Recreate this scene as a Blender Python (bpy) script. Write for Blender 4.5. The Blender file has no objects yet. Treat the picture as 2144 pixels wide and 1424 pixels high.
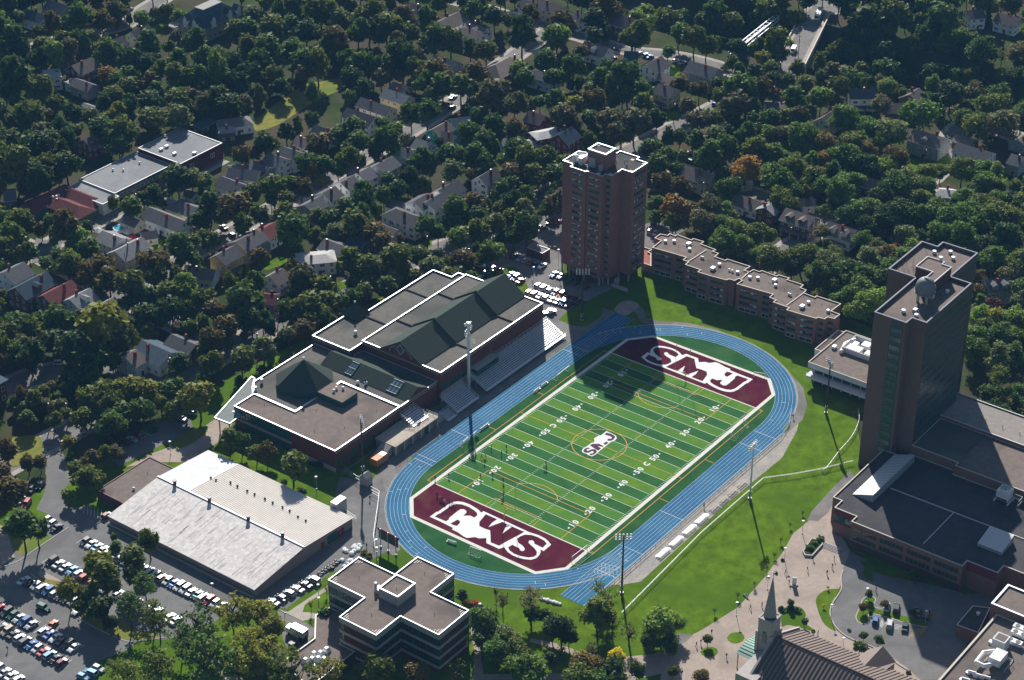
import bpy, bmesh, math, random
from mathutils import Vector, Matrix, Euler

# ------------------------------------------------------------------ camera, light, exposure
SC = bpy.context.scene
COL = SC.collection
PW, PH, FPX = 2144.0, 1424.0, 4409.254
CAM_LOC = Vector((-481.3567, -322.6694, 391.0073))
CAM_EUL = Euler((1.026164, -0.00254012, -0.92860565), 'XYZ')
CAM_ROT = CAM_EUL.to_matrix()
cd = bpy.data.cameras.new('camera'); cam = bpy.data.objects.new('camera', cd); COL.objects.link(cam)
cam.location = CAM_LOC; cam.rotation_euler = CAM_EUL
cd.sensor_fit = 'HORIZONTAL'; cd.sensor_width = 36.0; cd.lens = FPX / PW * 36.0
cd.clip_start = 5.0; cd.clip_end = 6000.0
SC.camera = cam
SUN_AZ, SUN_EL = math.radians(39.5), math.radians(30.8)
world = bpy.data.worlds.new('World'); SC.world = world; world.use_nodes = True
wn = world.node_tree; bgn = wn.nodes['Background']
sky = wn.nodes.new('ShaderNodeTexSky'); sky.sky_type = 'NISHITA'; sky.sun_disc = False
sky.sun_elevation = SUN_EL; sky.sun_rotation = math.pi / 2 - SUN_AZ
sky.air_density = 1.0; sky.dust_density = 0.6; sky.ozone_density = 1.6
wn.links.new(sky.outputs[0], bgn.inputs[0]); bgn.inputs[1].default_value = 0.05
sd = bpy.data.lights.new('sun', 'SUN'); sd.energy = 5.0; sd.angle = math.radians(0.53); sd.color = (1.0, 0.955, 0.89)
sun = bpy.data.objects.new('sun', sd); COL.objects.link(sun)
sdir = Vector((math.cos(SUN_AZ) * math.cos(SUN_EL), math.sin(SUN_AZ) * math.cos(SUN_EL), math.sin(SUN_EL)))
sun.rotation_euler = sdir.to_track_quat('Z', 'Y').to_euler(); sun.location = sdir * 900
vs = SC.view_settings; vs.view_transform = 'Standard'; vs.look = 'None'; vs.exposure = 0.72; vs.gamma = 1.0
vs.use_curve_mapping = False

# ------------------------------------------------------------------ pixels to places
def U(q, z=0.0):
    d = CAM_ROT @ Vector(((q[0] - PW / 2) / FPX, -(q[1] - PH / 2) / FPX, -1.0))
    return CAM_LOC + d * ((z - CAM_LOC.z) / d.z)
def PX(p):
    d = CAM_ROT.transposed() @ (Vector(p) - CAM_LOC)
    return (PW / 2 + FPX * d.x / -d.z, PH / 2 - FPX * d.y / -d.z)
def zr(x0, y0, s): return lambda x, y: (x0 + x * s, y0 + y * s)
A = zr(0, 0, .2528); B = zr(530, 0, .2528); C = zr(1060, 0, .2528); D = zr(1600, 0, .2537); E = zr(0, 350, .2528)
F = zr(530, 350, .2528); G = zr(1060, 250, .2528); H = zr(1600, 350, .2537); I = zr(430, 550, .2528); J = zr(700, 550, .2528)
K = zr(1330, 450, .2528); N = zr(0, 700, .2528); O = zr(0, 1060, .2556); P = zr(400, 850, .2528); Q = zr(520, 1070, .2519)
S = zr(1000, 1070, .2519); T = zr(1400, 1070, .24863); V = zr(1720, 830, .21063); X = zr(1700, 1100, .22758)
f1 = zr(780, 650, .24575); f2 = zr(1200, 650, .24575); f3 = zr(780, 950, .24575); f4 = zr(1200, 950, .24575)
lg = zr(880, 1010, .14045); a1 = zr(430, 740, .14045); a2 = zr(700, 720, .14045); a3 = zr(1680, 660, .09834)
a4 = zr(1820, 490, .14043); a5 = zr(1720, 980, .19776); a6 = zr(1560, 1180, .17137); a7 = zr(1900, 1220, .22761)
cl = zr(1190, 870, .07022); b1 = zr(1100, 540, .23721); b2 = zr(960, 440, .24561); b3 = zr(700, 960, .2454)
b4 = zr(0, 860, .27897); b5 = zr(1960, 880, .20087); FULL = zr(0, 0, 1)
def pts(zoom, coords, z=0.0):
    return [U(zoom(*c), z) for c in coords]

# ------------------------------------------------------------------ materials
MATS = {}
def mat(name, col, rough=0.85, spec=0.15, metal=0.0, var=0.12, scale=0.35, bump=0.0, var2=0.0, coat=0.0, rnd=0.0, dark=None, dscale=0.06, dth=0.55):
    if name in MATS: return MATS[name]
    m = bpy.data.materials.new(name); m.use_nodes = True; nt = m.node_tree; L = nt.links; b = nt.nodes['Principled BSDF']
    b.inputs['Roughness'].default_value = rough; b.inputs['Specular IOR Level'].default_value = spec
    b.inputs['Metallic'].default_value = metal; b.inputs['Coat Weight'].default_value = coat
    b.inputs['Base Color'].default_value = (*col, 1)
    tc = nt.nodes.new('ShaderNodeTexCoord')
    if var or var2 or dark:
        n1 = nt.nodes.new('ShaderNodeTexNoise'); n1.inputs['Scale'].default_value = scale; n1.inputs['Detail'].default_value = 6
        n1.inputs['Roughness'].default_value = 0.65
        L.new(tc.outputs['Object'], n1.inputs['Vector'])
        r1 = nt.nodes.new('ShaderNodeMapRange'); r1.inputs['From Min'].default_value = .3; r1.inputs['From Max'].default_value = .7
        r1.inputs['To Min'].default_value = 1 - var; r1.inputs['To Max'].default_value = 1 + var
        L.new(n1.outputs['Fac'], r1.inputs['Value'])
        mul = nt.nodes.new('ShaderNodeVectorMath'); mul.operation = 'SCALE'; mul.inputs[0].default_value = col
        L.new(r1.outputs['Result'], mul.inputs['Scale']); out = mul.outputs[0]
        if dark:
            n2 = nt.nodes.new('ShaderNodeTexNoise'); n2.inputs['Scale'].default_value = dscale; n2.inputs['Detail'].default_value = 5
            n2.inputs['Distortion'].default_value = .6
            L.new(tc.outputs['Object'], n2.inputs['Vector'])
            r2 = nt.nodes.new('ShaderNodeMapRange'); r2.inputs['From Min'].default_value = dth - .06; r2.inputs['From Max'].default_value = dth + .1
            L.new(n2.outputs['Fac'], r2.inputs['Value'])
            mx = nt.nodes.new('ShaderNodeMix'); mx.data_type = 'RGBA'
            L.new(r2.outputs['Result'], mx.inputs['Factor']); L.new(out, mx.inputs['A']); mx.inputs['B'].default_value = (*dark, 1)
            out = mx.outputs['Result']
        if rnd:
            oi = nt.nodes.new('ShaderNodeObjectInfo'); r3 = nt.nodes.new('ShaderNodeMapRange')
            r3.inputs['To Min'].default_value = 1 - rnd; r3.inputs['To Max'].default_value = 1 + rnd
            L.new(oi.outputs['Random'], r3.inputs['Value'])
            m2 = nt.nodes.new('ShaderNodeVectorMath'); m2.operation = 'SCALE'
            L.new(out, m2.inputs[0]); L.new(r3.outputs['Result'], m2.inputs['Scale']); out = m2.outputs[0]
        L.new(out, b.inputs['Base Color'])
    if bump:
        nb = nt.nodes.new('ShaderNodeTexNoise'); nb.inputs['Scale'].default_value = 4.0; nb.inputs['Detail'].default_value = 8
        L.new(tc.outputs['Object'], nb.inputs['Vector'])
        bp = nt.nodes.new('ShaderNodeBump'); bp.inputs['Strength'].default_value = bump; bp.inputs['Distance'].default_value = .12
        L.new(nb.outputs['Fac'], bp.inputs['Height']); L.new(bp.outputs['Normal'], b.inputs['Normal'])
    MATS[name] = m; return m
def leafmat(name, col, col2, trans=0.35):
    if name in MATS: return MATS[name]
    m = bpy.data.materials.new(name); m.use_nodes = True; nt = m.node_tree; L = nt.links
    for n in list(nt.nodes): nt.nodes.remove(n)
    out = nt.nodes.new('ShaderNodeOutputMaterial'); geo = nt.nodes.new('ShaderNodeNewGeometry'); oi = nt.nodes.new('ShaderNodeObjectInfo')
    mx = nt.nodes.new('ShaderNodeMix'); mx.data_type = 'RGBA'; mx.inputs['A'].default_value = (*col, 1); mx.inputs['B'].default_value = (*col2, 1)
    L.new(geo.outputs['Random Per Island'], mx.inputs['Factor'])
    hs = nt.nodes.new('ShaderNodeHueSaturation'); r = nt.nodes.new('ShaderNodeMapRange'); r.inputs['To Min'].default_value = .75; r.inputs['To Max'].default_value = 1.25
    L.new(oi.outputs['Random'], r.inputs['Value']); L.new(r.outputs['Result'], hs.inputs['Value']); L.new(mx.outputs['Result'], hs.inputs['Color'])
    df = nt.nodes.new('ShaderNodeBsdfDiffuse'); tr = nt.nodes.new('ShaderNodeBsdfTranslucent'); gl = nt.nodes.new('ShaderNodeBsdfGlossy')
    gl.inputs['Roughness'].default_value = .5; gl.inputs['Color'].default_value = (.85, .88, .85, 1)
    L.new(hs.outputs['Color'], df.inputs['Color']); L.new(hs.outputs['Color'], tr.inputs['Color'])
    ms = nt.nodes.new('ShaderNodeMixShader'); ms.inputs[0].default_value = trans; L.new(df.outputs[0], ms.inputs[1]); L.new(tr.outputs[0], ms.inputs[2])
    m2 = nt.nodes.new('ShaderNodeMixShader'); m2.inputs[0].default_value = .012; L.new(ms.outputs[0], m2.inputs[1]); L.new(gl.outputs[0], m2.inputs[2])
    L.new(m2.outputs[0], out.inputs['Surface'])
    MATS[name] = m; return m

white_line = mat('white_line_paint', (.68, .69, .67), .8, .1, var=.06, scale=2)
cream_line = mat('cream_line_paint', (.62, .60, .54), .85, .1, var=.08, scale=1)
orange_line = mat('orange_line_paint', (.62, .30, .04), .8, .1, var=.08)
yellow_line = mat('yellow_line_paint', (.55, .36, .06), .8, .1, var=.15, scale=2)
turf_light = mat('turf_light', (.098, .205, .024), .95, .03, var=.16, scale=.25, dark=(.07, .185, .035), dscale=.08, dth=.5)
turf_dark = mat('turf_dark', (.030, .108, .030), .95, .03, var=.22, scale=.2, dark=(.034, .125, .036), dscale=.08, dth=.5)
turf_side = mat('turf_side', (.022, .088, .028), .95, .03, var=.22, scale=.15, dark=(.05, .12, .035), dscale=.05, dth=.58)
maroon_turf = mat('maroon_turf', (.082, .010, .026), .95, .03, var=.22, scale=.25, dark=(.10, .035, .028), dscale=.07, dth=.58)
track_blue = mat('track_blue', (.022, .120, .235), .9, .1, var=.12, scale=.4, dark=(.034, .150, .265), dscale=.05, dth=.52)
ground_m = mat('ground_soil_grass', (.040, .058, .018), 1, .02, var=.35, scale=.12, dark=(.075, .062, .042), dscale=.03, dth=.5, bump=.3)
lawn_m = mat('lawn_grass', (.085, .150, .008), 1, .03, var=.36, scale=.22, dark=(.060, .122, .008), dscale=.028, dth=.54, bump=.6)
lawn_dry = mat('dry_grass', (.20, .19, .045), 1, .03, var=.25, scale=.3, dark=(.12, .17, .03), dscale=.06, dth=.52, bump=.3)
asphalt = mat('asphalt', (.175, .172, .168), .95, .06, var=.14, scale=.3, dark=(.140, .138, .136), dscale=.08, dth=.54)
asphalt_old = mat('asphalt_worn', (.20, .19, .18), .95, .06, var=.18, scale=.3, dark=(.15, .145, .14), dscale=.09, dth=.52)
concrete = mat('concrete', (.38, .345, .30), .92, .1, var=.14, scale=.5, dark=(.31, .28, .245), dscale=.12, dth=.56)
paver = mat('plaza_paver', (.36, .295, .25), .92, .08, var=.13, scale=.6, dark=(.29, .24, .205), dscale=.1, dth=.55)
gravel_m = mat('gravel', (.30, .285, .265), .95, .05, var=.3, scale=1.2, dark=(.38, .34, .29), dscale=.15, dth=.52)

# ------------------------------------------------------------------ builders
class MB:
    def __init__(s): s.v = []; s.f = []; s.m = []
    def face(s, ps, mi=0):
        n = len(s.v); s.v += [tuple(p) for p in ps]; s.f.append(tuple(range(n, n + len(ps)))); s.m.append(mi)
    def prism(s, poly, z0, z1, mi=0, top=None, cap=True, bottom=False):
        n = len(s.v); k = len(poly)
        area = sum(poly[i][0] * poly[(i + 1) % k][1] - poly[(i + 1) % k][0] * poly[i][1] for i in range(k))
        pl = list(poly) if area > 0 else list(poly)[::-1]
        s.v += [(p[0], p[1], z0) for p in pl] + [(p[0], p[1], z1) for p in pl]
        for i in range(k):
            j = (i + 1) % k; s.f.append((n + i, n + j, n + k + j, n + k + i)); s.m.append(mi)
        if cap: s.f.append(tuple(range(n + k, n + 2 * k))); s.m.append(mi if top is None else top)
        if bottom: s.f.append(tuple(range(n + k - 1, n - 1, -1))); s.m.append(mi)
    def box(s, x0, x1, y0, y1, z0, z1, mi=0, top=None):
        s.prism([(x0, y0), (x1, y0), (x1, y1), (x0, y1)], z0, z1, mi, top, True, True)
    def obox(s, c, ax, hx, hy, z0, z1, mi=0, top=None):
        ax = Vector((ax[0], ax[1])).normalized(); ay = Vector((-ax.y, ax.x)); c = Vector((c[0], c[1]))
        s.prism([c - ax * hx - ay * hy, c + ax * hx - ay * hy, c + ax * hx + ay * hy, c - ax * hx + ay * hy], z0, z1, mi, top, True, True)
    def beam(s, p, q, w, h=None, mi=0):
        p = Vector(p); q = Vector(q); d = (q - p)
        if d.length < 1e-6: return
        d.normalize(); up = Vector((0, 0, 1)) if abs(d.z) < .95 else Vector((1, 0, 0))
        a = d.cross(up).normalized() * (w / 2); b = a.cross(d).normalized() * ((h or w) / 2)
        n = len(s.v)
        for c in (p, q): s.v += [tuple(c + a + b), tuple(c - a + b), tuple(c - a - b), tuple(c + a - b)]
        for i in range(4):
            j = (i + 1) % 4; s.f.append((n + i, n + j, n + 4 + j, n + 4 + i)); s.m.append(mi)
        s.f += [(n + 3, n + 2, n + 1, n), (n + 4, n + 5, n + 6, n + 7)]; s.m += [mi, mi]
    def tube(s, p, q, r0, r1=None, k=6, mi=0, cap=True):
        p = Vector(p); q = Vector(q); d = (q - p).normalized(); r1 = r0 if r1 is None else r1
        up = Vector((0, 0, 1)) if abs(d.z) < .95 else Vector((1, 0, 0))
        a = d.cross(up).normalized(); b = d.cross(a); n = len(s.v)
        for c, r in ((p, r0), (q, r1)):
            for i in range(k):
                t = 2 * math.pi * i / k; s.v.append(tuple(c + a * (math.cos(t) * r) + b * (math.sin(t) * r)))
        for i in range(k):
            j = (i + 1) % k; s.f.append((n + i, n + k + i, n + k + j, n + j)); s.m.append(mi)
        if cap: s.f += [tuple(range(n, n + k)), tuple(range(n + 2 * k - 1, n + k - 1, -1))]; s.m += [mi, mi]
    def ball(s, c, r, sq=1.0, k=8, rings=5, mi=0, z0=-1.0):
        n = len(s.v); rows = []
        for i in range(rings + 1):
            t = math.asin(z0) + (math.pi / 2 - math.asin(z0)) * i / rings; rr = math.cos(t) * r; row = []
            for j in range(k):
                u = 2 * math.pi * j / k; row.append(len(s.v)); s.v.append((c[0] + rr * math.cos(u), c[1] + rr * math.sin(u), c[2] + math.sin(t) * r * sq))
            rows.append(row)
        for i in range(rings):
            for j in range(k):
                l = (j + 1) % k; s.f.append((rows[i][j], rows[i][l], rows[i + 1][l], rows[i + 1][j])); s.m.append(mi)
    def mesh(s, name, mats, off=(0, 0, 0), smooth=False):
        me = bpy.data.meshes.new(name)
        ox, oy, oz = off
        me.from_pydata([(v[0] - ox, v[1] - oy, v[2] - oz) for v in s.v], [], s.f)
        for m in (mats if isinstance(mats, (list, tuple)) else [mats]): me.materials.append(m)
        me.polygons.foreach_set('material_index', s.m)
        if smooth: me.polygons.foreach_set('use_smooth', [True] * len(s.f))
        me.update(); return me
    def build(s, name, mats, parent=None, smooth=False, kind=None):
        off = WORLDPOS.get(parent.name, (0, 0, 0)) if parent else (0, 0, 0)
        o = bpy.data.objects.new(name, s.mesh(name, mats, off, smooth)); COL.objects.link(o)
        if parent: o.parent = parent
        WORLDPOS[o.name] = off
        if kind: o['kind'] = kind
        return o
WORLDPOS = {}
def thing(name, label, cat, loc=(0, 0, 0), group=None, rz=0.0):
    o = bpy.data.objects.new(name, None); COL.objects.link(o); o.location = loc; o.rotation_euler = (0, 0, rz)
    o.empty_display_size = .5; WORLDPOS[o.name] = tuple(loc)
    o['label'] = label; o['category'] = cat
    if group: o['group'] = group
    return o
def child(name, me, parent, loc=(0, 0, 0), rz=0.0):
    o = bpy.data.objects.new(name, me); COL.objects.link(o); o.parent = parent; o.location = loc
    if rz: o.rotation_euler = (0, 0, rz)
    return o
def struct(name, mb, m, parent=None, kind='structure'):
    o = mb.build(name, m, parent)
    if parent is None: o['kind'] = kind
    return o
def offset(poly, d):
    """miter offset of a closed polygon, d > 0 = inwards"""
    k = len(poly); P2 = [Vector((p[0], p[1])) for p in poly]
    ar = sum(P2[i].x * P2[(i + 1) % k].y - P2[(i + 1) % k].x * P2[i].y for i in range(k)); sg = 1 if ar > 0 else -1
    out = []
    for i in range(k):
        a, b, c = P2[i - 1], P2[i], P2[(i + 1) % k]
        d1 = (b - a).normalized(); d2 = (c - b).normalized()
        n1 = Vector((-d1.y, d1.x)) * sg; n2 = Vector((-d2.y, d2.x)) * sg
        m = n1 + n2
        if m.length < 1e-4: out.append(b + n1 * d); continue
        m.normalize(); out.append(b + m * (d / max(.35, m.dot(n1))))
    return out
def ring(mb, poly, w, z0, z1, mi=0):
    """a band of width w just inside the polygon, from z0 to z1"""
    inn = offset(poly, w); k = len(poly); n = len(mb.v)
    for pl, z in ((poly, z0), (poly, z1), (inn, z1), (inn, z0)): mb.v += [(p[0], p[1], z) for p in pl]
    for i in range(k):
        j = (i + 1) % k
        for r in range(4):
            s = (r + 1) % 4; mb.f.append((n + r * k + i, n + r * k + j, n + s * k + j, n + s * k + i)); mb.m.append(mi)
SHN = [0]
def sheet(name, poly, z, m, parent=None, kind='structure', th=None):
    if parent is None: SHN[0] += 1; z += SHN[0] * .0011
    mb = MB(); P3 = [(p[0], p[1], z) for p in poly]
    ar = sum(P3[i][0] * P3[(i + 1) % len(P3)][1] - P3[(i + 1) % len(P3)][0] * P3[i][1] for i in range(len(P3)))
    if ar < 0: P3 = P3[::-1]
    if th: mb.prism(P3, z - th, z)
    else: mb.face(P3)
    return struct(name, mb, m, parent, kind)
def strip(mb, line, w, z, mi=0, closed=False):
    """flat ribbon along a list of xy points"""
    L = [Vector((p[0], p[1])) for p in line]; k = len(L); lf = []; rt = []
    for i in range(k):
        a = L[i - 1] if (i > 0 or closed) else L[i]; c = L[(i + 1) % k] if (i < k - 1 or closed) else L[i]
        d = (c - a).normalized(); n = Vector((-d.y, d.x)) * (w / 2); lf.append(L[i] + n); rt.append(L[i] - n)
    for i in range(k if closed else k - 1):
        j = (i + 1) % k
        mb.face([(rt[i].x, rt[i].y, z), (rt[j].x, rt[j].y, z), (lf[j].x, lf[j].y, z), (lf[i].x, lf[i].y, z)], mi)
def smooth(line, n=4):
    """Catmull-Rom through xy points"""
    L = [Vector((p[0], p[1])) for p in line]; out = []
    for i in range(len(L) - 1):
        p0 = L[max(i - 1, 0)]; p1 = L[i]; p2 = L[i + 1]; p3 = L[min(i + 2, len(L) - 1)]
        for t in range(n):
            u = t / n
            out.append(.5 * ((2 * p1) + (p2 - p0) * u + (2 * p0 - 5 * p1 + 4 * p2 - p3) * u * u + (3 * p1 - p0 - 3 * p2 + p3) * u ** 3))
    out.append(L[-1]); return out
def inpoly(x, y, poly):
    r = False; j = len(poly) - 1
    for i in range(len(poly)):
        xi, yi = poly[i][0], poly[i][1]; xj, yj = poly[j][0], poly[j][1]
        if (yi > y) != (yj > y) and x < (xj - xi) * (y - yi) / (yj - yi) + xi: r = not r
        j = i
    return r

# ------------------------------------------------------------------ ground with the railway cutting
mb = MB(); KX = [(-2500, 0), (303, 0), (310, -12), (349, -13), (359, 0), (3000, 0)]
for (x0, z0), (x1, z1) in zip(KX, KX[1:]):
    mb.face([(x0, -2500, z0), (x1, -2500, z1), (x1, 3000, z1), (x0, 3000, z0)])
struct('ground', mb, ground_m)

# ------------------------------------------------------------------ running track and football field
def stadium(r, cx=42.0, n=36):
    out = []
    for s, base in ((1, -math.pi / 2), (-1, math.pi / 2)):
        for i in range(n + 1):
            t = base + math.pi * i / n; out.append((s * cx + r * math.cos(t) , r * math.sin(t)) if s > 0 else (-cx + r * math.cos(t), r * math.sin(t)))
    return out
mb = MB(); o_, i_ = stadium(43.9), stadium(36.4); k = len(o_)
for i in range(k):
    j = (i + 1) % k; mb.face([(*i_[i], .05), (*o_[i], .05), (*o_[j], .05), (*i_[j], .05)])
for x0, x1, y0, y1 in ((-43, 74.5, 36.4, 45.0), (-73, 45, -45.5, -36.4)):
    mb.face([(x0, y0, .056), (x1, y0, .056), (x1, y1, .056), (x0, y1, .056)])
track = struct('running_track', mb, track_blue)
for kk in range(7):
    mb = MB(); strip(mb, stadium(36.5 + 1.2 * kk), .06, .064, closed=True); mb.build('lane_line', white_line, track)
for y0, x0, x1, sg in ((36.5, -25, 74.5, 1), (-36.5, -73, 42, -1)):
    mb = MB(); mb.box(x0, x1, y0 + sg * 8.4 - .045, y0 + sg * 8.4 + .045, .05, .066); mb.build('lane_line', white_line, track)
    for kk in range(6):
        mb = MB(); xs = (42, 74.5) if sg > 0 else (-73, -42)
        mb.box(xs[0], xs[1], y0 + sg * 1.2 * kk - .03, y0 + sg * 1.2 * kk + .03, .05, .066); mb.build('lane_line', white_line, track)
rnd = random.Random(3)
def radial(x, y0, y1, w=.12):
    mb = MB(); mb.box(x - w / 2, x + w / 2, min(y0, y1), max(y0, y1), .05, .068); mb.build('start_line', white_line, track)
for x, y0, y1 in ((-41.5, -36.5, -45.4), (-19, -36.5, -45.4), (-56, -37, -45.4), (38, -36.5, -45.4), (29, -36.5, -45), (46, 36.5, 44.9), (42, 36.5, 44.9), (-22.5, 36.5, 44.9), (-40.5, 36.5, 44.9), (-43, 36.5, 44)):
    radial(x, y0, y1)
for i in range(34):      # stagger marks on the lanes
    kk = rnd.randrange(6); t = rnd.uniform(-1.5, 1.5); s = rnd.choice((-1, 1)); r = 36.5 + 1.2 * kk
    mb = MB(); a = [(s * (42 + (r + d) * math.cos(t)), (r + d) * math.sin(t)) for d in (0, 1.2)]
    strip(mb, a, .12, .067); mb.build('stagger_mark', white_line, track)
for lane in range(6):    # zigzag relay marks on the near bend
    mb = MB(); zz = []
    for i in range(7): zz.append((-52 - i * 1.0 + lane * .3, -38.0 - lane * 1.2 + (.5 if i % 2 else -.5)))
    strip(mb, zz, .1, .069); mb.build('relay_mark', white_line, track)

# kerb on the outside of the bend
def arc(cx, r, t0, t1, n=24): return [(cx + r * math.cos(t0 + (t1 - t0) * i / n), r * math.sin(t0 + (t1 - t0) * i / n)) for i in range(n + 1)]
mb = MB(); strip(mb, arc(42, 44.1, -1.35, 1.2), .35, .09); strip(mb, arc(-42, 44.1, math.pi / 2 + .25, math.pi * 1.5 - .2), .3, .09)
mb.build('edge_kerb', concrete, track)

field = sheet('football_field', stadium(36.36), .04, turf_side)
YD = .9144; HW = 29.72
edges = [i * 5 for i in range(0, 11)]
def yx(y): return -50.29 + y * YD
stripes = [(e, e + 5) for e in range(0, 50, 5)] + [(50, 60)] + [(e, e + 5) for e in range(60, 110, 5)]
for n_, (a, b) in enumerate(stripes):
    ix = a // 5 if a < 50 else (0 if a == 50 else (105 - a) // 5)
    light = (ix % 2 == 0)
    mb = MB(); mb.face([(yx(a), -HW, .05), (yx(b), -HW, .05), (yx(b), HW, .05), (yx(a), HW, .05)]); mb.build('turf_strip', turf_light if light else turf_dark, field)
for y in range(5, 110, 5):
    mb = MB()
    w = .13 if y != 55 else .16
    mb.box(yx(y) - w / 2, yx(y) + w / 2, -HW if y != 55 else -32.6, HW if y != 55 else 32.6, .045, .058); mb.build('yard_line', white_line if y != 55 else orange_line, field)
for s in (-1, 1):
    mb = MB(); mb.box(s * 50.29 - .22, s * 50.29 + .22, -HW, HW, .045, .060); mb.build('goal_line', cream_line, field)
    ez = [(s * 50.29, -HW), (s * 60.9, -HW), (s * 68.0, -23.7), (s * 68.0, 23.7), (s * 60.9, HW), (s * 50.29, HW)]
    sheet('end_zone', ez, .05, maroon_turf, field)
bord = [(-50.3, -HW), (-61.0, -HW), (-68.1, -23.8), (-68.1, 23.8), (-61.0, HW), (61.0, HW), (68.1, 23.8), (68.1, -23.8), (61.0, -HW)]
mb = MB(); o2 = offset(bord, -1.25); k = len(bord)
for i in range(k):
    j = (i + 1) % k; mb.face([(*bord[i], .057), (*bord[j], .057), (*o2[j], .057), (*o2[i], .057)])
mb.build('field_border', cream_line, field)
mb = MB()
for y in range(1, 110):
    if y % 5 == 0: continue
    for c_, l_ in ((HW - .5, .5), (-HW + .5, .5), (7.8, .33), (-7.8, .33)):
        mb.box(yx(y) - .06, yx(y) + .06, c_ - l_, c_ + l_, .045, .058)
mb.build('hash_marks', white_line, field, kind='stuff')
def textmesh(txt, size, bold=0.0):
    cu = bpy.data.curves.new('digits', 'FONT'); cu.body = txt; cu.size = size; cu.align_x = 'CENTER'; cu.align_y = 'CENTER'; cu.offset = bold; cu.resolution_u = 3
    o = bpy.data.objects.new('digits', cu); COL.objects.link(o); bpy.context.view_layer.update()
    me = bpy.data.meshes.new_from_object(o.evaluated_get(bpy.context.evaluated_depsgraph_get()))
    bpy.data.objects.remove(o); return me
for v in (10, 20, 30, 40, 50, 'C'):
    d0, d1 = (str(v)[0], str(v)[1]) if v != 'C' else ('C', None)
    for half in ((-1, 1) if v != 'C' else (-1,)):
        for side in (-1, 1):
            xc = half * (50.29 - (v if v != 'C' else 55) * YD) if v != 'C' else 0
            flip = 0 if side < 0 else math.pi
            for q_, ch in ((-1, d0), (1, d1)):
                if ch is None: continue
                if v == 'C': q_ = 0
                key = 'digit_' + ch
                if key not in MATS:
                    MATS[key] = textmesh(ch, 2.9, .09); MATS[key].materials.append(white_line)
                o = bpy.data.objects.new('yard_number', MATS[key]); COL.objects.link(o); o.parent = field
                o.location = (xc + (q_ * 1.05 if side < 0 else -q_ * 1.05), side * 18.9, .065); o.rotation_euler = (0, 0, flip)
            if v != 'C':
                mb = MB(); ax = xc + half * 2.5
                mb.face([(ax, side * 18.9 + .45, .065), (ax + half * .9, side * 18.9, .065), (ax, side * 18.9 - .45, .065)][::half]); mb.build('number_arrow', white_line, field)
# soccer markings in orange
def oline(p, w=.14):
    mb = MB(); strip(mb, p, w * 1.4, .063); mb.build('soccer_line', orange_line, field)
for s in (-1, 1):
    oline([(-50.3, s * 32.6), (50.3, s * 32.6)])
    oline([(s * 50.0, -20.2), (s * 34.0, -20.2)]); oline([(s * 34.0, -20.2), (s * 34.0, 20.2)]); oline([(s * 34.0, 20.2), (s * 50.0, 20.2)])
    oline([(s * 50.0, -9.2), (s * 45.0, -9.2), (s * 45.0, 9.2), (s * 50.0, 9.2)], .16)
    oline([(s * (39.3 - 9.15 * math.cos(t)), 9.15 * math.sin(t)) for t in [(-.93 + 1.86 * i / 16) for i in range(17)]], .16)
    for yy in (-1, 1):
        oline([(s * 50.3, yy * 31.0), (s * 50.3, yy * 32.6)])
        oline([(s * 13.6, yy * 32.6), (s * 13.6, yy * 36.2)])
        oline([(s * (50.3 - .9 * math.cos(t)), yy * (32.6 - .9 * math.sin(t))) for t in [i * math.pi / 12 for i in range(7)]], .1)
oline([(9.15 * math.cos(2 * math.pi * i / 48), 9.15 * math.sin(2 * math.pi * i / 48)) for i in range(49)], .17)

# lettering painted in the end zones and at midfield
SIL = [(140,512),(245,437),(258,441),(415,330),(500,290),(560,283),(640,293),(730,325),(810,370),(870,410),(905,450),(945,430),(1630,745),(1760,785),(1860,835),(1910,880),(1950,930),(1838,1025),(1790,1000),(1795,1040),(1770,1090),(1730,1130),(1650,1155),(1550,1145),(1450,1120),(1370,1085),(1300,1035),(1250,965),(1175,992),(985,905),(985,830),(870,835),(820,815),(700,830),(650,810),(560,745),(470,700),(490,680),(300,585)]
LET = [[(215,512),(270,470),(290,468),(420,375),(470,342),(540,322),(620,330),(720,365),(800,415),(845,455),(850,490),(805,525),(740,495),(640,498),(690,450),(685,425),(650,400),(600,400),(540,440),(430,530),(425,555),(380,580)],
       [(450,615),(555,555),(590,575),(590,605),(545,650),(500,640)],
       [(975,475),(1145,550),(1065,605),(1015,668),(1225,590),(1295,625),(1225,762),(1370,660),(1550,738),(1460,790),(1270,890),(1175,945),(1050,895),(1045,765),(1040,715),(960,690),(880,650),(880,590),(935,525)],
       [(1445,840),(1490,805),(1560,780),(1660,785),(1760,820),(1850,870),(1885,915),(1825,975),(1700,915),(1700,890),(1670,862),(1620,870),(1612,900),(1640,930),(1700,980),(1735,1030),(1735,1080),(1690,1110),(1610,1120),(1500,1100),(1400,1065),(1330,1015),(1310,970),(1370,930),(1480,985),(1485,1010),(1520,1028),(1555,1010),(1555,980),(1520,940),(1460,900)]]
for s in (1, -1):
    sheet('lettering_outline', [(s * p.x, s * p.y) for p in pts(lg, SIL, .06)], .062, white_line, field)
    for L_ in LET: sheet('letter', [(s * p.x, s * p.y) for p in pts(lg, L_, .06)], .07, maroon_turf, field)
SIL2 = [(1135,470),(1240,515),(1340,560),(1420,610),(1440,660),(1430,710),(1370,760),(1290,785),(1260,800),(900,1090),(850,1140),(780,1190),(700,1225),(560,1170),(560,1150),(450,1120),(400,1080),(410,1030),(450,980),(540,930),(600,890),(690,820),(760,810),(780,770),(765,690),(830,650),(910,600),(950,610)]
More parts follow.
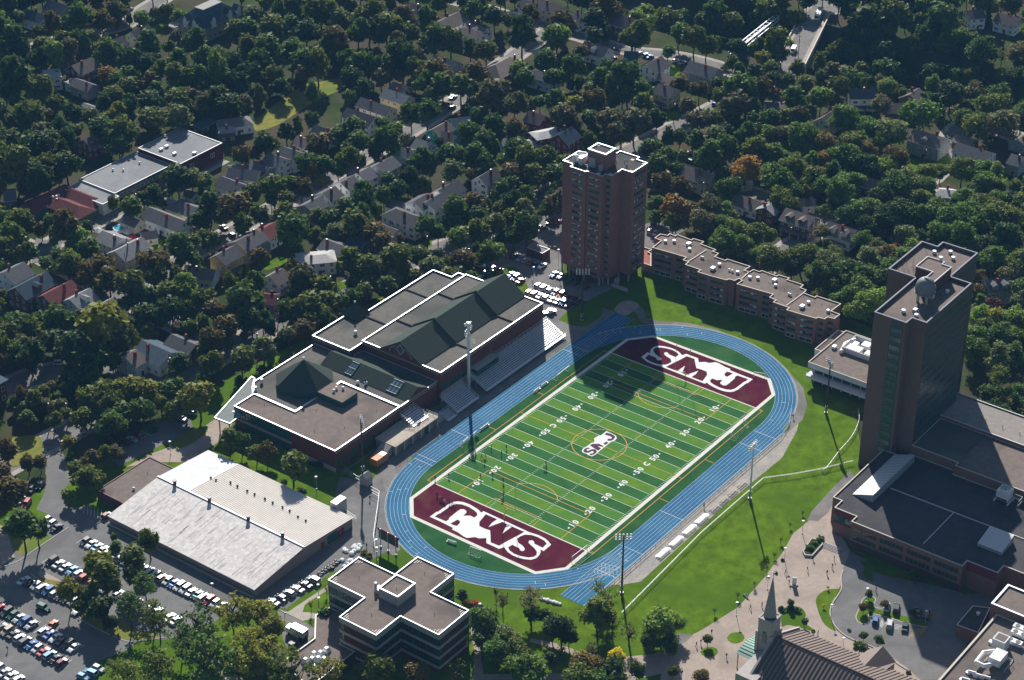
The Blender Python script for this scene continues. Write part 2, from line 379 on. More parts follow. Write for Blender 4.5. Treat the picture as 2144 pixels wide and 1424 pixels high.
LET2 = [[(1140,515),(1290,555),(1390,620),(1395,660),(1350,720),(1270,760),(1220,765),(1150,750),(1190,690),(1230,705),(1290,690),(1300,660),(1260,630),(1075,570)],
        [(640,895),(710,850),(930,850),(1060,930),(1030,945),(870,915),(980,985),(890,1055),(770,985)], [(1030,855),(1130,780),(1200,820),(1110,880)],
        [(590,960),(640,975),(630,1000),(560,1010),(540,1040),(580,1060),(700,1010),(800,1010),(850,1060),(840,1110),(780,1160),(690,1195),(625,1165),(650,1135),(710,1140),(760,1100),(740,1070),(700,1070),(600,1120),(500,1115),(440,1070),(460,1020),(520,975)]]
purple_ink = mat('purple_turf', (.10, .045, .075), .95, .03, var=.1)
sheet('lettering_outline', pts(cl, SIL2), .068, white_line, field)
for L_ in LET2: sheet('letter', pts(cl, L_), .076, purple_ink, field)

# ------------------------------------------------------------------ campus ground: lawns, paths, lots
kerb_m = mat('kerb_stone', (.42, .39, .35), .9, .1, var=.12)
def ground_patch(name, zoom, coords, z, m, sm=0):
    p = [U(zoom(*c), 0) for c in coords]
    if sm: p = smooth([(q.x, q.y) for q in p] + [(p[0].x, p[0].y)], sm)[:-1]
    return sheet(name, p, z, m)
def kerb(zoom, coords, parent=None, w=.3, h=.14, sm=5, closed=False):
    p = [U(zoom(*c), 0) for c in coords]; p = smooth([(q.x, q.y) for q in p], sm)
    mb = MB(); L = [Vector((q[0], q[1])) for q in p]
    for a, b in zip(L, L[1:]): mb.beam((a.x, a.y, h / 2), (b.x, b.y, h / 2), w, h)
    return struct('kerb', mb, kerb_m)
sheet('campus_lawn', [(-215, -250), (40, -250), (40, -60), (78, -60), (120, -44), (135, 62), (60, 118), (-70, 128), (-215, 128)], .012, lawn_m)
sheet('grass_bank', [(-68, -52), (33, -52), (48, -49), (62, -50), (70, -57), (45, -74), (26, -78), (2, -80), (-20, -79.5), (-46, -83), (-66, -86), (-90, -80), (-92, -60)], .02, lawn_m)
sheet('gravel_strip', [(-60, -45.6), (-57.5, -48.5), (-53, -52), (-3, -51.4), (30, -52.3), (47, -48), (58, -43), (53, -41.8), (46, -45.6)], .03, gravel_m)
ground_patch('track_path', FULL, [(1290,640),(1325,632),(1345,645),(1352,665),(1375,672),(1440,676),(1500,690),(1570,720),(1640,765),(1682,812),(1690,850),(1680,880),(1650,905),(1662,870),(1668,835),(1650,800),(1600,750),(1540,715),(1480,697),(1420,687),(1365,683),(1340,672),(1332,655),(1310,645)], .03, asphalt_old)
sheet('service_yard', [(74, 58), (74.6, 45.4), (40, 45.4), (-26, 45.4), (-42, 45), (-54, 42), (-66, 38), (-74, 33), (-84, 16), (-88, 16), (-84, 34), (-84, 45), (-64, 57.6), (-12, 57.6), (-12, 60), (47, 59), (52, 60)], .024, asphalt_old)
sheet('shaded_lawn', [(-66, 57), (-48, 57), (-48, 51), (-62, 46.5)], .031, lawn_m)
ground_patch('tower_lawn', b1, [(290,545),(450,415),(560,380),(640,410),(680,470),(650,530),(540,600),(420,600),(360,575)], .032, lawn_m, 3)
ground_patch('shot_circle', b1, [(780,460),(830,400),(900,378),(980,395),(1000,430),(890,510),(800,480)], .04, paver, 3)
ground_patch('tower_lot', FULL, [(985,560),(1060,500),(1090,470),(1180,420),(1180,600),(1270,590),(1290,600),(1240,625),(1200,650),(1150,680),(1130,640),(1080,560)], .026, asphalt_old)
ground_patch('far_lot', FULL, [(1345,470),(1420,455),(1440,480),(1400,500),(1365,530),(1345,540)], .026, asphalt)
ground_patch('arena_lot', FULL, [(-40,1140),(30,1120),(110,1090),(150,1010),(180,1020),(150,1040),(230,1090),(240,1110),(535,1250),(745,1095),(770,1040),(800,1000),(815,1060),(845,1140),(790,1165),(760,1180),(690,1200),(600,1275),(560,1270),(470,1290),(420,1320),(345,1340),(290,1340),(270,1360),(205,1385),(200,1440),(-60,1440)], .026, asphalt)
ground_patch('entry_drive', b4, [(270,740),(330,620),(350,500),(340,470),(360,350),(470,310),(490,380),(600,540),(470,620),(480,690),(560,740),(640,740),(560,900),(470,860),(400,800)], .026, asphalt, 2)
ground_patch('drop_off_lot', N, [(980,1100),(860,960),(1200,790),(1400,700),(1570,680),(1600,770),(1430,880),(1250,960)], .026, asphalt)
ground_patch('brick_walk', N, [(1040,1100),(1250,990),(1500,900),(1700,760),(1800,690),(1930,740),(1800,900),(1560,1060),(1300,1060)], .033, paver)
ground_patch('grass_oval', N, [(1430,900),(1450,860),(1600,790),(1700,770),(1720,800),(1660,860),(1540,930),(1440,950)], .04, lawn_dry, 3)
ground_patch('lot_island', O, [(270,570),(480,620),(700,760),(900,900),(1100,1000),(1300,1060),(1350,1080),(1130,1100),(1000,1090),(700,950),(520,760),(300,600)], .034, lawn_dry)
kerb(O, [(255,555),(520,770),(700,950),(1000,1095),(1130,1105),(1350,1075)])
ground_patch('plaza_walk', O, [(330,520),(480,600),(500,620),(340,590),(310,560)], .036, paver)
ground_patch('corner_walk', O, [(0,150),(50,180),(120,420),(0,500)], .034, paver)
ground_patch('corner_grass', O, [(80,260),(130,190),(240,180),(420,260),(200,390),(130,370)], .04, lawn_dry, 3)
kerb(O, [(0,505),(150,450),(310,340),(560,175)])
ground_patch('cross_path', Q, [(330,840),(480,740),(660,620),(660,660),(560,720),(470,780),(450,840),(560,850),(570,890),(520,900),(450,915),(240,815)], .03, concrete)
ground_patch('loading_lane', Q, [(250,830),(500,940),(560,985),(540,1040),(420,1180),(330,1180),(230,900)], .03, asphalt_old)
ground_patch('brick_lane', Q, [(1830,880),(1960,890),(2130,960),(2080,1000),(1950,950),(1930,1180),(1960,1400),(1870,1400),(1880,1180)], .03, paver)
ground_patch('south_walk', FULL, [(980,1424),(1010,1412),(1180,1410),(1260,1395),(1310,1375),(1370,1370),(1440,1330),(1430,1400),(1330,1424)], .03, paver)
ground_patch('garden_walk', S, [(440,1060),(620,1090),(800,1150),(880,1190),(1200,1270),(1190,1320),(800,1200),(600,1130),(430,1090)], .03, paver)
ground_patch('south_lawn_walk', O, [(1700,1260),(1800,1230),(2000,1424),(1850,1424)], .03, concrete)
ground_patch('plaza', FULL, [(1415,1345),(1465,1322),(1545,1272),(1600,1210),(1640,1155),(1660,1118),(1700,1085),(1735,1070),(1745,1045),(1760,1120),(1790,1170),(1770,1200),(1765,1215),(1750,1245),(1742,1290),(1760,1315),(1800,1340),(1850,1365),(1960,1424),(1380,1440),(1390,1380)], .03, paver)
ground_patch('bank_path', FULL, [(1690,1090),(1700,1070),(1745,1020),(1780,985),(1790,1000),(1748,1045),(1735,1072),(1712,1092)], .036, asphalt_old)
ground_patch('link_path', T, [(100,1130),(20,1050),(90,1030),(210,1045),(160,1090)], .036, asphalt_old)
ground_patch('visitor_lot', X, [(270,440),(265,500),(262,590),(220,690),(180,780),(170,870),(230,970),(370,1050),(560,1115),(700,1190),(860,1300),(1000,1424),(1240,1424),(1420,1100),(1700,760),(1640,740),(1400,650),(900,560),(560,520),(480,480),(470,420),(560,350),(350,240)], .04, asphalt)
ground_patch('service_court', X, [(560,520),(900,560),(1400,650),(1700,760),(1800,600),(1400,640),(1350,610),(540,340)], .034, asphalt)
for nm, zoom, cs in (('lens_lawn', T, [(1435,655),(1330,665),(1260,710),(1240,760),(1255,830),(1290,920),(1340,980),(1410,1010),(1370,930),(1360,840),(1380,760),(1430,680)]),
                     ('round_lawn', T, [(950,830),(1030,800),(1120,820),(1155,880),(1130,930),(1180,970),(1240,1020),(1100,980),(1000,960),(950,970)]),
                     ('small_round_lawn', T, [(490,1070),(520,1035),(570,1022),(620,1035),(638,1070),(610,1105),(560,1117),(510,1100)]),
                     ('small_round_lawn', T, [(265,1185),(300,1155),(350,1145),(400,1160),(413,1190),(390,1220),(340,1230),(285,1215)]),
                     ('lot_island_lawn', X, [(430,880),(410,830),(440,760),(470,700),(520,660),(570,665),(580,700),(560,760),(720,800),(900,850),(1060,900),(1060,935),(880,900),(700,850),(560,820),(520,880),(470,905)]),
                     ('court_lawn', X, [(440,330),(560,330),(720,390),(900,450),(1330,600),(1000,530),(560,430)])):
    ground_patch(nm, zoom, cs, .05, lawn_m, 3)
kerb(T, [(1470,500),(1450,570),(1455,655),(1420,720),(1370,800),(1360,880),(1400,970),(1470,1040),(1560,1090),(1700,1140),(1830,1215),(1930,1290),(2010,1340)], w=.35, h=.3)
kerb(X, [(420,890),(405,840),(440,760),(470,680),(530,655),(585,680),(570,750),(640,770)])
kerb(X, [(420,890),(470,910),(520,890),(530,815),(700,850),(880,905),(1060,940)])

# streets of the neighbourhood
walk_m = mat('sidewalk', (.36, .325, .29), .95, .06, var=.18, scale=.5)
STREETS = [([(-260, 152), (-113, 147), (-57, 139.5), (-20, 139.5), (58, 129), (100, 121), (150, 119), (209, 113.5), (250, 109), (300, 107)], 9.0),
           ([(-40, 200), (33, 199.5), (120, 201), (177, 204), (240, 214), (285, 220)], 7.5),
           ([(-120, 250), (3, 248.5), (39, 247.5), (80, 248.5)], 7.0),
           ([(-31, 139), (-29, 160), (-27, 187), (-22, 249), (-15, 330)], 7.0),
           ([(60, 400), (117, 396.5), (154, 384), (178, 390), (240, 402)], 7.5),
           ([(276, 330), (276, 203), (276, 176), (284, 156), (286, 130), (278, 108)], 7.0),
           ([(188, 113), (187, 60), (185, 21), (153, 19), (120, 18)], 7.0),
           ([(185, 21), (243, 3), (294, 15), (300, -10), (290, -70)], 7.0),
           ([(-83, 181), (-60, 160), (-57, 141)], 12.0), ([(-130, 190), (-83, 181)], 10.0),
           ([(372, 128), (420, 150), (520, 190)], 9.0), ([(372, 128), (400, 108), (470, 60)], 8.0)]
for n_, (ln, w) in enumerate(STREETS):
    sm_ = smooth(ln, 5)
    mb = MB(); strip(mb, sm_, w + 4.5, .014 + n_ * .0004); struct('sidewalk', mb, walk_m)
    mb = MB(); strip(mb, sm_, w, .03 + n_ * .0015); struct('street', mb, asphalt_old)
for z_, cs, m in ((B, [(0,1000),(100,930),(270,800),(450,690),(560,680),(720,650),(735,740),(600,800),(420,900),(330,960),(200,1040),(60,1085),(0,1060)], lawn_dry), (A, [(2090,1000),(2136,970),(2136,1090),(2100,1060)], lawn_dry),
                  (F, [(80,840),(110,760),(250,740),(280,790),(130,855)], lawn_m), (C, [(1230,960),(1300,900),(1450,950),(1420,990),(1330,1010),(1250,1000)], lawn_m), (C, [(1330,560),(1430,540),(1440,660),(1380,640)], lawn_m),
                  (F, [(1370,640),(1460,600),(1480,650),(1400,670)], lawn_m), (F, [(650,960),(760,950),(790,990),(690,1015)], lawn_m), (F, [(970,560),(1120,440),(1130,490),(1030,620)], lawn_m),
                  (E, [(1250,640),(1340,600),(1350,640),(1280,690)], lawn_m), (N, [(250,490),(470,390),(450,480),(300,510)], lawn_dry), (I, [(400,850),(700,720),(850,670),(870,690),(480,880)], lawn_m),
                  (D, [(640,60),(760,0),(800,70)], lawn_m), (A, [(1240,220),(1380,180),(1390,220),(1280,255)], lawn_m), (H, [(1900,100),(1960,20),(2010,90),(1960,130)], lawn_m), (D, [(1130,1320),(1500,1290),(1560,1390),(1200,1419)], lawn_m),
                  (N, [(100,860),(320,840),(350,1010),(100,1100)], lawn_dry), (N, [(520,1330),(560,1240),(700,1200),(850,1290),(700,1420),(560,1424)], lawn_m),
                  (G, [(1200,1400),(1290,1330),(1500,1424),(1270,1424)], lawn_m), (E, [(300,590),(500,640),(480,720),(260,800)], asphalt_old)):
    ground_patch('lawn' if m is not asphalt_old else 'driveway', z_, cs, .06, m, 2)

# ------------------------------------------------------------------ campus buildings
brick = mat('red_brick', (.150, .052, .040), .92, .08, var=.14, scale=.9, dark=(.125, .046, .038), dscale=.15, dth=.54)
brick_dk = mat('brown_brick', (.105, .060, .050), .92, .08, var=.12, scale=.8)
brick_pink = mat('rose_brick', (.19, .115, .095), .92, .08, var=.12, scale=.7)
roof_gravel = mat('gravel_roof', (.185, .152, .134), .95, .05, var=.16, scale=.5, dark=(.120, .100, .090), dscale=.07, dth=.58)
roof_grey = mat('grey_gravel_roof', (.140, .133, .118), .95, .05, var=.16, scale=.5, dark=(.09, .088, .082), dscale=.05, dth=.56)
roof_dark = mat('dark_membrane_roof', (.070, .067, .070), .9, .08, var=.2, scale=.4, dark=(.05, .05, .055), dscale=.06, dth=.53)
shingle_green = mat('green_shingle', (.050, .066, .055), .95, .08, var=.12, scale=1.2)
coping = mat('white_metal_coping', (.56, .59, .64), .5, .5, metal=.4, var=.04)
coping_tan = mat('stone_coping', (.52, .46, .38), .7, .25, var=.08)
coping_dull = mat('concrete_coping', (.50, .50, .50), .5, .35, var=.08)
green_trim = mat('green_trim', (.015, .085, .075), .5, .3, var=.08)
conc_wall = mat('concrete_panel', (.34, .33, .31), .9, .1, var=.1, scale=.4)
white_wall = mat('white_panel', (.62, .63, .64), .7, .2, var=.06)
metal_grey = mat('galvanised_metal', (.36, .38, .40), .55, .4, metal=.4, var=.1, scale=1.5)
metal_white = mat('white_metal', (.68, .69, .70), .5, .35, metal=.1, var=.05)
metal_dark = mat('dark_metal', (.05, .05, .055), .5, .4, metal=.4, var=.1)
glass_dark = mat('window_glass', (.020, .045, .050), .08, .8, var=.3, scale=.6)
glass_green = mat('green_glass', (.010, .10, .075), .07, .9, var=.4, scale=.5)
frame_teal = mat('teal_frame', (.03, .10, .10), .5, .3, var=.1)
frame_white = mat('white_frame', (.62, .64, .65), .6, .2, var=.05)
blind_m = mat('window_blind', (.50, .52, .50), .8, .1, var=.2, scale=2)
WINM = {}
def winmesh(w, h, panes, frame, glass, style=0, fr=.12, sill=0.0, rows=1):
    """window facing -y, centred on x, bottom at z=0"""
    key = (round(w, 2), h, panes, frame.name, glass.name, style, fr, rows)
    if key in WINM: return WINM[key]
    mb = MB(); r = random.Random(style * 17 + panes)
    for i in range(panes):
        x0 = -w / 2 + fr / 2 + (w - fr) * i / panes; x1 = -w / 2 + fr / 2 + (w - fr) * (i + 1) / panes
        mi = 2 if style and r.random() < .3 else 1
        mb.face([(x0, -.03, 0), (x1, -.03, 0), (x1, -.03, h), (x0, -.03, h)], mi)
        if style and mi == 1 and r.random() < .35:
            zz = h * r.uniform(.4, .7); mb.face([(x0, -.034, zz), (x1, -.034, zz), (x1, -.034, h), (x0, -.034, h)], 2)
    for i in range(panes + 1):
        xx = -w / 2 + fr / 2 + (w - fr) * i / panes; mb.box(xx - fr / 2, xx + fr / 2, -.09, 0, 0, h, 0)
    for i in range(rows + 1):
        zz = (h - fr) * i / rows; mb.box(-w / 2, w / 2, -.10, 0, zz, zz + fr, 0)
    me = mb.mesh('window', [frame, glass, blind_m]); WINM[key] = me; return me
WRND = random.Random(11)
def windows(parent, p0, p1, zs, n, w, h, panes=3, frame=None, glass=None, styles=5, fr=.12, margin=0.0, rows=1, skip=None):
    """rows of windows on the wall from p0 to p1; the outside is to the right of p0->p1"""
    p0 = Vector((p0[0], p0[1])); p1 = Vector((p1[0], p1[1])); d = p1 - p0; L = d.length; d.normalize()
    rz = math.atan2(d.y, d.x); off = WORLDPOS.get(parent.name, (0, 0, 0)); out = Vector((d.y, -d.x))
    for z in zs:
        for i in range(n):
            t = margin + (L - 2 * margin) * (i + .5) / n; p = p0 + d * t + out * .012
            st = WRND.randrange(styles) if styles else 0
            o = bpy.data.objects.new('window', winmesh(w, h, panes, frame or frame_teal, glass or glass_dark, st, fr, rows=rows)); COL.objects.link(o); o.parent = parent
            o.location = (p.x - off[0], p.y - off[1], z - off[2]); o.rotation_euler = (0, 0, rz)
def block(parent, poly, z0, z1, wm, rm, cm=None, cw=.55, par=.35, ct=.12, proud=.05):
    mb = MB(); mb.prism(poly, z0, z1 + par, 0, cap=False); mb.build('wall', wm, parent)
    mb = MB(); mb.prism(offset(poly, .28), z1 - .05, z1, 0); mb.build('roof', rm, parent)
    if par > .02:
        mb = MB(); inn = offset(poly, .25); k = len(poly)
        ring(mb, offset(poly, .003), .25, z1 - .02, z1 + par, 0); mb.build('parapet', wm, parent)
    if cm: mb = MB(); ring(mb, offset(poly, -proud), cw, z1 + par, z1 + par + ct, 0); mb.build('coping', cm, parent)
def rect(x0, x1, y0, y1): return [(x0, y0), (x1, y0), (x1, y1), (x0, y1)]
def gable(parent, x0, x1, y0, y1, ze, zrg, axis, rm, wm, name='roof', over=.3, th=.18):
    """pitched roof, ridge along axis 'x' or 'y', with the gable walls"""
    mb = MB(); mw = MB()
    if axis == 'x':
        ym = (y0 + y1) / 2; s = (zrg - ze) / (ym - y0); e = over
        a = [(x0 - e, y0 - e, ze - s * e), (x1 + e, y0 - e, ze - s * e), (x1 + e, ym, zrg), (x0 - e, ym, zrg)]
        b = [(x0 - e, ym, zrg), (x1 + e, ym, zrg), (x1 + e, y1 + e, ze - s * e), (x0 - e, y1 + e, ze - s * e)]
        ends = [[(xx, y1, ze), (xx, y0, ze), (xx, ym, zrg - .02)][::sg] for xx, sg in ((x0, 1), (x1, -1))]
    else:
        xm = (x0 + x1) / 2; s = (zrg - ze) / (xm - x0); e = over
        a = [(x0 - e, y1 + e, ze - s * e), (x0 - e, y0 - e, ze - s * e), (xm, y0 - e, zrg), (xm, y1 + e, zrg)]
        b = [(xm, y1 + e, zrg), (xm, y0 - e, zrg), (x1 + e, y0 - e, ze - s * e), (x1 + e, y1 + e, ze - s * e)]
        ends = [[(x0, yy, ze), (x1, yy, ze), (xm, yy, zrg - .02)][::sg] for yy, sg in ((y0, 1), (y1, -1))]
    for q in (a, b):
        mb.face([(p[0], p[1], p[2] + th) for p in q]); mb.face(q[::-1])
        for i in range(4):
            j = (i + 1) % 4; mb.face([q[i], q[j], (q[j][0], q[j][1], q[j][2] + th), (q[i][0], q[i][1], q[i][2] + th)])
    r = mb.build(name, rm, parent)
    for e_ in ends: mw = MB(); mw.face(e_); mw.build('gable_wall', wm, parent)
    return r
def vent(parent, x, y, z, kind='box', s=1.0):
    mb = MB()
    if kind == 'box': mb.box(x - .55 * s, x + .55 * s, y - .55 * s, y + .55 * s, z, z + .5 * s); mb.prism([(x + .75 * s * math.cos(t * math.pi / 4), y + .75 * s * math.sin(t * math.pi / 4)) for t in range(8)], z + .6 * s, z + 1.15 * s, bottom=True); mb.box(x - .3 * s, x + .3 * s, y - .3 * s, y + .3 * s, z + .45 * s, z + .65 * s)
    elif kind == 'pipe': mb.tube((x, y, z), (x, y, z + 1.0 * s), .12 * s); mb.tube((x, y, z + 1.0 * s), (x, y, z + 1.15 * s), .2 * s, .1 * s)
    elif kind == 'dome': mb.tube((x, y, z), (x, y, z + .6 * s), .4 * s, k=10); mb.ball((x, y, z + .7 * s), .62 * s, .8, 10, 5)
    elif kind == 'stack': mb.tube((x, y, z), (x, y, z + 1.5 * s), .5 * s, k=10); mb.tube((x, y, z + 1.5 * s), (x, y, z + 1.75 * s), .68 * s, .5 * s, k=10)
    else: mb.box(x - 1.1 * s, x + 1.1 * s, y - .8 * s, y + .8 * s, z + .2, z + 1.3 * s); mb.box(x - 1.0 * s, x - .8 * s, y - .7 * s, y + .7 * s, z, z + .2); mb.box(x + .8 * s, x + 1.0 * s, y - .7 * s, y + .7 * s, z, z + .2)
    return mb.build('roof_vent', metal_white if kind != 'pipe' else metal_dark, parent)
def rail(parent, p, h=1.05, m=None, name='railing', step=2.0):
    mb = MB(); L = [Vector(q) for q in p]
    for a, b in zip(L, L[1:]):
        n = max(1, int((b - a).length / step))
        for i in range(n + 1):
            c = a.lerp(b, i / n); mb.beam(c, c + Vector((0, 0, h)), .06)
        for hh in (h, h * .5): mb.beam(a + Vector((0, 0, hh)), b + Vector((0, 0, hh)), .06)
    return mb.build(name, m or metal_grey, parent)

# gymnasium complex
gym = thing('gymnasium', 'large brick gymnasium with long dark green pitched roof and white roof edges', 'gymnasium', (18, 58, 0))
Mp = rect(-11.5, 47.4, 57.7, 92.6)
block(gym, Mp, 0, 11.7, brick, roof_grey, coping, .42, .3)
Np = [(-18, 92.7), (48.2, 92.7), (48.2, 96.9), (44.2, 96.9), (44.2, 105.6), (4.5, 105.6), (4.5, 109.9), (-18, 109.9)]
block(gym, Np, 0, 10.4, brick, roof_grey, coping, .42, .5)
gr = gable(gym, -11.6, 47.5, 65.9, 84.3, 12.0, 18.0, 'x', shingle_green, brick, over=.25)
for xf in (6.6, 30.2):
    mb = MB()
    for ya, za, yb, zb in ((65.6, 12.0, 75.1, 18.15), (75.1, 18.15, 84.6, 12.0)):
        mb.face([(xf, ya, za), (xf, yb, zb), (xf, yb, zb + .75), (xf, ya, za + .75)]); mb.face([(xf + .4, yb, zb), (xf + .4, ya, za), (xf + .4, ya, za + .75), (xf + .4, yb, zb + .75)])
        mb.face([(xf, ya, za + .75), (xf, yb, zb + .75), (xf + .4, yb, zb + .75), (xf + .4, ya, za + .75)])
    mb.build('roof_fin', shingle_green, gr)
    mb = MB(); mb.box(xf, xf + .35, 58.4, 65.6, 11.7, 12.2); mb.build('roof_curb', roof_dark, gym); mb = MB(); mb.box(xf, xf + .35, 84.6, 92.0, 11.7, 12.2); mb.build('roof_curb', roof_dark, gym)
    mb = MB(); mb.box(xf - 3, xf - 2.65, 93.4, 105, 10.4, 10.85); mb.build('roof_curb', roof_dark, gym)
mb = MB(); cx, cz = 75.1, 13.9
dm = [(0, 2.0), (1.7, 0), (0, -2.0), (-1.7, 0)]
mb.face([(-11.72, cx - a, cz + 1.0 + b) for a, b in dm]); mb.build('gable_window', glass_dark, gym)
mb = MB()
for (a, b), (c, d) in zip(dm, dm[1:] + dm[:1]): mb.beam((-11.74, cx - a, cz + 1 + b), (-11.74, cx - c, cz + 1 + d), .3)
for s in (-1, 1): mb.beam((-11.74, cx + s * 1.9, cz + 1.9), (-11.74, cx + s * 4.6, cz + .3), .22); mb.beam((-11.74, cx + s * 4.6, cz + .3), (-11.74, cx + s * 4.8, cz - 1.2), .22)
mb.build('gable_moulding', conc_wall, gym)
mb = MB(); mb.beam((-11.75, 65.7, 12.0), (-11.75, 75.1, 18.1), .35); mb.beam((-11.75, 75.1, 18.1), (-11.75, 84.5, 12.0), .35); mb.build('barge_board', green_trim, gym)
def frieze(parent, p0, p1, z, step=.9, m=None):
    mb = MB(); p0 = Vector(p0); p1 = Vector(p1); d = p1 - p0; n = int(d.length / step); d.normalize(); o = Vector((d.y, -d.x)) * .05
    for i in range(n):
        c = p0 + d * (step * (i + .5)); mb.obox((c.x + o.x, c.y + o.y), d, step * .27, .09, z, z + .55)
    return mb.build('frieze', m or conc_wall, parent, kind='stuff')
frieze(gym, (-11.5, 57.7), (47.4, 57.7), 10.9); frieze(gym, (-11.5, 92.6), (-11.5, 57.7), 10.9); frieze(gym, (-18, 109.9), (-18, 92.7), 9.8)
mb = MB(); mb.box(-11.56, 47.5, 57.62, 57.7, 0, 4.2); mb.build('concrete_base', conc_wall, gym)
windows(gym, (-11.5, 57.7), (2, 57.7), [4.8], 3, 3.6, 2.2, 3, frame_teal, glass_green, 0)
vent(gym, -7.5, 99, 10.4, 'dome', 1.3)
# small pyramid turret on the street side
mb = MB(); tb = rect(-0.5, 6.5, 104.5, 111.5); mb.prism(tb, 0, 11.0, 0, cap=False)
mb.build('turret_wall', brick, gym)
mb = MB(); tb2 = offset(tb, -.5)
for i in range(4): mb.face([(*tb2[i], 11.0), (*tb2[(i + 1) % 4], 11.0), (3, 108, 15.2)])
mb.face([(*p, 10.98) for p in tb2[::-1]]); tr_ = mb.build('turret_roof', shingle_green, gym)
mb = MB(); mb.ball((3, 108, 15.5), .45, 1, 8, 4); mb.build('finial', metal_white, tr_)

lob = thing('fitness_lobby', 'brown-roofed brick lobby wing with octagonal green pyramid roof beside gymnasium', 'building', (-48, 80, 0))
Lp = [(-64.7, 59.0), (-31.6, 59.0), (-31.6, 85.0), (-54.9, 85.0), (-54.9, 103.5), (-64.7, 103.5)]
block(lob, Lp, 0, 8.0, brick, roof_gravel, coping, .42, .3)
Rp = [(-31.5, 59.0), (-11.6, 59.0), (-11.6, 92.6), (-18.1, 92.6), (-18.1, 108.8), (-49.6, 108.8), (-54.8, 103.4), (-54.8, 85.1), (-31.5, 85.1)]
block(lob, Rp, 0, 7.9, brick, roof_grey, coping, .42, .3)
frieze(lob, (-64.7, 59.0), (-11.6, 59.0), 7.2)
oc = [(-39.5 + 10.4 * math.cos(math.pi / 8 + i * math.pi / 4), 94.3 + 10.4 * math.sin(math.pi / 8 + i * math.pi / 4)) for i in range(8)]
mb = MB(); mb.prism(offset(oc, .9), 7.9, 10.0, 0, cap=False); mb.build('octagon_wall', green_trim, lob)
mb = MB()
for i in range(8): mb.face([(*oc[i], 10.0), (*oc[(i + 1) % 8], 10.0), (-39.5, 94.3, 17.6)])
mb.face([(*p, 9.98) for p in oc[::-1]]); pr = mb.build('pyramid_roof', shingle_green, lob)
mb = MB(); mb.ball((-39.5, 94.3, 18.0), .55, 1, 10, 5); mb.tube((-39.5, 94.3, 17.3), (-39.5, 94.3, 17.8), .25); mb.build('finial', metal_white, pr)
mp = rect(-43.6, -35.9, 74.0, 85.0)
mb = MB(); mb.prism(mp, 8.0, 10.3, 0, top=1); mb.build('plant_room', [green_trim, roof_gravel], lob)
for x, y in ((-38.5, 81), (-37.2, 79.2), (-40.3, 80.6)): vent(lob, x, y, 10.3, 'dome', .9)
for x, y in ((-53, 104.5), (-48, 106.3)): vent(lob, x, y, 7.9, 'stack')
for x, y in ((-29.5, 92.5), (-24.8, 95), (-28.8, 80), (-27.5, 77.5)): vent(lob, x, y, 7.9, 'dome', 1.1)
for x, y in ((-58, 96), (-50, 80), (-60, 72), (-45, 66), (-52, 66), (-38, 64)): vent(lob, x, y, 8.0, 'pipe', .6)
sk = gable(lob, -27.3, -16.4, 59.3, 97.8, 8.0, 10.9, 'y', shingle_green, brick, name='skylight_roof', over=.2)
for y0, y1 in ((84.5, 87.6), (64.8, 69.2)):
    mb = MB(); n = 3; s = 2.9 / 5.45
    def sl(x): return 8.0 + (x + 27.3) * s + .24
    for i in range(n):
        ya = y0 + (y1 - y0) * i / n + .08; yb = y0 + (y1 - y0) * (i + 1) / n - .08
        mb.face([(-26.7, yb, sl(-26.7)), (-26.7, ya, sl(-26.7)), (-22.4, ya, sl(-22.4)), (-22.4, yb, sl(-22.4))], 1)
    for i in range(n + 1):
        yy = y0 + (y1 - y0) * i / n; mb.beam((-26.8, yy, sl(-26.8) + .03), (-22.3, yy, sl(-22.3) + .03), .14)
    for xx in (-26.8, -24.5, -22.3): mb.beam((xx, y0, sl(xx) + .03), (xx, y1, sl(xx) + .03), .14)
    mb.build('skylight', [frame_teal, mat('skylight_glass', (.16, .22, .25), .25, .6, var=.2)], sk)
mb = MB(); mb.box(-27.5, -27.1, 77.5, 78, 8, 10); mb.build('roof_fin', shingle_green, sk)
# glazed corner towards the drive
windows(lob, (-64.7, 103.5), (-64.7, 78.5), [4.6], 10, 2.4, 3.0, 2, frame_teal, glass_green, 0, rows=2)
windows(lob, (-64.7, 100), (-64.7, 78.5), [.3], 6, 3.2, 2.6, 3, frame_teal, glass_green, 0, rows=2)
mb = MB(); mb.box(-64.95, -64.7, 78, 103.5, 3.4, 4.3); mb.box(-64.85, -64.7, 59, 78.4, 0, 1.7); mb.build('concrete_band', conc_wall, lob)
windows(lob, (-64.6, 59.0), (-30, 59.0), [.6], 10, 1.7, 4.4, 1, frame_teal, glass_green, 0)
cp = [(-71.5, 106.2), (-71.0, 99.6), (-64.9, 100.2), (-64.9, 103.7), (-55.2, 103.7), (-49.8, 109.0), (-45.2, 112.2), (-44.9, 114.0)]
mb = MB(); mb.prism(cp, 5.6, 6.0, 0, bottom=True); mb.build('entrance_canopy', mat('canopy_roof', (.19, .215, .205), .85, .1, var=.1), lob)
mb = MB(); ring(mb, offset(cp, -.05), .3, 6.0, 6.25); mb.build('canopy_edge', coping, lob)
for x, y in ((-70.5, 105), (-70.2, 100.8), (-58, 108.6), (-50, 111.5)):
    mb = MB(); mb.tube((x, y, 0), (x, y, 5.6), .22, k=8); mb.build('column', conc_wall, lob)

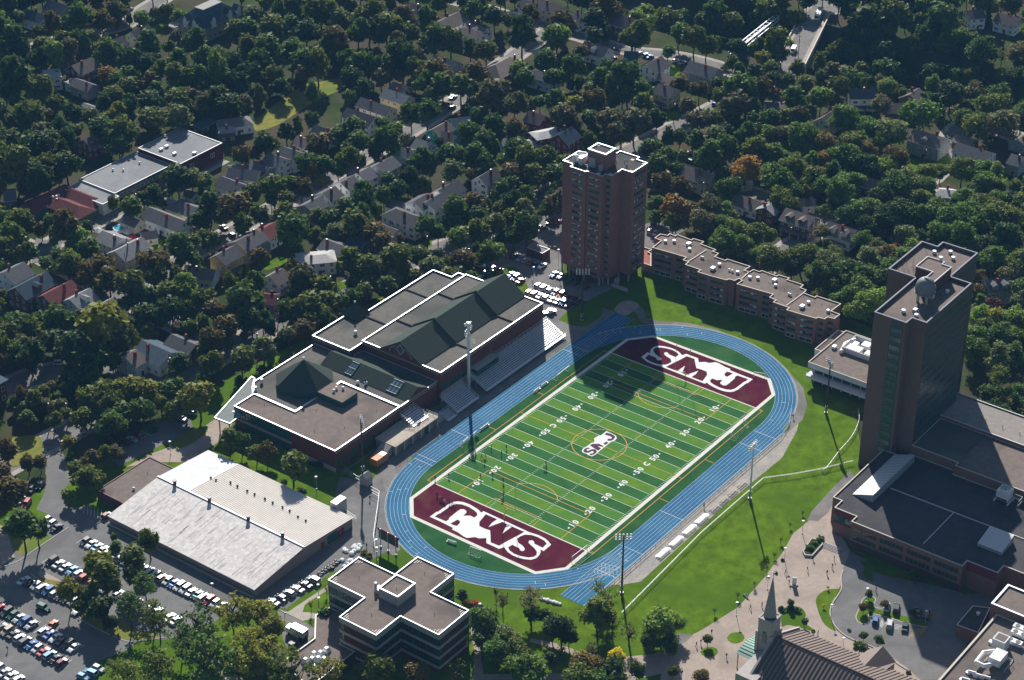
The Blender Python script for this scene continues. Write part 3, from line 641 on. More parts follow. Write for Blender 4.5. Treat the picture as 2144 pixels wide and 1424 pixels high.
# indoor arena with grey membrane and white ribbed roof
arena = thing('arena', 'low wide arena with grey patched roof slope and white ribbed metal slope', 'arena', (-106, 66, 0))
mb = MB(); x0, x1, xr, y0, y1, ze, zg = -128.4, -84.0, -106.4, 35.6, 97.4, 3.0, 5.3
arena_wall = mat('arena_wall', (.27, .215, .20), .9, .1, var=.08, scale=.3)
pr_ = [(x0, ze), (xr, zg), (x1, ze + .3)]
mb.face([(x0, y1, 0), (x0, y0, 0), (x0, y0, ze), (x0, y1, ze)]); mb.face([(x1, y0, 0), (x1, y1, 0), (x1, y1, ze + .3), (x1, y0, ze + .3)])
for yy, sg in ((y0, 1), (y1, -1)): mb.face([(x0, yy, 0), (x1, yy, 0), (x1, yy, ze + .3), (xr, yy, zg), (x0, yy, ze)][::sg])
mb.build('wall', arena_wall, arena)
memb = mat('patched_membrane', (.62, .59, .565), .85, .1, var=.22, scale=.8, dark=(.53, .505, .485), dscale=.5, dth=.57)
nt = memb.node_tree
membw = mat('white_membrane', (.58, .59, .60), .7, .15, var=.12, scale=.3)
ribm = mat('ribbed_white_metal', (.74, .69, .63), .75, .12, metal=.0, var=.06)
mb = MB(); mb.face([(x0 - .4, y1 + .2, ze), (x0 - .4, y0 - .2, ze), (xr, y0 - .2, zg + .1), (xr, y1 + .2, zg + .1)]); mb.face([(x0 - .4, y0 - .2, ze - .3), (x0 - .4, y0 - .2, ze), (x0 - .4, y1 + .2, ze), (x0 - .4, y1 + .2, ze - .3)][::-1]); mb.build('membrane_roof', memb, arena)
rr = random.Random(4); mb = MB(); sl_ = (zg + .1 - ze) / (xr - x0 + .4)
for i in range(150):                      # lapped roll ends on the membrane
    xx = rr.uniform(x0, xr - 4); yy = rr.uniform(y0, y1 - 3); l = rr.uniform(1.5, 5); zz = ze + (xx - x0 + .4) * sl_ + .03; z2 = zz + l * sl_
    w_ = rr.uniform(.08, .35); mb.face([(xx, yy + w_, zz), (xx, yy, zz), (xx + l, yy, z2), (xx + l, yy + w_, z2)])
mb.build('membrane_laps', mat('membrane_lap', (.45, .43, .415), .85, .1, var=.2), arena, kind='stuff')
mb = MB(); ys = 84.0
mb.face([(xr, y1 + .2, zg + .1), (xr, ys, zg + .1), (x1 + .4, ys, ze + .3), (x1 + .4, y1 + .2, ze + .3)]); mb.build('white_roof', membw, arena)
nr = 62
mb = MB()
for i in range(nr):
    ya = y0 - .2 + (ys - y0 + .2) * i / nr; yb = y0 - .2 + (ys - y0 + .2) * (i + 1) / nr; ym = ya + (yb - ya) * .68
    for p_, q_, h0, h1 in ((ya, ym, .1, .1), (ym, yb - .1, .28, .28), (ym, ym, .1, .28), (yb - .1, yb - .1, .28, .1), (yb - .1, yb, .1, .1)):
        mb.face([(xr, q_, zg + h1), (xr, p_, zg + h0), (x1 + .4, p_, ze + .2 + h0), (x1 + .4, q_, ze + .2 + h1)])
mb.build('ribbed_roof', ribm, arena)
mb = MB(); mb.beam((xr, y0 - .3, zg + .25), (xr, y1 + .3, zg + .25), .5, .25); mb.build('ridge_cap', metal_grey, arena)
for q_ in (P(100,810), P(430,960), P(725,1090), N(1408,1255)):
    w_ = U(q_, 6.2); mb = MB(); yy = w_.y; mb.tube((xr, yy, 5.2), (xr, yy, 6.9), .55, k=10); mb.tube((xr, yy, 6.9), (xr, yy, 7.15), .72, .72, k=10); mb.build('roof_stack', metal_dark, arena)
for q_ in ((165,605),(207,625),(328,645),(385,675),(467,715),(527,742),(613,780),(677,812),(759,850),(818,880),(887,930),(951,962)):
    w_ = U(P(*q_), 4.3); mb = MB(); mb.tube((w_.x, w_.y, 3.8), (w_.x, w_.y, 5.0), .3, k=8); mb.tube((w_.x, w_.y, 5.0), (w_.x, w_.y, 5.3), .42, .1, k=8); mb.build('roof_pipe', metal_dark, arena)
for q_, w_, h_, m_ in ((P(1225,1055),1.5,2.3,'d'),(P(1252,1030),1.5,2.3,'d'),(P(1090,1150),1.4,2.3,'d')):
    p_ = U(q_, 1.2); mb = MB(); mb.box(p_.x - w_ / 2, p_.x + w_ / 2, y0 - .1, y0 - .02, .1, h_); mb.build('door', mat('maroon_door', (.20, .03, .04), .6, .2, var=.05), arena)
p_ = U(P(1175,1090), 1.5); mb = MB(); mb.box(p_.x - 2.2, p_.x + 2.2, y0 - .12, y0 - .03, .1, 3.0); mb.build('roller_door', green_trim, arena)
mb = MB(); mb.box(x0 - 1.0, x0 - .5, y0, y1, 0, .7); mb.build('plinth', conc_wall, arena)
mb = MB(); q_ = U(P(1222,820), 3); mb.box(q_.x - 2.4, q_.x + 2.4, q_.y - 1.3, q_.y + 1.3, 0, 5.0); mb.build('cooling_unit', metal_grey, arena)
ann = thing('arena_annex', 'dark brown flat-roofed annex attached to the end of the arena', 'building', (-110, 103, 0))
block(ann, [(-121.4, 97.6), (-98, 97.6), (-98, 110), (-121.4, 110)], 0, 3.2, brick_dk, roof_gravel, mat('maroon_fascia', (.14, .02, .04), .6, .2), .3, .1)
vent(ann, -114, 101, 3.2, 'dome', .8); vent(ann, -105, 104, 3.2, 'pipe', .6)

# cross-shaped office building
cross = thing('cross_office', 'cross-shaped dark brick office block with white-edged flat roof', 'office building', (-116, -9, 0))
Cp = [(-133.5, -16.1), (-122.8, -16.1), (-122.8, -30.0), (-109, -30.0), (-109, -16.1), (-98.2, -16.1), (-98.2, -2.5), (-108.8, -2.5), (-108.8, 11.3), (-122.5, 11.3), (-122.5, -2.5), (-133.5, -2.5)]
brick_deep = mat('deep_red_brick', (.095, .036, .034), .92, .08, var=.12, scale=.8)
block(cross, Cp, 0, 13.8, brick_deep, roof_gravel, coping, .26, .3)
for z in (12.3, 8.75, 5.2, 1.65):
    mb = MB(); ring(mb, offset(Cp, -.12), .4, z, z + (1.9 if z > 12 else .95), 0); mb.build('concrete_band', conc_wall, cross)
k = len(Cp)
for i in range(k):
    a, b = Vector(Cp[i]), Vector(Cp[(i + 1) % k]); L_ = (b - a).length
    outer = L_ > 13.0
    d_ = (b - a).normalized(); inn_end = None
    zs = [2.65, 6.2, 9.75]
    if outer and (i in (2, 5, 8, 11)):
        for e_ in (a, b):
            c0 = a + d_ * .3 if e_ is a else b - d_ * 1.7
            windows(cross, c0, c0 + d_ * 1.4, zs, 1, 1.35, 2.5, 1, frame_teal, glass_green, 0)
    else: windows(cross, a, b, zs, max(2, int(L_ / 2.4)), L_ / max(2, int(L_ / 2.4)) - .05, 2.5, 2, frame_teal, glass_dark, 0, margin=.4, rows=2)
for cx_, cy_, sx, sy in ((-133, -15.6, 1, 1), (-133, -3, 1, -1), (-122.3, -29.5, 1, 1), (-109.5, -29.5, -1, 1), (-98.7, -15.6, -1, 1), (-98.7, -3, -1, -1), (-109.3, 10.8, -1, -1), (-122, 10.8, 1, -1)):
    mb = MB()
    for i in range(3): mb.box(min(cx_ + sx * .4, cx_ + sx * (2.4 - i * .7)), max(cx_ + sx * .4, cx_ + sx * (2.4 - i * .7)), cy_ + sy * (.4 + i * .7) - .15, cy_ + sy * (.4 + i * .7) + .15, 13.8, 13.95)
    mb.build('roof_paver', mat('cream_paver', (.60, .55, .46), .8, .1, var=.1), cross)
pp = [U(Q(*c), 16.9) for c in ((1080,650),(1245,720),(1395,605),(1225,535))]
xs = sorted(p.x for p in pp); ys_ = sorted(p.y for p in pp); px0, px1, py0, py1 = sum(xs[:2]) / 2, sum(xs[2:]) / 2, sum(ys_[:2]) / 2, sum(ys_[2:]) / 2
mb = MB(); mb.prism(rect(px0, px1, py0, py1), 13.8, 16.9, 0, top=1); mb.build('penthouse', [conc_wall, roof_gravel], cross)
mb = MB(); ring(mb, offset(rect(px0, px1, py0, py1), -.05), .4, 16.9, 17.3); mb.build('coping', coping, cross)
mb = MB(); mb.box(px0 - .15, px0 - .02, py0 + .8, py0 + 3.2, 13.9, 16.0); mb.build('louvre', metal_grey, cross)
mb = MB(); mb.box(px0 + 1, px0 + 3.2, py1 + .6, py1 + 2.6, 13.8, 15.2); mb.tube((px0 + 2, py1 + 2.8, 13.8), (px0 + 2, py1 + 2.8, 16.6), .4, k=8); mb.build('air_handler', metal_grey, cross)
for x, y in ((-127, -9), (-116, -23), (-103, -9), (-116, 5), (px0 + 3, py0 + 3)): vent(cross, x, y, 13.8 if x != px0 + 3 else 16.9, 'pipe', .6)
lowp = [(-163, -4), (-122.6, -4), (-122.6, 8), (-139.5, 8), (-139.5, 10), (-163, 10)]
lw = [U(Q(*c), 4) for c in ((270,1270),(550,1065),(690,940),(770,1190),(480,1385))]
annex = thing('office_annex', 'single-storey flat-roofed annex with clustered roof skylights beside cross-shaped office', 'building', (-145, 4, 0))
block(annex, [(-153, -8), (-133.6, -8), (-133.6, -2.3), (-122.7, -2.3), (-122.7, 11), (-128, 12), (lw[1].x, lw[1].y), (lw[0].x, lw[0].y)], 0, 4.0, brick_deep, roof_gravel, coping_dull, .4, .3)
for i, (zx, zy) in enumerate(((475,1240),(545,1185),(555,1290),(600,1180),(630,1230),(580,1225),(530,1230),(650,1150))):
    p = U(Q(zx, zy), 4.8); mb = MB(); b_ = rect(p.x - .95, p.x + .95, p.y - .95, p.y + .95); t_ = offset(b_, .5)
    mb.prism(b_, 4.0, 4.5, 0, cap=False)
    for q_ in range(4): mb.face([(*b_[q_], 4.5), (*b_[(q_ + 1) % 4], 4.5), (*t_[(q_ + 1) % 4], 5.5), (*t_[q_], 5.5)])
    mb.face([(*q2, 5.5) for q2 in t_]); mb.build('roof_skylight', metal_white, annex)

# residence tower
t1 = thing('residence_tower', 'tall red brick residence tower with rows of small windows behind car park', 'tower', (96, 66, 0))
T1 = [(88.7, 79.3), (88.7, 74.3), (86.3, 74.3), (86.3, 67.2), (86.9, 67.2), (86.9, 60.3), (89.2, 60.3), (89.2, 57.8), (96, 57.8), (96, 53.3), (106, 53.3), (106, 58.2), (108.2, 58.2), (108.2, 67), (106, 67), (106, 74), (99, 74), (99, 79.3)]
brick_t = mat('tower_brick', (.25, .130, .112), .92, .08, var=.12, scale=.7, dark=(.225, .118, .102), dscale=.1, dth=.55)
block(t1, T1, 3.0, 45.6, brick_t, roof_dark, coping, .28, .3)
mb = MB(); mb.prism(offset(T1, 1.6), 0, 3.0, 0, cap=False); mb.build('ground_floor', brick_dk, t1)
mb = MB(); mb.face([(p[0], p[1], 3.0) for p in (T1[::-1])]); mb.build('soffit', conc_wall, t1)
for i in range(0, len(T1)):
    a = offset(T1, .35)[i]; mb = MB(); mb.box(a.x - .25, a.x + .25, a.y - .25, a.y + .25, 0, 3.0); mb.build('column', conc_wall, t1)
ZS = [3.9 + 2.62 * i for i in range(16)]
windows(t1, (86.3, 73.9), (86.3, 67.9), ZS, 1, 4.5, 1.15, 5, frame_teal, glass_dark)
windows(t1, (86.9, 66.7), (86.9, 60.9), ZS, 1, 4.6, 1.15, 5, frame_teal, glass_dark)
windows(t1, (89.2, 60.2), (89.2, 57.9), ZS, 1, 1.7, 1.0, 2, frame_teal, glass_dark)
windows(t1, (97.2, 53.3), (105.2, 53.3), ZS, 1, 7.2, 1.15, 8, frame_teal, glass_dark)
mb = MB(); mb.prism(rect(92, 98.5, 62.4, 70.5), 45.6, 51.6, 0, top=1); mb.build('penthouse', [brick_t, roof_dark], t1)
mb = MB(); ring(mb, offset(rect(92, 98.5, 62.4, 70.5), -.05), .55, 51.6, 52.1); mb.build('penthouse_coping', coping, t1)
for x, y, z in ((93, 63.4, 51.6), (97.5, 63.4, 51.6), (93, 69.5, 51.6), (97.5, 69.5, 51.6), (105, 54.3, 45.6), (97.2, 54.6, 45.6), (105.2, 59.5, 45.6), (90.5, 59.3, 45.6), (88.3, 63, 45.6), (89.8, 78, 45.6)):
    mb = MB(); mb.box(x - .65, x + .65, y - .65, y + .65, z, z + .12); mb.build('roof_paver', mat('cream_paver', (.60, .55, .46), .8, .1, var=.1), t1)
mb = MB(); mb.tube((91.5, 75.5, 46.4), (95.0, 72.5, 46.6), 1.35, k=12); mb.ball((91.5, 75.5, 47.6), 1.3, .8, 10, 5); mb.tube((96.8, 74.5, 46.8), (94.5, 76.6, 47.4), .9, k=10); mb.box(90, 93, 71.8, 73.2, 45.6, 48.4); mb.build('rooftop_plant', metal_white, t1)
mb = MB(); mb.box(91.2, 91.9, 66.5, 69.6, 45.6, 49.4); mb.box(90, 91.9, 63.2, 64.2, 45.6, 48.0); mb.build('plant_frame', metal_grey, t1)
rail(t1, [(88.6, 64, 45.6), (90.5, 66, 45.6), (89.3, 72.5, 45.6)], 1.2)
rr = random.Random(8)
for i in range(9): vent(t1, rr.uniform(99, 105), rr.uniform(55.5, 66), 45.6, 'pipe', .9)
mb = MB(); mb.box(89.4, 89.9, 49.5, 56.5, 0, 1.4); mb.box(91, 93, 55.3, 56.6, 0, 2.6); mb.build('entrance_wall', conc_wall, t1)

# office tower with observatory dome
t2 = thing('office_tower', 'tall brown office tower with green glass strips and rooftop observatory dome', 'tower', (66, -78, 0))
T2 = [(41, -74.3), (41, -85.5), (44.8, -85.5), (44.8, -90.5), (75.9, -90.5), (75.9, -83.1), (95.5, -83.1), (95.5, -70.3), (91.7, -70.3), (91.7, -64.6), (68.4, -64.6), (68.4, -74.3)]
tower_wall = mat('tower_brown_panel', (.150, .105, .090), .9, .1, var=.08, scale=.4)
block(t2, T2, 0, 56.9, tower_wall, roof_gravel, mat('aluminium_coping', (.23, .245, .29), .75, .2, metal=.0, var=.05), .5, 1.1)
spandrel = mat('blue_spandrel', (.045, .055, .070), .35, .5, var=.1)
FZ = [8.4 + 3.2 * i for i in range(15)]
mb = MB(); mb.box(40.94, 41.0, -84.5, -80.3, 8, 57.9); mb.build('spandrel_strip', spandrel, t2)
windows(t2, (40.94, -80.4), (40.94, -84.4), FZ, 1, 3.9, 1.9, 4, spandrel, glass_green, 0, fr=.1)
mb = MB(); mb.box(45.2, 75.6, -90.56, -90.5, 8, 57.6); mb.box(76.2, 95.2, -83.16, -83.1, 8, 57.6); mb.build('spandrel_wall', spandrel, t2)
windows(t2, (45.2, -90.56), (75.6, -90.56), FZ, 10, 2.9, 1.75, 4, spandrel, glass_green, 0, fr=.14)
windows(t2, (76.2, -83.16), (95.2, -83.16), FZ, 6, 3.0, 1.75, 4, spandrel, glass_green, 0, fr=.14)
# penthouse: an L of two boxes and the dome drum on legs
pw = [U(a4(*c), 61.5) for c in ((695,480),(945,560),(1230,495),(1140,405),(880,335))]
mb = MB(); ph = [(64.2, -76.6), (64.2, -82.8), (72.9, -82.8), (72.9, -80.2), (75.4, -80.2), (75.4, -74.0), (68.9, -74.0), (68.9, -76.6)]
PH_ = [(pw[0].x, pw[0].y), (pw[0].x, pw[1].y), (pw[1].x - 7.5, pw[1].y), (pw[1].x - 7.5, pw[2].y), (pw[2].x, pw[2].y), (pw[2].x, pw[3].y), (pw[4].x, pw[3].y), (pw[4].x, pw[0].y)]
mb.prism(PH_, 56.9, 61.2, 0, top=1); mb.build('penthouse', [mat('penthouse_brick', (.12, .055, .05), .9, .1, var=.1), roof_gravel], t2)
mb = MB(); ring(mb, offset(PH_, -.05), .25, 61.2, 61.6); mb.build('penthouse_coping', coping_dull, t2)
dc = U(a4(840, 780), 62.0); dx, dy = dc.x, dc.y
mb = MB(); mb.tube((dx, dy, 60.2), (dx, dy, 62.2), 3.05, 3.05, k=24); mb.tube((dx, dy, 59.9), (dx, dy, 60.2), 3.3, 3.3, k=24); dome_m = mat('dome_zinc', (.20, .22, .235), .65, .3, metal=.2, var=.1, scale=1.5); dr = mb.build('dome_drum', dome_m, t2)
mb = MB(); mb.ball((dx, dy, 62.2), 3.05, .95, 24, 8, 0, 0.0); mb.build('observatory_dome', dome_m, t2, smooth=False)
mb = MB()
for i in range(9):
    t_ = math.pi * i / 16; u_ = math.pi * (i + 1) / 16
    mb.beam((dx + .0, dy - math.cos(t_) * 3.12, 62.2 + math.sin(t_) * 3.0), (dx, dy - math.cos(u_) * 3.12, 62.2 + math.sin(u_) * 3.0), 1.0, .25)
mb.build('dome_shutter', dome_m, dr)
for i in range(28):
    t_ = 2 * math.pi * i / 28; mb = MB() if i == 0 else mb
    mb.beam((dx + 3.08 * math.cos(t_), dy + 3.08 * math.sin(t_), 60.25), (dx + 3.08 * math.cos(t_), dy + 3.08 * math.sin(t_), 62.15), .12)
mb.build('drum_ribs', dome_m, dr)
for ox, oy in ((-2.0, 1.2), (-2.0, -1.8), (1.8, 1.6), (1.8, -1.8)):
    mb = MB(); mb.box(dx + ox - .35, dx + ox + .35, dy + oy - .35, dy + oy + .35, 56.9, 60.0); mb.build('dome_leg', conc_wall, t2)
mb = MB(); mb.box(dx + 2.2, pw[1].x - 7.4, dy - 2.0, dy + 1.0, 56.9, 60.6); mb.build('dome_passage', white_wall, t2)
for zx, zy in ((510,1150),(700,1215),(970,270),(1210,270),(1250,360),(1165,855),(1065,365)):
    p = U(a4(zx, zy), 57.4 if zx != 1065 else 61.6); vent(t2, p.x, p.y, 56.9 if zx != 1065 else 61.2, 'box', .9)
p = U(a4(685,1140), 57.3); mb = MB(); mb.box(p.x - .8, p.x + .8, p.y - .6, p.y + .6, 56.9, 57.9); mb.build('roof_hatch', metal_grey, t2)
mb = MB()
for zx, zy, h_ in ((495,470,3),(560,430,3.2),(650,450,3.4),(660,530,3),(845,210,6),(520,560,2.4),(430,530,2.4),(480,350,2.6)):
    p = U(a4(zx, zy), 58); mb.tube((p.x, p.y, 56.9), (p.x, p.y, 56.9 + h_), .05, k=5); mb.beam((p.x - .4, p.y, 56.9 + h_ * .7), (p.x + .4, p.y, 56.9 + h_ * .7), .05)
mb.build('antennas', metal_dark, t2)

# podium of the office tower
pod = thing('podium_building', 'wide low brick podium with dark flat roof around the office tower', 'building', (30, -110, 0))
PD = [(8, -82.7), (8, -85.8), (3.4, -85.8), (3.4, -93.5), (.1, -93.5), (.1, -130.9), (3.4, -130.9), (3.4, -140.7), (7.7, -140.7), (7.7, -190), (42, -190), (42, -107), (44, -107), (44, -90.6), (41.0, -90.6), (41, -82.7)]
block(pod, PD, 0, 9.3, brick_pink, roof_dark, coping_tan, .35, .3)
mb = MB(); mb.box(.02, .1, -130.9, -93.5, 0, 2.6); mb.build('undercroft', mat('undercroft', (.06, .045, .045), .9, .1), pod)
for zz in (3.3, 6.3):
    for b_ in range(4):
        ya = -94.2 - b_ * 9.15; windows(pod, (.1, ya), (.1, ya - 8.4), [zz], 1, 8.2, 1.75, 6, mat('bronze_frame', (.12, .09, .075), .5, .3), glass_dark, 0, fr=.16)
windows(pod, (3.4, -86.2), (3.4, -93.2), [5.2], 1, 6.4, 2.2, 4, green_trim, glass_green, 0)
mb = MB(); mb.box(3.3, 3.42, -93.4, -85.9, 4.3, 5.1); mb.box(3.25, 3.4, -93.4, -85.9, 7.5, 9.5); mb.box(3.25, 3.4, -140.6, -131, 6.4, 9.5); mb.build('maroon_fascia', mat('maroon_fascia', (.14, .02, .04), .6, .2), pod)
vcl = [U(a5(*c), 9.9) for c in ((730,200),(1400,455),(1810,610),(2144,740),(1080,790),(1400,460))]
mb = MB(); mb.beam((vcl[0].x, vcl[0].y, 9.45), (vcl[3].x, vcl[3].y, 9.45), .25, .3); mb.beam((vcl[4].x, vcl[4].y, 9.45), (vcl[5].x, vcl[5].y, 9.45), .25, .3); mb.build('expansion_joint', coping_dull, pod)
for nm, cs, h0, h1 in (('roof_lantern', ((330,270),(550,330),(870,20),(620,-10)), 9.8, 13.0), ('roof_lantern', ((1700,740),(1910,895),(2060,735),(1850,580)), 10.2, 12.6)):
    p = [U(a5(*c), h0 if i in (0,) else h1) for i, c in enumerate(cs)]
    mb = MB()
    if h1 > 12.8: # long shed with ribbed slope
        xa, xb, ya, yb = 14.5, 38.8, -95.8, -83.4
        xa = U(a5(330,275), 9.6).x; yb = U(a5(330,275), 9.6).y; q1 = U(a5(545,290), 12.2); ya = q1.y
        mb.face([(xa, yb, 9.5), (xa, ya, 12.2), (40.8, ya, 12.2), (40.8, yb, 9.5)]); mb.face([(xa, ya, 9.3), (xa, ya, 12.2), (xa, yb, 9.5), (xa, yb, 9.3)][::-1]); mb.face([(xa, ya, 9.3), (40.8, ya, 9.3), (40.8, ya, 12.2), (xa, ya, 12.2)])
        n = 26; mr = MB()
        for i in range(n): mr.beam((xa + (40.8 - xa) * (i + .5) / n, yb, 9.56), (xa + (40.8 - xa) * (i + .5) / n, ya, 12.26), .28, .12)
    else:
        c0 = U(a5(1700,740), 10.4); c1 = U(a5(1910,895), 10.4); c2 = U(a5(2060,735), 11.8); 
        xa, xb = c1.x, c2.x; ya, yb = min(c0.y, c1.y), max(c0.y, c1.y)
        xb = c1.x + (c0 - c1).length * .95; ya = c1.y; yb = c0.y
        mb.prism(rect(xa, xb, ya, yb), 9.3, 10.3, 0, cap=False)
        mb.face([(xa, ya, 10.3), (xb, ya, 11.9), (xb, yb, 11.9), (xa, yb, 10.3)]); mb.face([(xa, ya, 10.3), (xb, ya, 10.3), (xb, ya, 11.9)]); mb.face([(xb, ya, 10.3), (xb, yb, 10.3), (xb, yb, 11.9), (xb, ya, 11.9)]); mb.face([(xb, yb, 10.3), (xa, yb, 10.3), (xb, yb, 11.9)])
        n = 18; mr = MB()
        for i in range(n): yy = ya + (yb - ya) * (i + .5) / n; mr.beam((xa, yy, 10.36), (xb, yy, 11.96), .3, .12)
    la = mb.build(nm, metal_grey, pod); mr.build('roof_ribs', metal_white, la, kind='stuff')
q_ = U(a5(1940,270), 12); mb = MB(); cx_, cy_ = q_.x, q_.y
mb.box(cx_ - 2, cx_ + 2, cy_ - 2, cy_ + 2, 10.4, 13.6); mb.box(cx_ - 2.6, cx_ + 2.6, cy_ - 2.4, cy_ - 2.1, 9.6, 10.2); mb.box(cx_ - 2.6, cx_ + 2.6, cy_ + 2.1, cy_ + 2.4, 9.6, 10.2)
cu = mb.build('cooling_tower', metal_white, pod)
mb = MB(); mb.tube((cx_, cy_, 13.6), (cx_, cy_, 14.2), 1.6, 1.6, k=18, cap=False); mb.build('fan_ring', metal_white, cu)
mb = MB()
for i in range(5): t_ = i * 1.2566; mb.beam((cx_, cy_, 14.0), (cx_ + 1.5 * math.cos(t_), cy_ + 1.5 * math.sin(t_), 14.0), .4, .05)
mb.build('fan_blade', metal_grey, cu)
mb = MB(); mb.face([(cx_ - 2.02, cy_ - 1.8, 10.5), (cx_ - 2.02, cy_ + 1.8, 10.5), (cx_ - 2.02, cy_ + 1.8, 11.3), (cx_ - 2.02, cy_ - 1.8, 11.3)][::-1]); mb.build('louvre', metal_dark, cu)
rail(pod, [(cx_ + 1, cy_ - 2.8, 9.3), (cx_ + 1, cy_ - 5.5, 9.3), (cx_ - 2.5, cy_ - 5.5, 9.3)], 3.2, metal_white, 'pipe_frame', 1.6)
up = thing('podium_upper_block', 'raised brown flat-roofed block with pale gravel strip beside the tower podium', 'building', (60, -125, 0))
UB = [(44.2, -90.8), (44.2, -107), (42.2, -107), (42.2, -190), (64, -190), (64, -90.8)]
block(up, UB, 0, 12.5, brick_pink, roof_gravel, coping_tan, .35, .3)
block(up, [(64.2, -86), (64.2, -190), (80, -190), (80, -86)], 0, 13.5, brick_pink, mat('pale_gravel_roof', (.27, .245, .225), .95, .05, var=.14, scale=.6), coping_dull, .35, .3)
mb = MB(); mb.box(44.5, 63.5, -107, -91, 12.5, 12.9); mb.build('deck_roof', roof_grey, up)
for i in range(7): vent(up, 70, -98 - i * 6, 13.5, 'pipe', .8)

# refectory with white concrete bands
cafe = thing('refectory', 'two-storey building with broad white bands and flat brown roof left of tower', 'building', (85, -45, 0))
block(cafe, [(75.4, -35.2), (75.4, -64), (102, -64), (102, -35.2)], 6.0, 7.7, white_wall, roof_gravel, coping_tan, .3, .3)
mb = MB(); mb.prism([(76.6, -36.4), (76.6, -64), (101, -64), (101, -36.4)], 0, 6.0, 0); mb.build('glass_storey', glass_dark, cafe)
mb = MB(); mb.prism([(73.4, -35.6), (73.4, -66), (76.8, -66), (76.8, -35.6)], 3.0, 3.9, 0, bottom=True); mb.build('balcony_band', white_wall, cafe)
for i in range(8):
    mb = MB(); mb.box(76.4, 76.7, -37.2 - i * 3.6 - .2, -37.2 - i * 3.6, 0, 6); mb.build('column', white_wall, cafe)
rail(cafe, [(73.5, -35.7, 3.9), (73.5, -64, 3.9)], 1.0, metal_white)
block(cafe, [(86, -31.8), (86, -35.0), (102.5, -35.0), (102.5, -31.8)], 0, 6.6, white_wall, roof_gravel, coping_tan, .3, .2)
mw = [U(a3(*c), 9.6) for c in ((840,670),(1375,800),(860,410))]
mb = MB(); xa, ya = mw[0].x, mw[0].y; ring(mb, rect(xa, xa + 10, ya - 16, ya), .25, 7.7, 9.6); mb.build('plant_screen', white_wall, cafe)
for dx_, dy_, sx_, sy_, h_ in ((2, -4, 1.6, 2.6, 1.9), (5.5, -2.5, 1.2, .9, 1.5), (7, -6, 1.5, 1.5, 1.7), (2.5, -10, 1.3, 1.9, 1.6), (7, -11, 1.6, 2, 1.8)):
    mb = MB(); mb.box(xa + dx_ - sx_, xa + dx_ + sx_, ya + dy_ - sy_, ya + dy_ + sy_, 7.8, 7.8 + h_); mb.build('air_handler', metal_white, cafe)
mb = MB(); mb.tube((xa - 1, ya - .5, 8.3), (xa + 4, ya + .8, 8.6), .7, k=10); mb.tube((xa + 4, ya + .8, 8.6), (xa + 8, ya - 1, 9), .7, k=10); mb.ball((xa - 1, ya - .5, 8.3), .9, 1, 10, 5); mb.build('duct', metal_white, cafe)
vent(cafe, 89.3, -37.6, 7.7, 'unit', .8)

# stepped low residence
res = thing('low_residence', 'long stepped four-storey brick residence with brown flat roof beside the track', 'residence', (108, 10, 0))
RF = [(140,270),(330,323),(420,351),(394,372),(440,389),(412,410),(540,455),(515,471),(606,500),(755,540),(780,531),(822,545),(860,526),(886,541),(840,571),(1045,630),(1140,656),(1110,681),(1165,705),(1140,721),(1275,769),(1250,785),(1350,816),(1500,858),(1516,848),(1570,862),(1594,846),(1650,860),(1697,822),(1625,795),(1705,735),
      (1500,668),(1488,680),(1396,645),(1420,622),(1370,602),(1395,578),(1260,535),(1280,522),(1190,495),(1170,505),(1050,459),(1030,468),(977,450),(945,470),(905,458),(955,425),(760,364),(745,375),(662,345),(692,318),(642,300),(670,288),(545,240),(570,220),(480,194),(465,205),(345,160),(330,172),(286,152),(270,168),(207,156),(160,190),(215,211)]
RP = [(p.x, p.y) for p in pts(K, RF, 11.0)]
block(res, RP, 0, 10.6, brick_t, roof_gravel, coping_tan, .35, .3)
RPf = RP[:29]
for a, b in zip(RPf, RPf[1:]):
    a, b = Vector(a), Vector(b); L_ = (b - a).length
    if b.y > a.y - .5 or L_ < 2.2: continue
    w_ = min(L_ * .72, 7.2); windows(res, a, b, [3.2, 5.75, 8.3], 1, w_, 1.15, max(2, int(w_ / 1.2)), frame_teal, glass_dark, 5)
    if L_ > 4:
        m_ = (a + b) / 2; windows(res, a, b, [.4], 1, w_, 1.6, max(2, int(w_ / 1.8)), frame_white, glass_dark, 0)
for zx, zy, kd in ((250,215,'box'),(322,215,'box'),(443,240,'unit'),(450,280,'box'),(548,348,'dome'),(562,352,'dome'),(697,408,'box'),(643,443,'unit'),(780,452,'dome'),(805,462,'dome'),(847,472,'box'),(948,515,'box'),(1015,520,'box'),(1155,540,'unit'),(1162,580,'box'),(1272,652,'dome'),(1287,658,'dome'),(1435,722,'box'),(1383,758,'unit'),(1597,792,'box')):
    p = U(K(zx, zy), 11.2); vent(res, p.x, p.y, 10.6, kd, .85)
rr = random.Random(6)
for i in range(22):
    t_ = rr.random(); p = U(K(230 + 1380 * t_, 215 + 560 * t_ + rr.uniform(-15, 15)), 10.6); vent(res, p.x, p.y, 10.6, 'pipe', .55)
for q_ in (((590,290),(437,388)),((940,474),(880,530)),((1393,648),(1252,752))):
    a, b = U(K(*q_[0]), 10.8), U(K(*q_[1]), 10.8); mb = MB(); mb.beam((a.x, a.y, 10.75), (b.x, b.y, 10.75), .35, .35); mb.build('roof_divider', coping_tan, res)
lk = thing('brick_terrace', 'small red brick terrace between residence tower and low residence', 'terrace', (108, 52, 0))
p = [U(G(*c), 3.0) for c in ((1135,1055),(1205,1080),(1175,1100),(1200,1110),(1200,1215),(1130,1190))]
block(lk, [(q.x, q.y) for q in p], 0, 2.6, brick_t, mat('red_paving', (.30, .13, .10), .9, .1, var=.12), coping_tan, .35, .4)

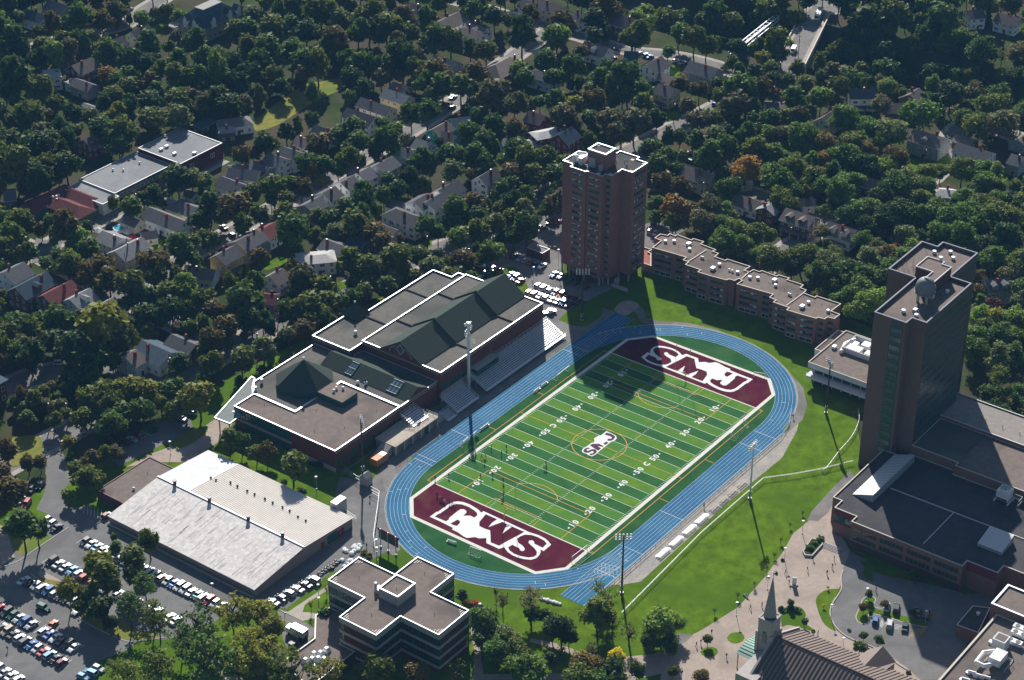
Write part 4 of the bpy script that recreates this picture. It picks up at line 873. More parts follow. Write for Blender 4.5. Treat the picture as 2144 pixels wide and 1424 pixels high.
# chapel
chap = thing('chapel', 'chapel with grey stone spire tower and ribbed brown metal roof', 'chapel', (-64, -118, 0))
roof_brown = mat('brown_metal_roof', (.20, .155, .135), .7, .2, var=.08, scale=.5)
rib_dark = mat('brown_rib', (.085, .062, .055), .75, .15, var=.05)
stone = mat('grey_stone', (.42, .38, .355), .9, .1, var=.12, scale=.8)
cx0, cx1, cy1, cy0 = -79.0, -50.2, -104.6, -190.0; ce, cr = 5.8, 12.6; cm = (cx0 + cx1) / 2
mb = MB(); mb.prism(rect(cx0 + .6, cx1 - .6, cy0, cy1 - .4), 0, ce + .2, 0, cap=False)
mb.face([(cx1 - .6, cy1 - .4, ce + .2), (cx0 + .6, cy1 - .4, ce + .2), (cm, cy1 - .4, cr - .3)]); mb.build('wall', stone, chap)
step = 1.25; n = int((cy1 - cy0) / step)
for side in (0, 1):
    for i in range(n if side == 0 else n):
        ya = cy1 - i * step; yb = ya - step
        if PX((cm, ya, cr))[1] > 1500: break
        mb = MB(); xe = cx0 if side == 0 else cx1
        q = [(xe, ya, ce), (xe, yb, ce), (cm, yb, cr), (cm, ya, cr)]
        if side: q = q[::-1]
        mb.face(q, 0); mb.beam(Vector(q[1] if side == 0 else q[0]) + Vector((0, 0, .06)), Vector(q[2] if side == 0 else q[3]) + Vector((0, 0, .06)), .26, .22, 1)
        mb.build('roof_panel', [roof_brown, rib_dark], chap)
mb = MB(); mb.beam((cm, cy1, cr + .1), (cm, cy0, cr + .1), .3, .2); mb.build('ridge_cap', rib_dark, chap)
mb = MB(); mb.beam((cm, cy1 - .1, cr + .3), (cx1, cy1 - .1, ce + .4), .6, .5); mb.beam((cm, cy1 - .1, cr + .3), (cx0, cy1 - .1, ce + .4), .6, .5); mb.build('gable_parapet', stone, chap)
tq = rect(-66.5, -61.8, -104.6, -100.1)
mb = MB(); mb.prism(tq, 0, 18, 0); tw = mb.build('bell_tower', stone, chap)
mb = MB(); ring(mb, offset(tq, -.1), .4, 17.6, 18.2)
for i in range(4):
    c_ = tq[i]; mb.box(c_[0] - .45, c_[0] + .45, c_[1] - .45, c_[1] + .45, 0, 13.5)
mb.build('buttress', stone, tw)
for p0, p1 in (((-66.5, -100.4), (-66.5, -104.3)), ((-66.2, -104.6), (-62.1, -104.6))):
    a, b = Vector(p0), Vector(p1); d_ = (b - a).normalized(); c_ = (a + b) / 2; o_ = Vector((d_.y, -d_.x)) * .06
    mb = MB(); ar_ = [(-.75, 0), (.75, 0), (.75, 3.0)] + [(.75 * math.cos(t), 3.0 + .95 * math.sin(t)) for t in (.5, 1.0, 1.57, 2.1, 2.6)] + [(-.75, 3.0)]
    mb.face([(c_.x + o_.x + d_.x * u, c_.y + o_.y + d_.y * u, 10.2 + v) for u, v in ar_], 0)
    for u in (-.4, 0, .4): mb.beam((c_.x + o_.x * 1.5 + d_.x * u, c_.y + o_.y * 1.5 + d_.y * u, 10.3), (c_.x + o_.x * 1.5 + d_.x * u, c_.y + o_.y * 1.5 + d_.y * u, 13.7), .12, .1, 1)
    for v in (.8, 1.6, 2.4, 3.2): mb.beam((c_.x + o_.x * 1.5 - d_.x * .7, c_.y + o_.y * 1.5 - d_.y * .7, 10.2 + v), (c_.x + o_.x * 1.5 + d_.x * .7, c_.y + o_.y * 1.5 + d_.y * .7, 10.2 + v), .12, .1, 1)
    mb.build('louvred_arch', [glass_dark, stone], tw)
sc_ = (-64.15, -102.35); mb = MB(); so = [(sc_[0] + 1.85 * math.cos(math.pi / 8 + i * math.pi / 4), sc_[1] + 1.85 * math.sin(math.pi / 8 + i * math.pi / 4)) for i in range(8)]
mb.prism(so, 18, 18.7, 1, cap=False)
for i in range(8): mb.face([(*so[i], 18.7), (*so[(i + 1) % 8], 18.7), (sc_[0], sc_[1], 32.4)])
mb.build('spire', [mat('spire_slate', (.33, .31, .30), .8, .2, var=.1, scale=1.5), metal_dark], tw)
mb = MB(); mb.tube((*sc_, 32.0), (*sc_, 34.4), .09, k=6); mb.beam((sc_[0], sc_[1] - .5, 33.7), (sc_[0], sc_[1] + .5, 33.7), .14); mb.ball((*sc_, 32.5), .25, 1, 6, 4); mb.build('spire_cross', metal_white, tw)
mb = MB(); mb.prism([(-79.5, -107.5), (-79.5, -101.2), (-66.6, -101.2), (-66.6, -107.5)], 0, 7.2, 0); mb.build('porch_block', stone, chap)
cop = mat('copper_green', (.22, .40, .31), .6, .25, var=.12, scale=.8)
cc = [U(T(*c), 6.0) for c in ((570,1185),(715,1245),(725,1040),(640,1090))]
mb = MB(); n = 9; x_a, x_b = cc[0].x, cc[2].x; y_a, y_b = cc[0].y, cc[1].y
for i in range(n):
    t0, t1_ = i / n, (i + 1) / n; xx0 = x_a + (x_b - x_a) * t0; xx1 = x_a + (x_b - x_a) * t1_
    z0_ = 5.0 + 1.6 * math.sin(math.pi * (.12 + .76 * t0)); z1_ = 5.0 + 1.6 * math.sin(math.pi * (.12 + .76 * t1_))
    mb.face([(xx0, y_a, z0_), (xx0, y_b, z0_), (xx1, y_b, z1_), (xx1, y_a, z1_)]); mb.beam((xx0, y_a, z0_ + .05), (xx0, y_b, z0_ + .05), .12, .12, 1)
po = mb.build('porch_roof', [cop, green_trim], chap)
for xx, yy in ((x_a + .4, y_a - .4), (x_a + .4, y_b + .4), (x_b - .4, y_a - .4)):
    mb = MB(); mb.tube((xx, yy, 0), (xx, yy, 5.4), .2, k=8); mb.build('porch_post', stone, chap)
# small cross-gabled transept near the right edge
tp = [U(a6(*c), 0) for c in ((1440,1300),(1760,1180))]
gx0 = U(a6(1660,1050), 9.0); ty = gx0.y
mb = MB(); mb.face([(cm + 3, ty + .2, 9.2), (-46.5, ty + .2, 9.2), (-46.5, ty + 4.6, 5.6), (-52.5, ty + 4.6, 7.0)][::-1]); mb.face([(cm + 3, ty + .2, 9.2), (-46.5, ty + .2, 9.2), (-46.5, ty - 4.4, 5.6), (-52.5, ty - 4.4, 7.0)])
mb.build('transept_roof', roof_brown, chap)
mb = MB(); mb.face([(-47, ty + 4.4, 0), (-47, ty - 4.2, 0), (-47, ty - 4.2, 5.7), (-47, ty + .2, 9.0), (-47, ty + 4.4, 5.7)][::-1]); mb.build('transept_wall', stone, chap)

# science block in the corner, with roof plant
sci = thing('science_block', 'flat-roofed science block with white ducts and fans on its brown roof', 'building', (-40, -165, 0))
block(sci, [(-70, -148.2), (-70, -200), (-12.4, -200), (-12.4, -148.2)], 0, 7.6, brick_pink, roof_gravel, coping_tan, .6, .4)
block(sci, [(-12.2, -146), (-12.2, -200), (-1, -200), (-1, -146)], 0, 10.2, brick_pink, roof_gravel, coping, .6, .4)
def AP(x, y, z): p = U(a7(x, y), z); return p.x, p.y
x_, y_ = AP(860, 540, 10); mb = MB(); mb.box(x_ - 1.9, x_ + 1.9, y_ - 1.9, y_ + 1.9, 7.6, 11.4); mb.build('shaft_box', white_wall, sci)
mb = MB(); mb.box(x_ - 1.5, x_ + 1.5, y_ - 1.5, y_ + 1.5, 11.4, 11.45); mb.build('shaft_roof', roof_gravel, sci)
x_, y_ = AP(830, 690, 9.6); mb = MB(); mb.box(x_ - 2.6, x_ + 2.6, y_ - 1.8, y_ + 1.6, 8.4, 10.8); ah = mb.build('air_handler', metal_white, sci)
mb = MB()
for i in range(7): mb.box(x_ - 2.6 + i * .85, x_ - 2.5 + i * .85, y_ - 1.8, y_ + 1.6, 10.8, 10.86)
mb.build('panel_seam', metal_grey, ah)
mb = MB(); d_ = [AP(800, 625, 9.5), AP(700, 640, 9.5), AP(630, 735, 9.3), AP(700, 775, 9.0), AP(760, 770, 8.8)]
for a, b in zip(d_, d_[1:]): mb.tube((*a, 9.4), (*b, 9.4), .62, k=10); mb.ball((*b, 9.4), .62, 1, 10, 5)
mb.build('duct', metal_white, sci)
rail(sci, [(x_ - 3, y_ - 3.6, 7.9), (x_ + 2.5, y_ - 3.6, 7.9), (x_ + 2.5, y_ - 1.9, 7.9)], 1.1, metal_white); rail(sci, [(x_ - 3, y_ + 2.6, 7.9), (x_ + 2, y_ + 2.6, 7.9)], 1.1, metal_white)
for cx_, cy_ in ((1030, 470), (1050, 420), (980, 540)):
    x2, y2 = AP(cx_, cy_, 8.8); mb = MB(); mb.box(x2 - .9, x2 + .9, y2 - 2.4, y2 + 2.4, 8.1, 9.2); fu = mb.build('fan_unit', metal_white, sci)
    for s_ in (-1.2, 1.2): mb = MB(); mb.tube((x2, y2 + s_, 9.2), (x2, y2 + s_, 9.3), .75, k=14, mi=0); mb.build('fan', metal_dark, fu)
for cx_, cy_ in ((560, 815), (500, 880), (690, 860), (630, 845)):
    x2, y2 = AP(cx_, cy_, 8.3); mb = MB(); mb.tube((x2, y2, 8.3), (x2 + .4, y2 - 2.2, 8.3), .5, k=10); mb.box(x2 - .6, x2 + .6, y2 - .6, y2 + .6, 7.6, 8.1); mb.build('exhaust', metal_white, sci)
x2, y2 = AP(765, 545, 8); vent(sci, x2, y2, 7.6, 'unit', .6)
lbk = thing('loading_dock', 'low dark flat-roofed loading dock between tower podium and science block', 'building', (-8, -150, 0))
q = [U(X(*c), 4.0) for c in ((1330,915),(1530,990),(1640,760),(1480,740))]
block(lbk, [(p.x, p.y) for p in q], 0, 3.8, brick_pink, roof_dark, coping_dull, .3, .2)
vent(lbk, *U(X(1530,810), 4.4).xy, 3.8, 'dome', 1.0)

# ------------------------------------------------------------------ labels that single things out
PLACES = [((150, 262), 'by the curved grass field'), ((318, 125), 'by the railway bridge'), ((75, 300), 'behind the long grey school'), ((0, 262), 'by the red-roofed school wing'),
          ((25, 132), 'along the street behind gymnasium'), ((70, 205), 'in the row behind gymnasium'), ((150, 200), 'beside the teal house'), ((-45, 150), 'across the street from lobby'),
          ((-75, 205), 'by the red-roofed house'), ((-125, 130), 'near the campus entrance drive'), ((-165, 75), 'around the left car park'), ((-70, 80), 'between lobby and arena'),
          ((-150, 20), 'left of the cross-shaped office'), ((-88, -50), 'below the running track'), ((-105, -75), 'between office and chapel'), ((-35, -95), 'around the chapel plaza'),
          ((110, -70), 'behind the office tower'), ((125, 0), 'behind the low residence'), ((175, 60), 'right of the residence tower'), ((170, 130), 'behind the residence tower'),
          ((120, 110), 'left of the residence tower'), ((250, 155), 'near the top street curve'), ((250, 60), 'on the upper right block'), ((250, -20), 'at the right picture edge'),
          ((230, 250), 'at the top centre'), ((170, 380), 'around the blue-roofed mansion'), ((100, 370), 'in the top left corner'), ((10, 320), 'at the upper left edge'),
          ((200, 320), 'in the upper left wood'), ((400, 40), 'beyond the railway cutting'), ((400, 130), 'past the far bridge end'), ((330, 50), 'on the railway cutting bank')]
ORD = ['leftmost', 'second', 'third', 'fourth', 'fifth', 'sixth', 'seventh', 'eighth', 'ninth', 'tenth', 'eleventh', 'twelfth', 'thirteenth', 'fourteenth', 'fifteenth', 'sixteenth', 'seventeenth', 'eighteenth', 'nineteenth', 'twentieth']
CARD = ['', 'one', 'two', 'three', 'four', 'five', 'six', 'seven', 'eight', 'nine', 'ten', 'eleven', 'twelve', 'thirteen', 'fourteen', 'fifteen', 'sixteen', 'seventeen', 'eighteen', 'nineteen', 'twenty']
def place_of(p): return min(PLACES, key=lambda q: (q[0][0] - p[0]) ** 2 + (q[0][1] - p[1]) ** 2)[1]
LABELQ = []
def later(o, one, many, p, place=None): LABELQ.append((o, one, many, Vector(p), place or place_of(p)))
def num(n):
    if n <= 20: return ORD[n - 1]
    t = ['twenty', 'thirty', 'forty'][n // 10 - 2]; r = n % 10
    return t + '-' + ORD[r - 1] if r and r > 1 else (t + '-first' if r else t[:-1] + 'ieth')
def write_labels():
    g = {}
    for e in LABELQ: g.setdefault((e[2], e[4]), []).append(e)
    for (many, place), es in g.items():
        if len(es) == 1: es[0][0]['label'] = es[0][1] + ' ' + place; continue
        es.sort(key=lambda e: PX(e[3])[0])
        n = len(es); c = CARD[n] if n <= 20 else 'the'
        for i, e in enumerate(es):
            if i == 0: w = 'leftmost of ' + c
            elif i == n - 1: w = 'rightmost of ' + c
            else: w = num(i + 1) + ' from left of ' + c
            e[0]['label'] = w + ' ' + many + ' ' + place

# ------------------------------------------------------------------ houses
WALLS = {'w': ('white', (.86, .86, .84)), 'c': ('cream', (.66, .58, .40)), 'g': ('grey', (.27, .285, .29)), 'u': ('pale blue', (.52, .60, .62)), 't': ('teal', (.03, .30, .26)), 'b': ('brick', (.16, .07, .055)),
         'y': ('yellow', (.62, .40, .14)), 'r': ('red', (.22, .035, .03)), 'n': ('brown', (.13, .09, .075)), 'e': ('green', (.07, .12, .09))}
ROOFS = {'G': ('grey', (.23, .23, .235)), 'D': ('dark', (.125, .122, .128)), 'B': ('brown', (.185, .155, .142)), 'R': ('red', (.155, .055, .052)), 'L': ('slate blue', (.060, .085, .110)), 'W': ('pale grey', (.38, .37, .36))}
WM = {k: mat('siding_' + v[0].replace(' ', '_'), v[1], .85, .12, var=.08, scale=.6) for k, v in WALLS.items()}
RM = {k: mat('shingle_' + v[0].replace(' ', '_'), v[1], .93, .08, var=.2, scale=.9, rnd=.22) for k, v in ROOFS.items()}
chim_b = mat('chimney_brick', (.22, .065, .05), .9, .1, var=.15)
door_m = mat('door_paint', (.08, .05, .045), .6, .2)
HOUSEPX = []          # picture circles that trees keep clear of
HR = random.Random(21)
HW_ = winmesh(1.1, 1.4, 1, frame_white, glass_dark, 0, .16, rows=2); HW2 = winmesh(1.9, 1.3, 2, frame_white, glass_dark, 0, .16)
def house(zoom, ax, ay, bx, by, w, hw, rise, wc, rc, kind='G', dormer=0, porch=0, name='house', clear=1.0):
    z = hw + rise; a = U(zoom(ax, ay), z); b = U(zoom(bx, by), z)
    d = Vector((b.x - a.x, b.y - a.y)); L = max(d.length, 3.0); d.normalize()
    # neighbourhood houses stand square to the streets: snap when close
    ang = math.atan2(d.y, d.x); q = round(ang / (math.pi / 2)) * math.pi / 2
    if abs(ang - q) < .42: ang = q
    c = Vector(((a.x + b.x) / 2, (a.y + b.y) / 2)); ex = Vector((math.cos(ang), math.sin(ang))); ey = Vector((-ex.y, ex.x))
    shape = 'hipped' if kind == 'H' else ('flat' if kind == 'F' else 'gabled')
    t = thing(name, '', 'garage' if name == 'garage' else ('shed' if name == 'shed' else 'house'), (c.x, c.y, 0), 'neighbourhood houses')
    later(t, f'{WALLS[wc][0]} {name} with {ROOFS[rc][0]} {shape} roof', f'{WALLS[wc][0]} {name}s with {ROOFS[rc][0]} {shape} roofs', (c.x, c.y, hw))
    def w3(u, v, zz): p = c + ex * u + ey * v; return (p.x, p.y, zz)
    hl, hb, ov = L / 2, w / 2, .45
    if kind == 'H': hl += hb * .75
    mb = MB(); cor = [w3(-hl, -hb, 0), w3(hl, -hb, 0), w3(hl, hb, 0), w3(-hl, hb, 0)]
    mb.prism(cor, 0, hw, 0, cap=(kind == 'F'))
    if kind == 'G':
        for s in (-1, 1): mb.face([w3(s * hl, -s * hb, hw), w3(s * hl, s * hb, hw), w3(s * hl, 0, z - .05)])
    mb.build('wall', WM[wc], t)
    mb = MB(); sl = rise / hb if hb else 0
    if kind == 'F':
        mb.prism([w3(-hl - .3, -hb - .3, 0), w3(hl + .3, -hb - .3, 0), w3(hl + .3, hb + .3, 0), w3(-hl - .3, hb + .3, 0)], hw, hw + .3, 0, bottom=True)
    elif kind == 'G':
        for s in (-1, 1):
            q4 = [w3(-hl - ov, s * (hb + ov), hw - sl * ov), w3(hl + ov, s * (hb + ov), hw - sl * ov), w3(hl + ov, 0, z), w3(-hl - ov, 0, z)]
            if s > 0: q4 = q4[::-1]
            mb.face([(p[0], p[1], p[2] + .2) for p in q4], 0); mb.face(q4[::-1], 1)
            for i in range(4):
                j = (i + 1) % 4; mb.face([q4[i], q4[j], (q4[j][0], q4[j][1], q4[j][2] + .2), (q4[i][0], q4[i][1], q4[i][2] + .2)], 1)
    else:
        r_ = hl - hb * .75 if hl > hb else .4
        e = [w3(-hl - ov, -hb - ov, hw - .1), w3(hl + ov, -hb - ov, hw - .1), w3(hl + ov, hb + ov, hw - .1), w3(-hl - ov, hb + ov, hw - .1)]; p0, p1 = w3(-r_, 0, z), w3(r_, 0, z)
        mb.face([e[0], e[1], p1, p0]); mb.face([e[2], e[3], p0, p1]); mb.face([e[1], e[2], p1]); mb.face([e[3], e[0], p0]); mb.face(e[::-1], 1)
    rf = mb.build('roof', [RM[rc], frame_white], t)
    if name == 'house':
        u = HR.uniform(-.6, .6) * hl; v = HR.choice((-.35, .3)) * hb; zc = z - abs(v) * sl; p = c + ex * u + ey * v
        mb = MB(); mb.obox(p, ex, .45, .4, zc - 1.2, z + HR.uniform(.9, 1.6)); (mb.obox(p, ex, .25, .22, z + .9, z + 1.6, 1) if HR.random() < .3 else None); mb.build('chimney', [chim_b, metal_white], rf)
    for s, axis in ((-1, 0), (1, 0), (-1, 1), (1, 1)):      # windows on the two walls that face the street side in view
        o = (ey * s) if axis == 0 else (ex * s)
        if o.x * -.83 + o.y * -.55 < .2: continue
        half, dist = (hl, hb) if axis == 0 else (hb, hl); dd = Vector((-o.y, o.x)); n = max(1, int(half * 2 / 3.0)) if name == 'house' else 1
        rz = math.atan2(dd.y, dd.x)
        for fl in ((1.0, 3.7) if hw > 4.8 else (1.0,)):
            for i in range(n):
                p = o * (dist + .012) + dd * (half * 2 * ((i + .5) / n) - half)
                child('window', HW2 if (i + n) % 3 == 0 and name == 'house' else HW_, t, (p.x, p.y, fl), rz)
        if axis == 1 and kind == 'G' and rise > 2.3: p = o * (dist + .012); child('window', HW_, t, (p.x, p.y, hw + .1), rz)
        if axis == 0 and name == 'house':
            p = c + o * (dist + .06) + dd * (half * .1); mb = MB(); mb.obox(p, dd, .5, .06, .1, 2.1); mb.build('door', door_m, t)
    if dormer:
        s = -1 if (ey.x * .83 + ey.y * .55) > 0 else 1
        for u in ([0] if dormer == 1 else [-hl * .45, hl * .45]):
            p = c + ex * u + ey * (s * hb * .55); zb = hw + rise * .25; mb = MB()
            mb.obox(p, ex, 1.1, hb * .35, zb, zb + 1.5, 0)
            for q_ in (-1, 1):
                f = [p + ex * (q_ * 1.4) - ey * s * -hb * .42, p - ey * s * -hb * .42, p - ey * s * hb * .5, p + ex * (q_ * 1.4) - ey * s * hb * .5]
                zz = [zb + 1.4, zb + 2.1, zb + 2.1, zb + 1.4]; mb.face([(v_.x, v_.y, k_) for v_, k_ in zip(f, zz)], 1); mb.face([(v_.x, v_.y, k_ + .02) for v_, k_ in zip(f, zz)][::-1], 1)
            mb.build('dormer', [WM[wc], RM[rc]], rf)
    if porch:
        o = ey * (-1 if (ey.x * .83 + ey.y * .55) > 0 else 1); p = c + o * (hb + 1.3); mb = MB()
        mb.obox(p, ex, hl * .7, 1.4, 2.5, 2.75, 0)
        for s in (-1, 0, 1): q_ = p + o * 1.1 + ex * (s * hl * .62); mb.tube((q_.x, q_.y, 0), (q_.x, q_.y, 2.5), .12, k=5, mi=1)
        mb.build('porch', [RM[rc], frame_white], t)
    px = PX((c.x, c.y, hw * .6)); HOUSEPX.append((px[0], px[1], (max(hl, hb) * 4.6 + 5) * clear))
    return t
for h in [
    (A,395,5,560,40,9,5,3,'u','B'),(A,225,85,385,125,8,5,2.6,'u','L'),(A,1085,265,1225,205,8,5,3,'c','D'),(A,900,345,1010,300,8,5,3,'g','B'),(A,600,545,760,470,10,5,3.4,'b','B'),
    (A,360,620,500,605,9,6,.1,'u','W','F'),(A,560,690,640,665,5,4,.1,'u','W','F'),(A,650,640,740,710,7,4.5,2,'g','D'),(A,680,1150,810,1120,9,5,3,'r','D','G',2),
    (A,1870,985,2010,965,9,4,2.2,'w','G','H'),(A,1850,1050,1900,1045,5,4.5,1.8,'e','G','H'),(A,1900,1375,2120,1350,9,3,2,'w','G'),
    (B,1275,20,1430,62,8,5,2.5,'w','D'),(B,1545,180,1710,95,11,5.5,3,'w','B'),(B,1735,228,1850,245,8,6,2,'w','B','H'),(B,1795,190,1930,235,8,5,3,'w','D','G',1),(B,1500,460,1690,505,10,5,3,'g','L'),(B,1985,525,2150,480,13,5,3.4,'b','B','H'),
    (B,1090,738,1300,790,8,5.5,2.6,'c','G'),(B,890,812,1150,885,8,5.5,2.6,'c','D'),(B,780,895,1010,967,8,5.5,2.6,'w','D'),(B,1150,690,1290,705,7,5,2.4,'b','D'),(B,510,1043,680,1082,8,4.5,2.5,'u','L'),(B,375,1125,470,1165,8,5,2.4,'n','B'),
    (B,235,1218,400,1258,8,5.5,2.4,'w','D'),(B,120,1272,265,1310,8,5.5,2.4,'w','D'),(B,20,1330,110,1400,9,4,2,'g','D'),(B,1480,1065,1620,1010,8,6,2.6,'t','B'),(B,1640,985,1790,965,8,5.5,2.4,'t','G'),(B,1350,1150,1475,1180,8,5,2.5,'w','G'),(B,1220,1215,1330,1250,7,5,2.4,'u','G'),(B,1010,1365,1160,1300,9,5.5,2.6,'g','D'),
    (C,270,5,490,40,9,5.5,2.6,'c','B'),(C,500,75,620,130,8,5,2.4,'w','D'),(C,130,0,250,20,8,5,2.5,'w','D'),(C,880,110,1090,160,10,5,3.5,'n','D'),(C,650,345,850,395,9,4.5,3.2,'w','D','G',1),(C,270,395,350,370,7,4.5,2,'u','D'),(C,985,425,1090,430,9,4.5,2.6,'u','L'),(C,1160,530,1290,470,10,5,3.2,'w','D'),
    (C,1530,505,1750,570,10,6,3,'g','D'),(C,230,580,370,610,8,5,2.2,'u','D','H'),(C,1280,690,1380,740,9,6,2.6,'c','D','G',0,1),(C,0,530,100,560,8,5,2,'b','B'),(C,180,930,330,950,8,4,2.8,'b','B'),(C,430,1110,550,1050,9,6,3.4,'r','L'),
    (D,710,735,930,735,9,6,2.6,'w','L','G',0,1),(D,1190,775,1290,735,10,4.5,3,'n','B'),(D,1010,855,1220,855,9,4,2.4,'n','B'),(D,490,975,600,880,8,5,3,'c','B'),(D,70,770,200,770,8,4.5,2.4,'g','D'),(D,1240,1065,1490,1140,11,6,3,'g','B','G',1),(D,1600,1180,1880,1260,9,5.5,2.4,'w','D'),(D,2050,1270,2144,1300,9,5,2.4,'g','D'),(D,2090,1150,2144,1120,8,4,2,'g','B'),(D,1680,90,1800,80,9,5.5,2.4,'w','D'),(D,1930,110,2110,150,9,5,2.6,'w','B'),
    (E,1215,338,1535,440,9,4.5,2.6,'w','D'),(E,1480,275,1620,330,9,4,2.4,'c','D','H'),(E,1830,80,2010,140,8,4.5,2.4,'w','D'),(E,1900,10,2136,30,9,5,2.4,'c','D'),(E,840,540,1020,580,9,5.5,2.2,'w','G'),(E,930,680,1200,600,10,5,2.8,'c','G'),
    (E,1780,720,1960,660,8,6.5,2.6,'y','D','G',0,1),(E,1590,830,1780,850,8,4,2.4,'u','D'),(E,1950,610,2136,530,10,6,2.6,'g','D'),(E,20,860,210,800,10,6.5,2.8,'u','D'),(E,110,985,400,880,10,6,3.2,'b','L','G',1),(E,330,1040,620,960,10,5,3,'n','R'),(E,560,1080,760,1020,9,5,2.6,'u','G','G',1),(E,790,1140,960,1090,9,5,2.8,'u','G'),(E,30,200,120,190,10,4,2,'n','D'),
    (F,870,55,960,0,9,5.5,2.4,'w','D'),(F,720,125,830,75,9,5.5,2.4,'w','D'),(F,570,215,680,165,9,5.5,2.4,'w','D'),(F,420,310,560,250,9,5.5,2.4,'g','D'),(F,60,530,180,455,9,5,2.4,'w','R'),(F,-20,575,70,535,9,5.5,2.4,'g','D'),(F,1170,350,1350,395,9,6,2.2,'w','D','H'),(F,1350,290,1430,215,9,6.5,2.4,'w','D'),(F,1440,285,1560,215,8,6.5,2.6,'w','D'),
    (F,1520,190,1700,110,9,5,3,'w','D'),(F,1870,80,2000,10,8,5,3,'w','D'),(F,585,605,770,652,9,4.5,2.2,'w','D'),(F,440,735,600,720,9,5.5,1,'w','W','H'),(F,820,560,960,600,9,4,2.2,'b','L'),(F,120,890,260,850,8,5.5,2.6,'w','B','G',0,1),(F,80,1050,190,1060,8,3.6,1.8,'g','R'),
    (N,1180,60,1420,150,12,4.5,2.6,'w','L'),(N,1030,180,1130,130,10,5,2.6,'u','B'),(N,1400,20,1640,70,10,5,2.6,'b','D'),(G,1490,375,1700,455,10,5,3,'c','B'),(G,1900,620,2136,690,9,3.5,2.4,'w','B'),
    (H,200,330,400,420,10,5.5,3,'n','B','G',2,1),(H,540,450,760,520,9,4.5,3,'w','B','G',2,1),(H,800,70,930,110,8,4,2.4,'n','B'),(H,1450,180,1560,190,8,4,1.5,'u','W','H'),(H,1830,930,2020,910,9,5.5,3,'g','D','G',2),(H,0,330,60,310,8,5,2,'b','G')]:
    house(*h)
for nm, h in [('shed', (A,690,860,795,885,4,2.5,1,'w','G')), ('shed', (A,1610,1040,1740,985,6,3,.8,'e','L')), ('garage', (B,2080,1150,2130,1165,6,3,1.5,'w','G')), ('garage', (C,1280,610,1400,640,6,3,1.6,'w','B')), ('garage', (C,100,1190,260,1160,7,2.8,1,'g','G')), ('garage', (C,0,1130,60,1140,6,3,1.6,'w','L')),
              ('garage', (D,20,850,180,850,10,3.5,1.6,'g','B')), ('garage', (D,1580,1120,1740,1150,7,3,1.5,'n','B')), ('garage', (E,1030,395,1160,440,6,3,1.8,'c','D')), ('shed', (E,1540,190,1620,215,5,3,1.2,'u','B')), ('garage', (E,1170,545,1290,525,6,3,1.6,'w','D')), ('shed', (E,1360,265,1440,280,3.5,2.4,.6,'w','W')),
              ('garage', (F,1080,480,1190,520,6,3,1.6,'w','B')), ('garage', (F,1150,270,1310,330,7,3.2,1.6,'w','D')), ('shed', (G,1890,500,2020,480,6,3,1.5,'c','L')), ('shed', (H,310,265,410,260,6,3.5,1.6,'w','D')), ('shed', (H,1800,280,1840,240,5,3,1.5,'g','D'))]:
    house(*h, name=nm, clear=.8)
# red wing of the gambrel house, lower wing of the teal house
house(C, 280, 1095, 430, 1065, 8, 5.5, 1.2, 'r', 'W', 'H'); house(B, 1550, 1080, 1680, 1130, 7, 5, 2.4, 't', 'B')

# mansion with slate roofs and a white deck on top
man = thing('mansion', 'grand mansion with steep slate-blue hipped roofs, white trim and rooftop deck', 'mansion', tuple(U(A(1700, 150), 0).xy) + (0,))
mc = U(A(1730, 110), 9); mx, my = mc.x, mc.y
slate = RM['L']; stone_w = mat('mansion_wall', (.30, .27, .25), .85, .1, var=.1)
mb = MB(); mb.prism(rect(mx - 13, mx + 13, my - 8, my + 8), 0, 7.5, 0); mb.build('wall', stone_w, man)
mb = MB(); e0 = rect(mx - 14, mx + 14, my - 9, my + 9); e1 = rect(mx - 6, mx + 6, my - 2.6, my + 2.6)
for i in range(4): j = (i + 1) % 4; mb.face([(*e0[i], 7.4), (*e0[j], 7.4), (*e1[j], 13.0), (*e1[i], 13.0)])
mr_ = mb.build('roof', slate, man)
mb = MB(); mb.prism(offset(e1, -.3), 13.0, 13.5, 0, bottom=True); mb.build('roof_deck', conc_wall, mr_)
for dx_, dy_, ax_ in ((-13.5, 2, 0), (-13.5, -4, 0), (-6, -8.6, 1), (5, -8.6, 1), (11, -8.6, 1)):
    mb = MB(); a_ = (0, 1) if ax_ == 0 else (1, 0); ctr = Vector((mx + dx_, my + dy_)); in_ = Vector((1, 0)) if ax_ == 0 else Vector((0, 1)); sd_ = Vector(a_)
    mb.obox(ctr + in_ * 1.2, in_, 1.6, 1.3, 6, 9.6, 0)
    tip = ctr - in_ * .5
    for s in (-1, 1):
        f = [tip, tip + sd_ * s * 1.8, tip + sd_ * s * 1.8 + in_ * 3.4, tip + in_ * 3.4]; zz = (12.0, 9.5, 9.5, 12.0)
        mb.face([(p.x, p.y, z) for p, z in zip(f, zz)], 1); mb.face([(p.x, p.y, z - .03) for p, z in zip(f, zz)][::-1], 1)
    g = [tip + sd_ * 1.5 + in_ * .1, tip - sd_ * 1.5 + in_ * .1, tip + in_ * .1]; mb.face([(p.x, p.y, z) for p, z in zip(g, (9.5, 9.5, 11.7))], 0)
    mb.build('dormer', [frame_white, slate], mr_)
pc = U(A(1465, 200), 4); mb = MB(); mb.prism([(pc.x - 4.5, pc.y - 3), (pc.x + 4.5, pc.y - 3), (pc.x + 4.5, pc.y + 3), (pc.x - 2, pc.y + 3), (pc.x - 4.5, pc.y + 1)], 3.8, 4.4, 0, bottom=True); mb.build('porch_roof', conc_wall, man)
for i in range(5): mb = MB(); mb.tube((pc.x - 4 + i * 2, pc.y - 2.6, 0), (pc.x - 4 + i * 2, pc.y - 2.6, 3.8), .2, k=6); mb.build('porch_column', frame_white, man)
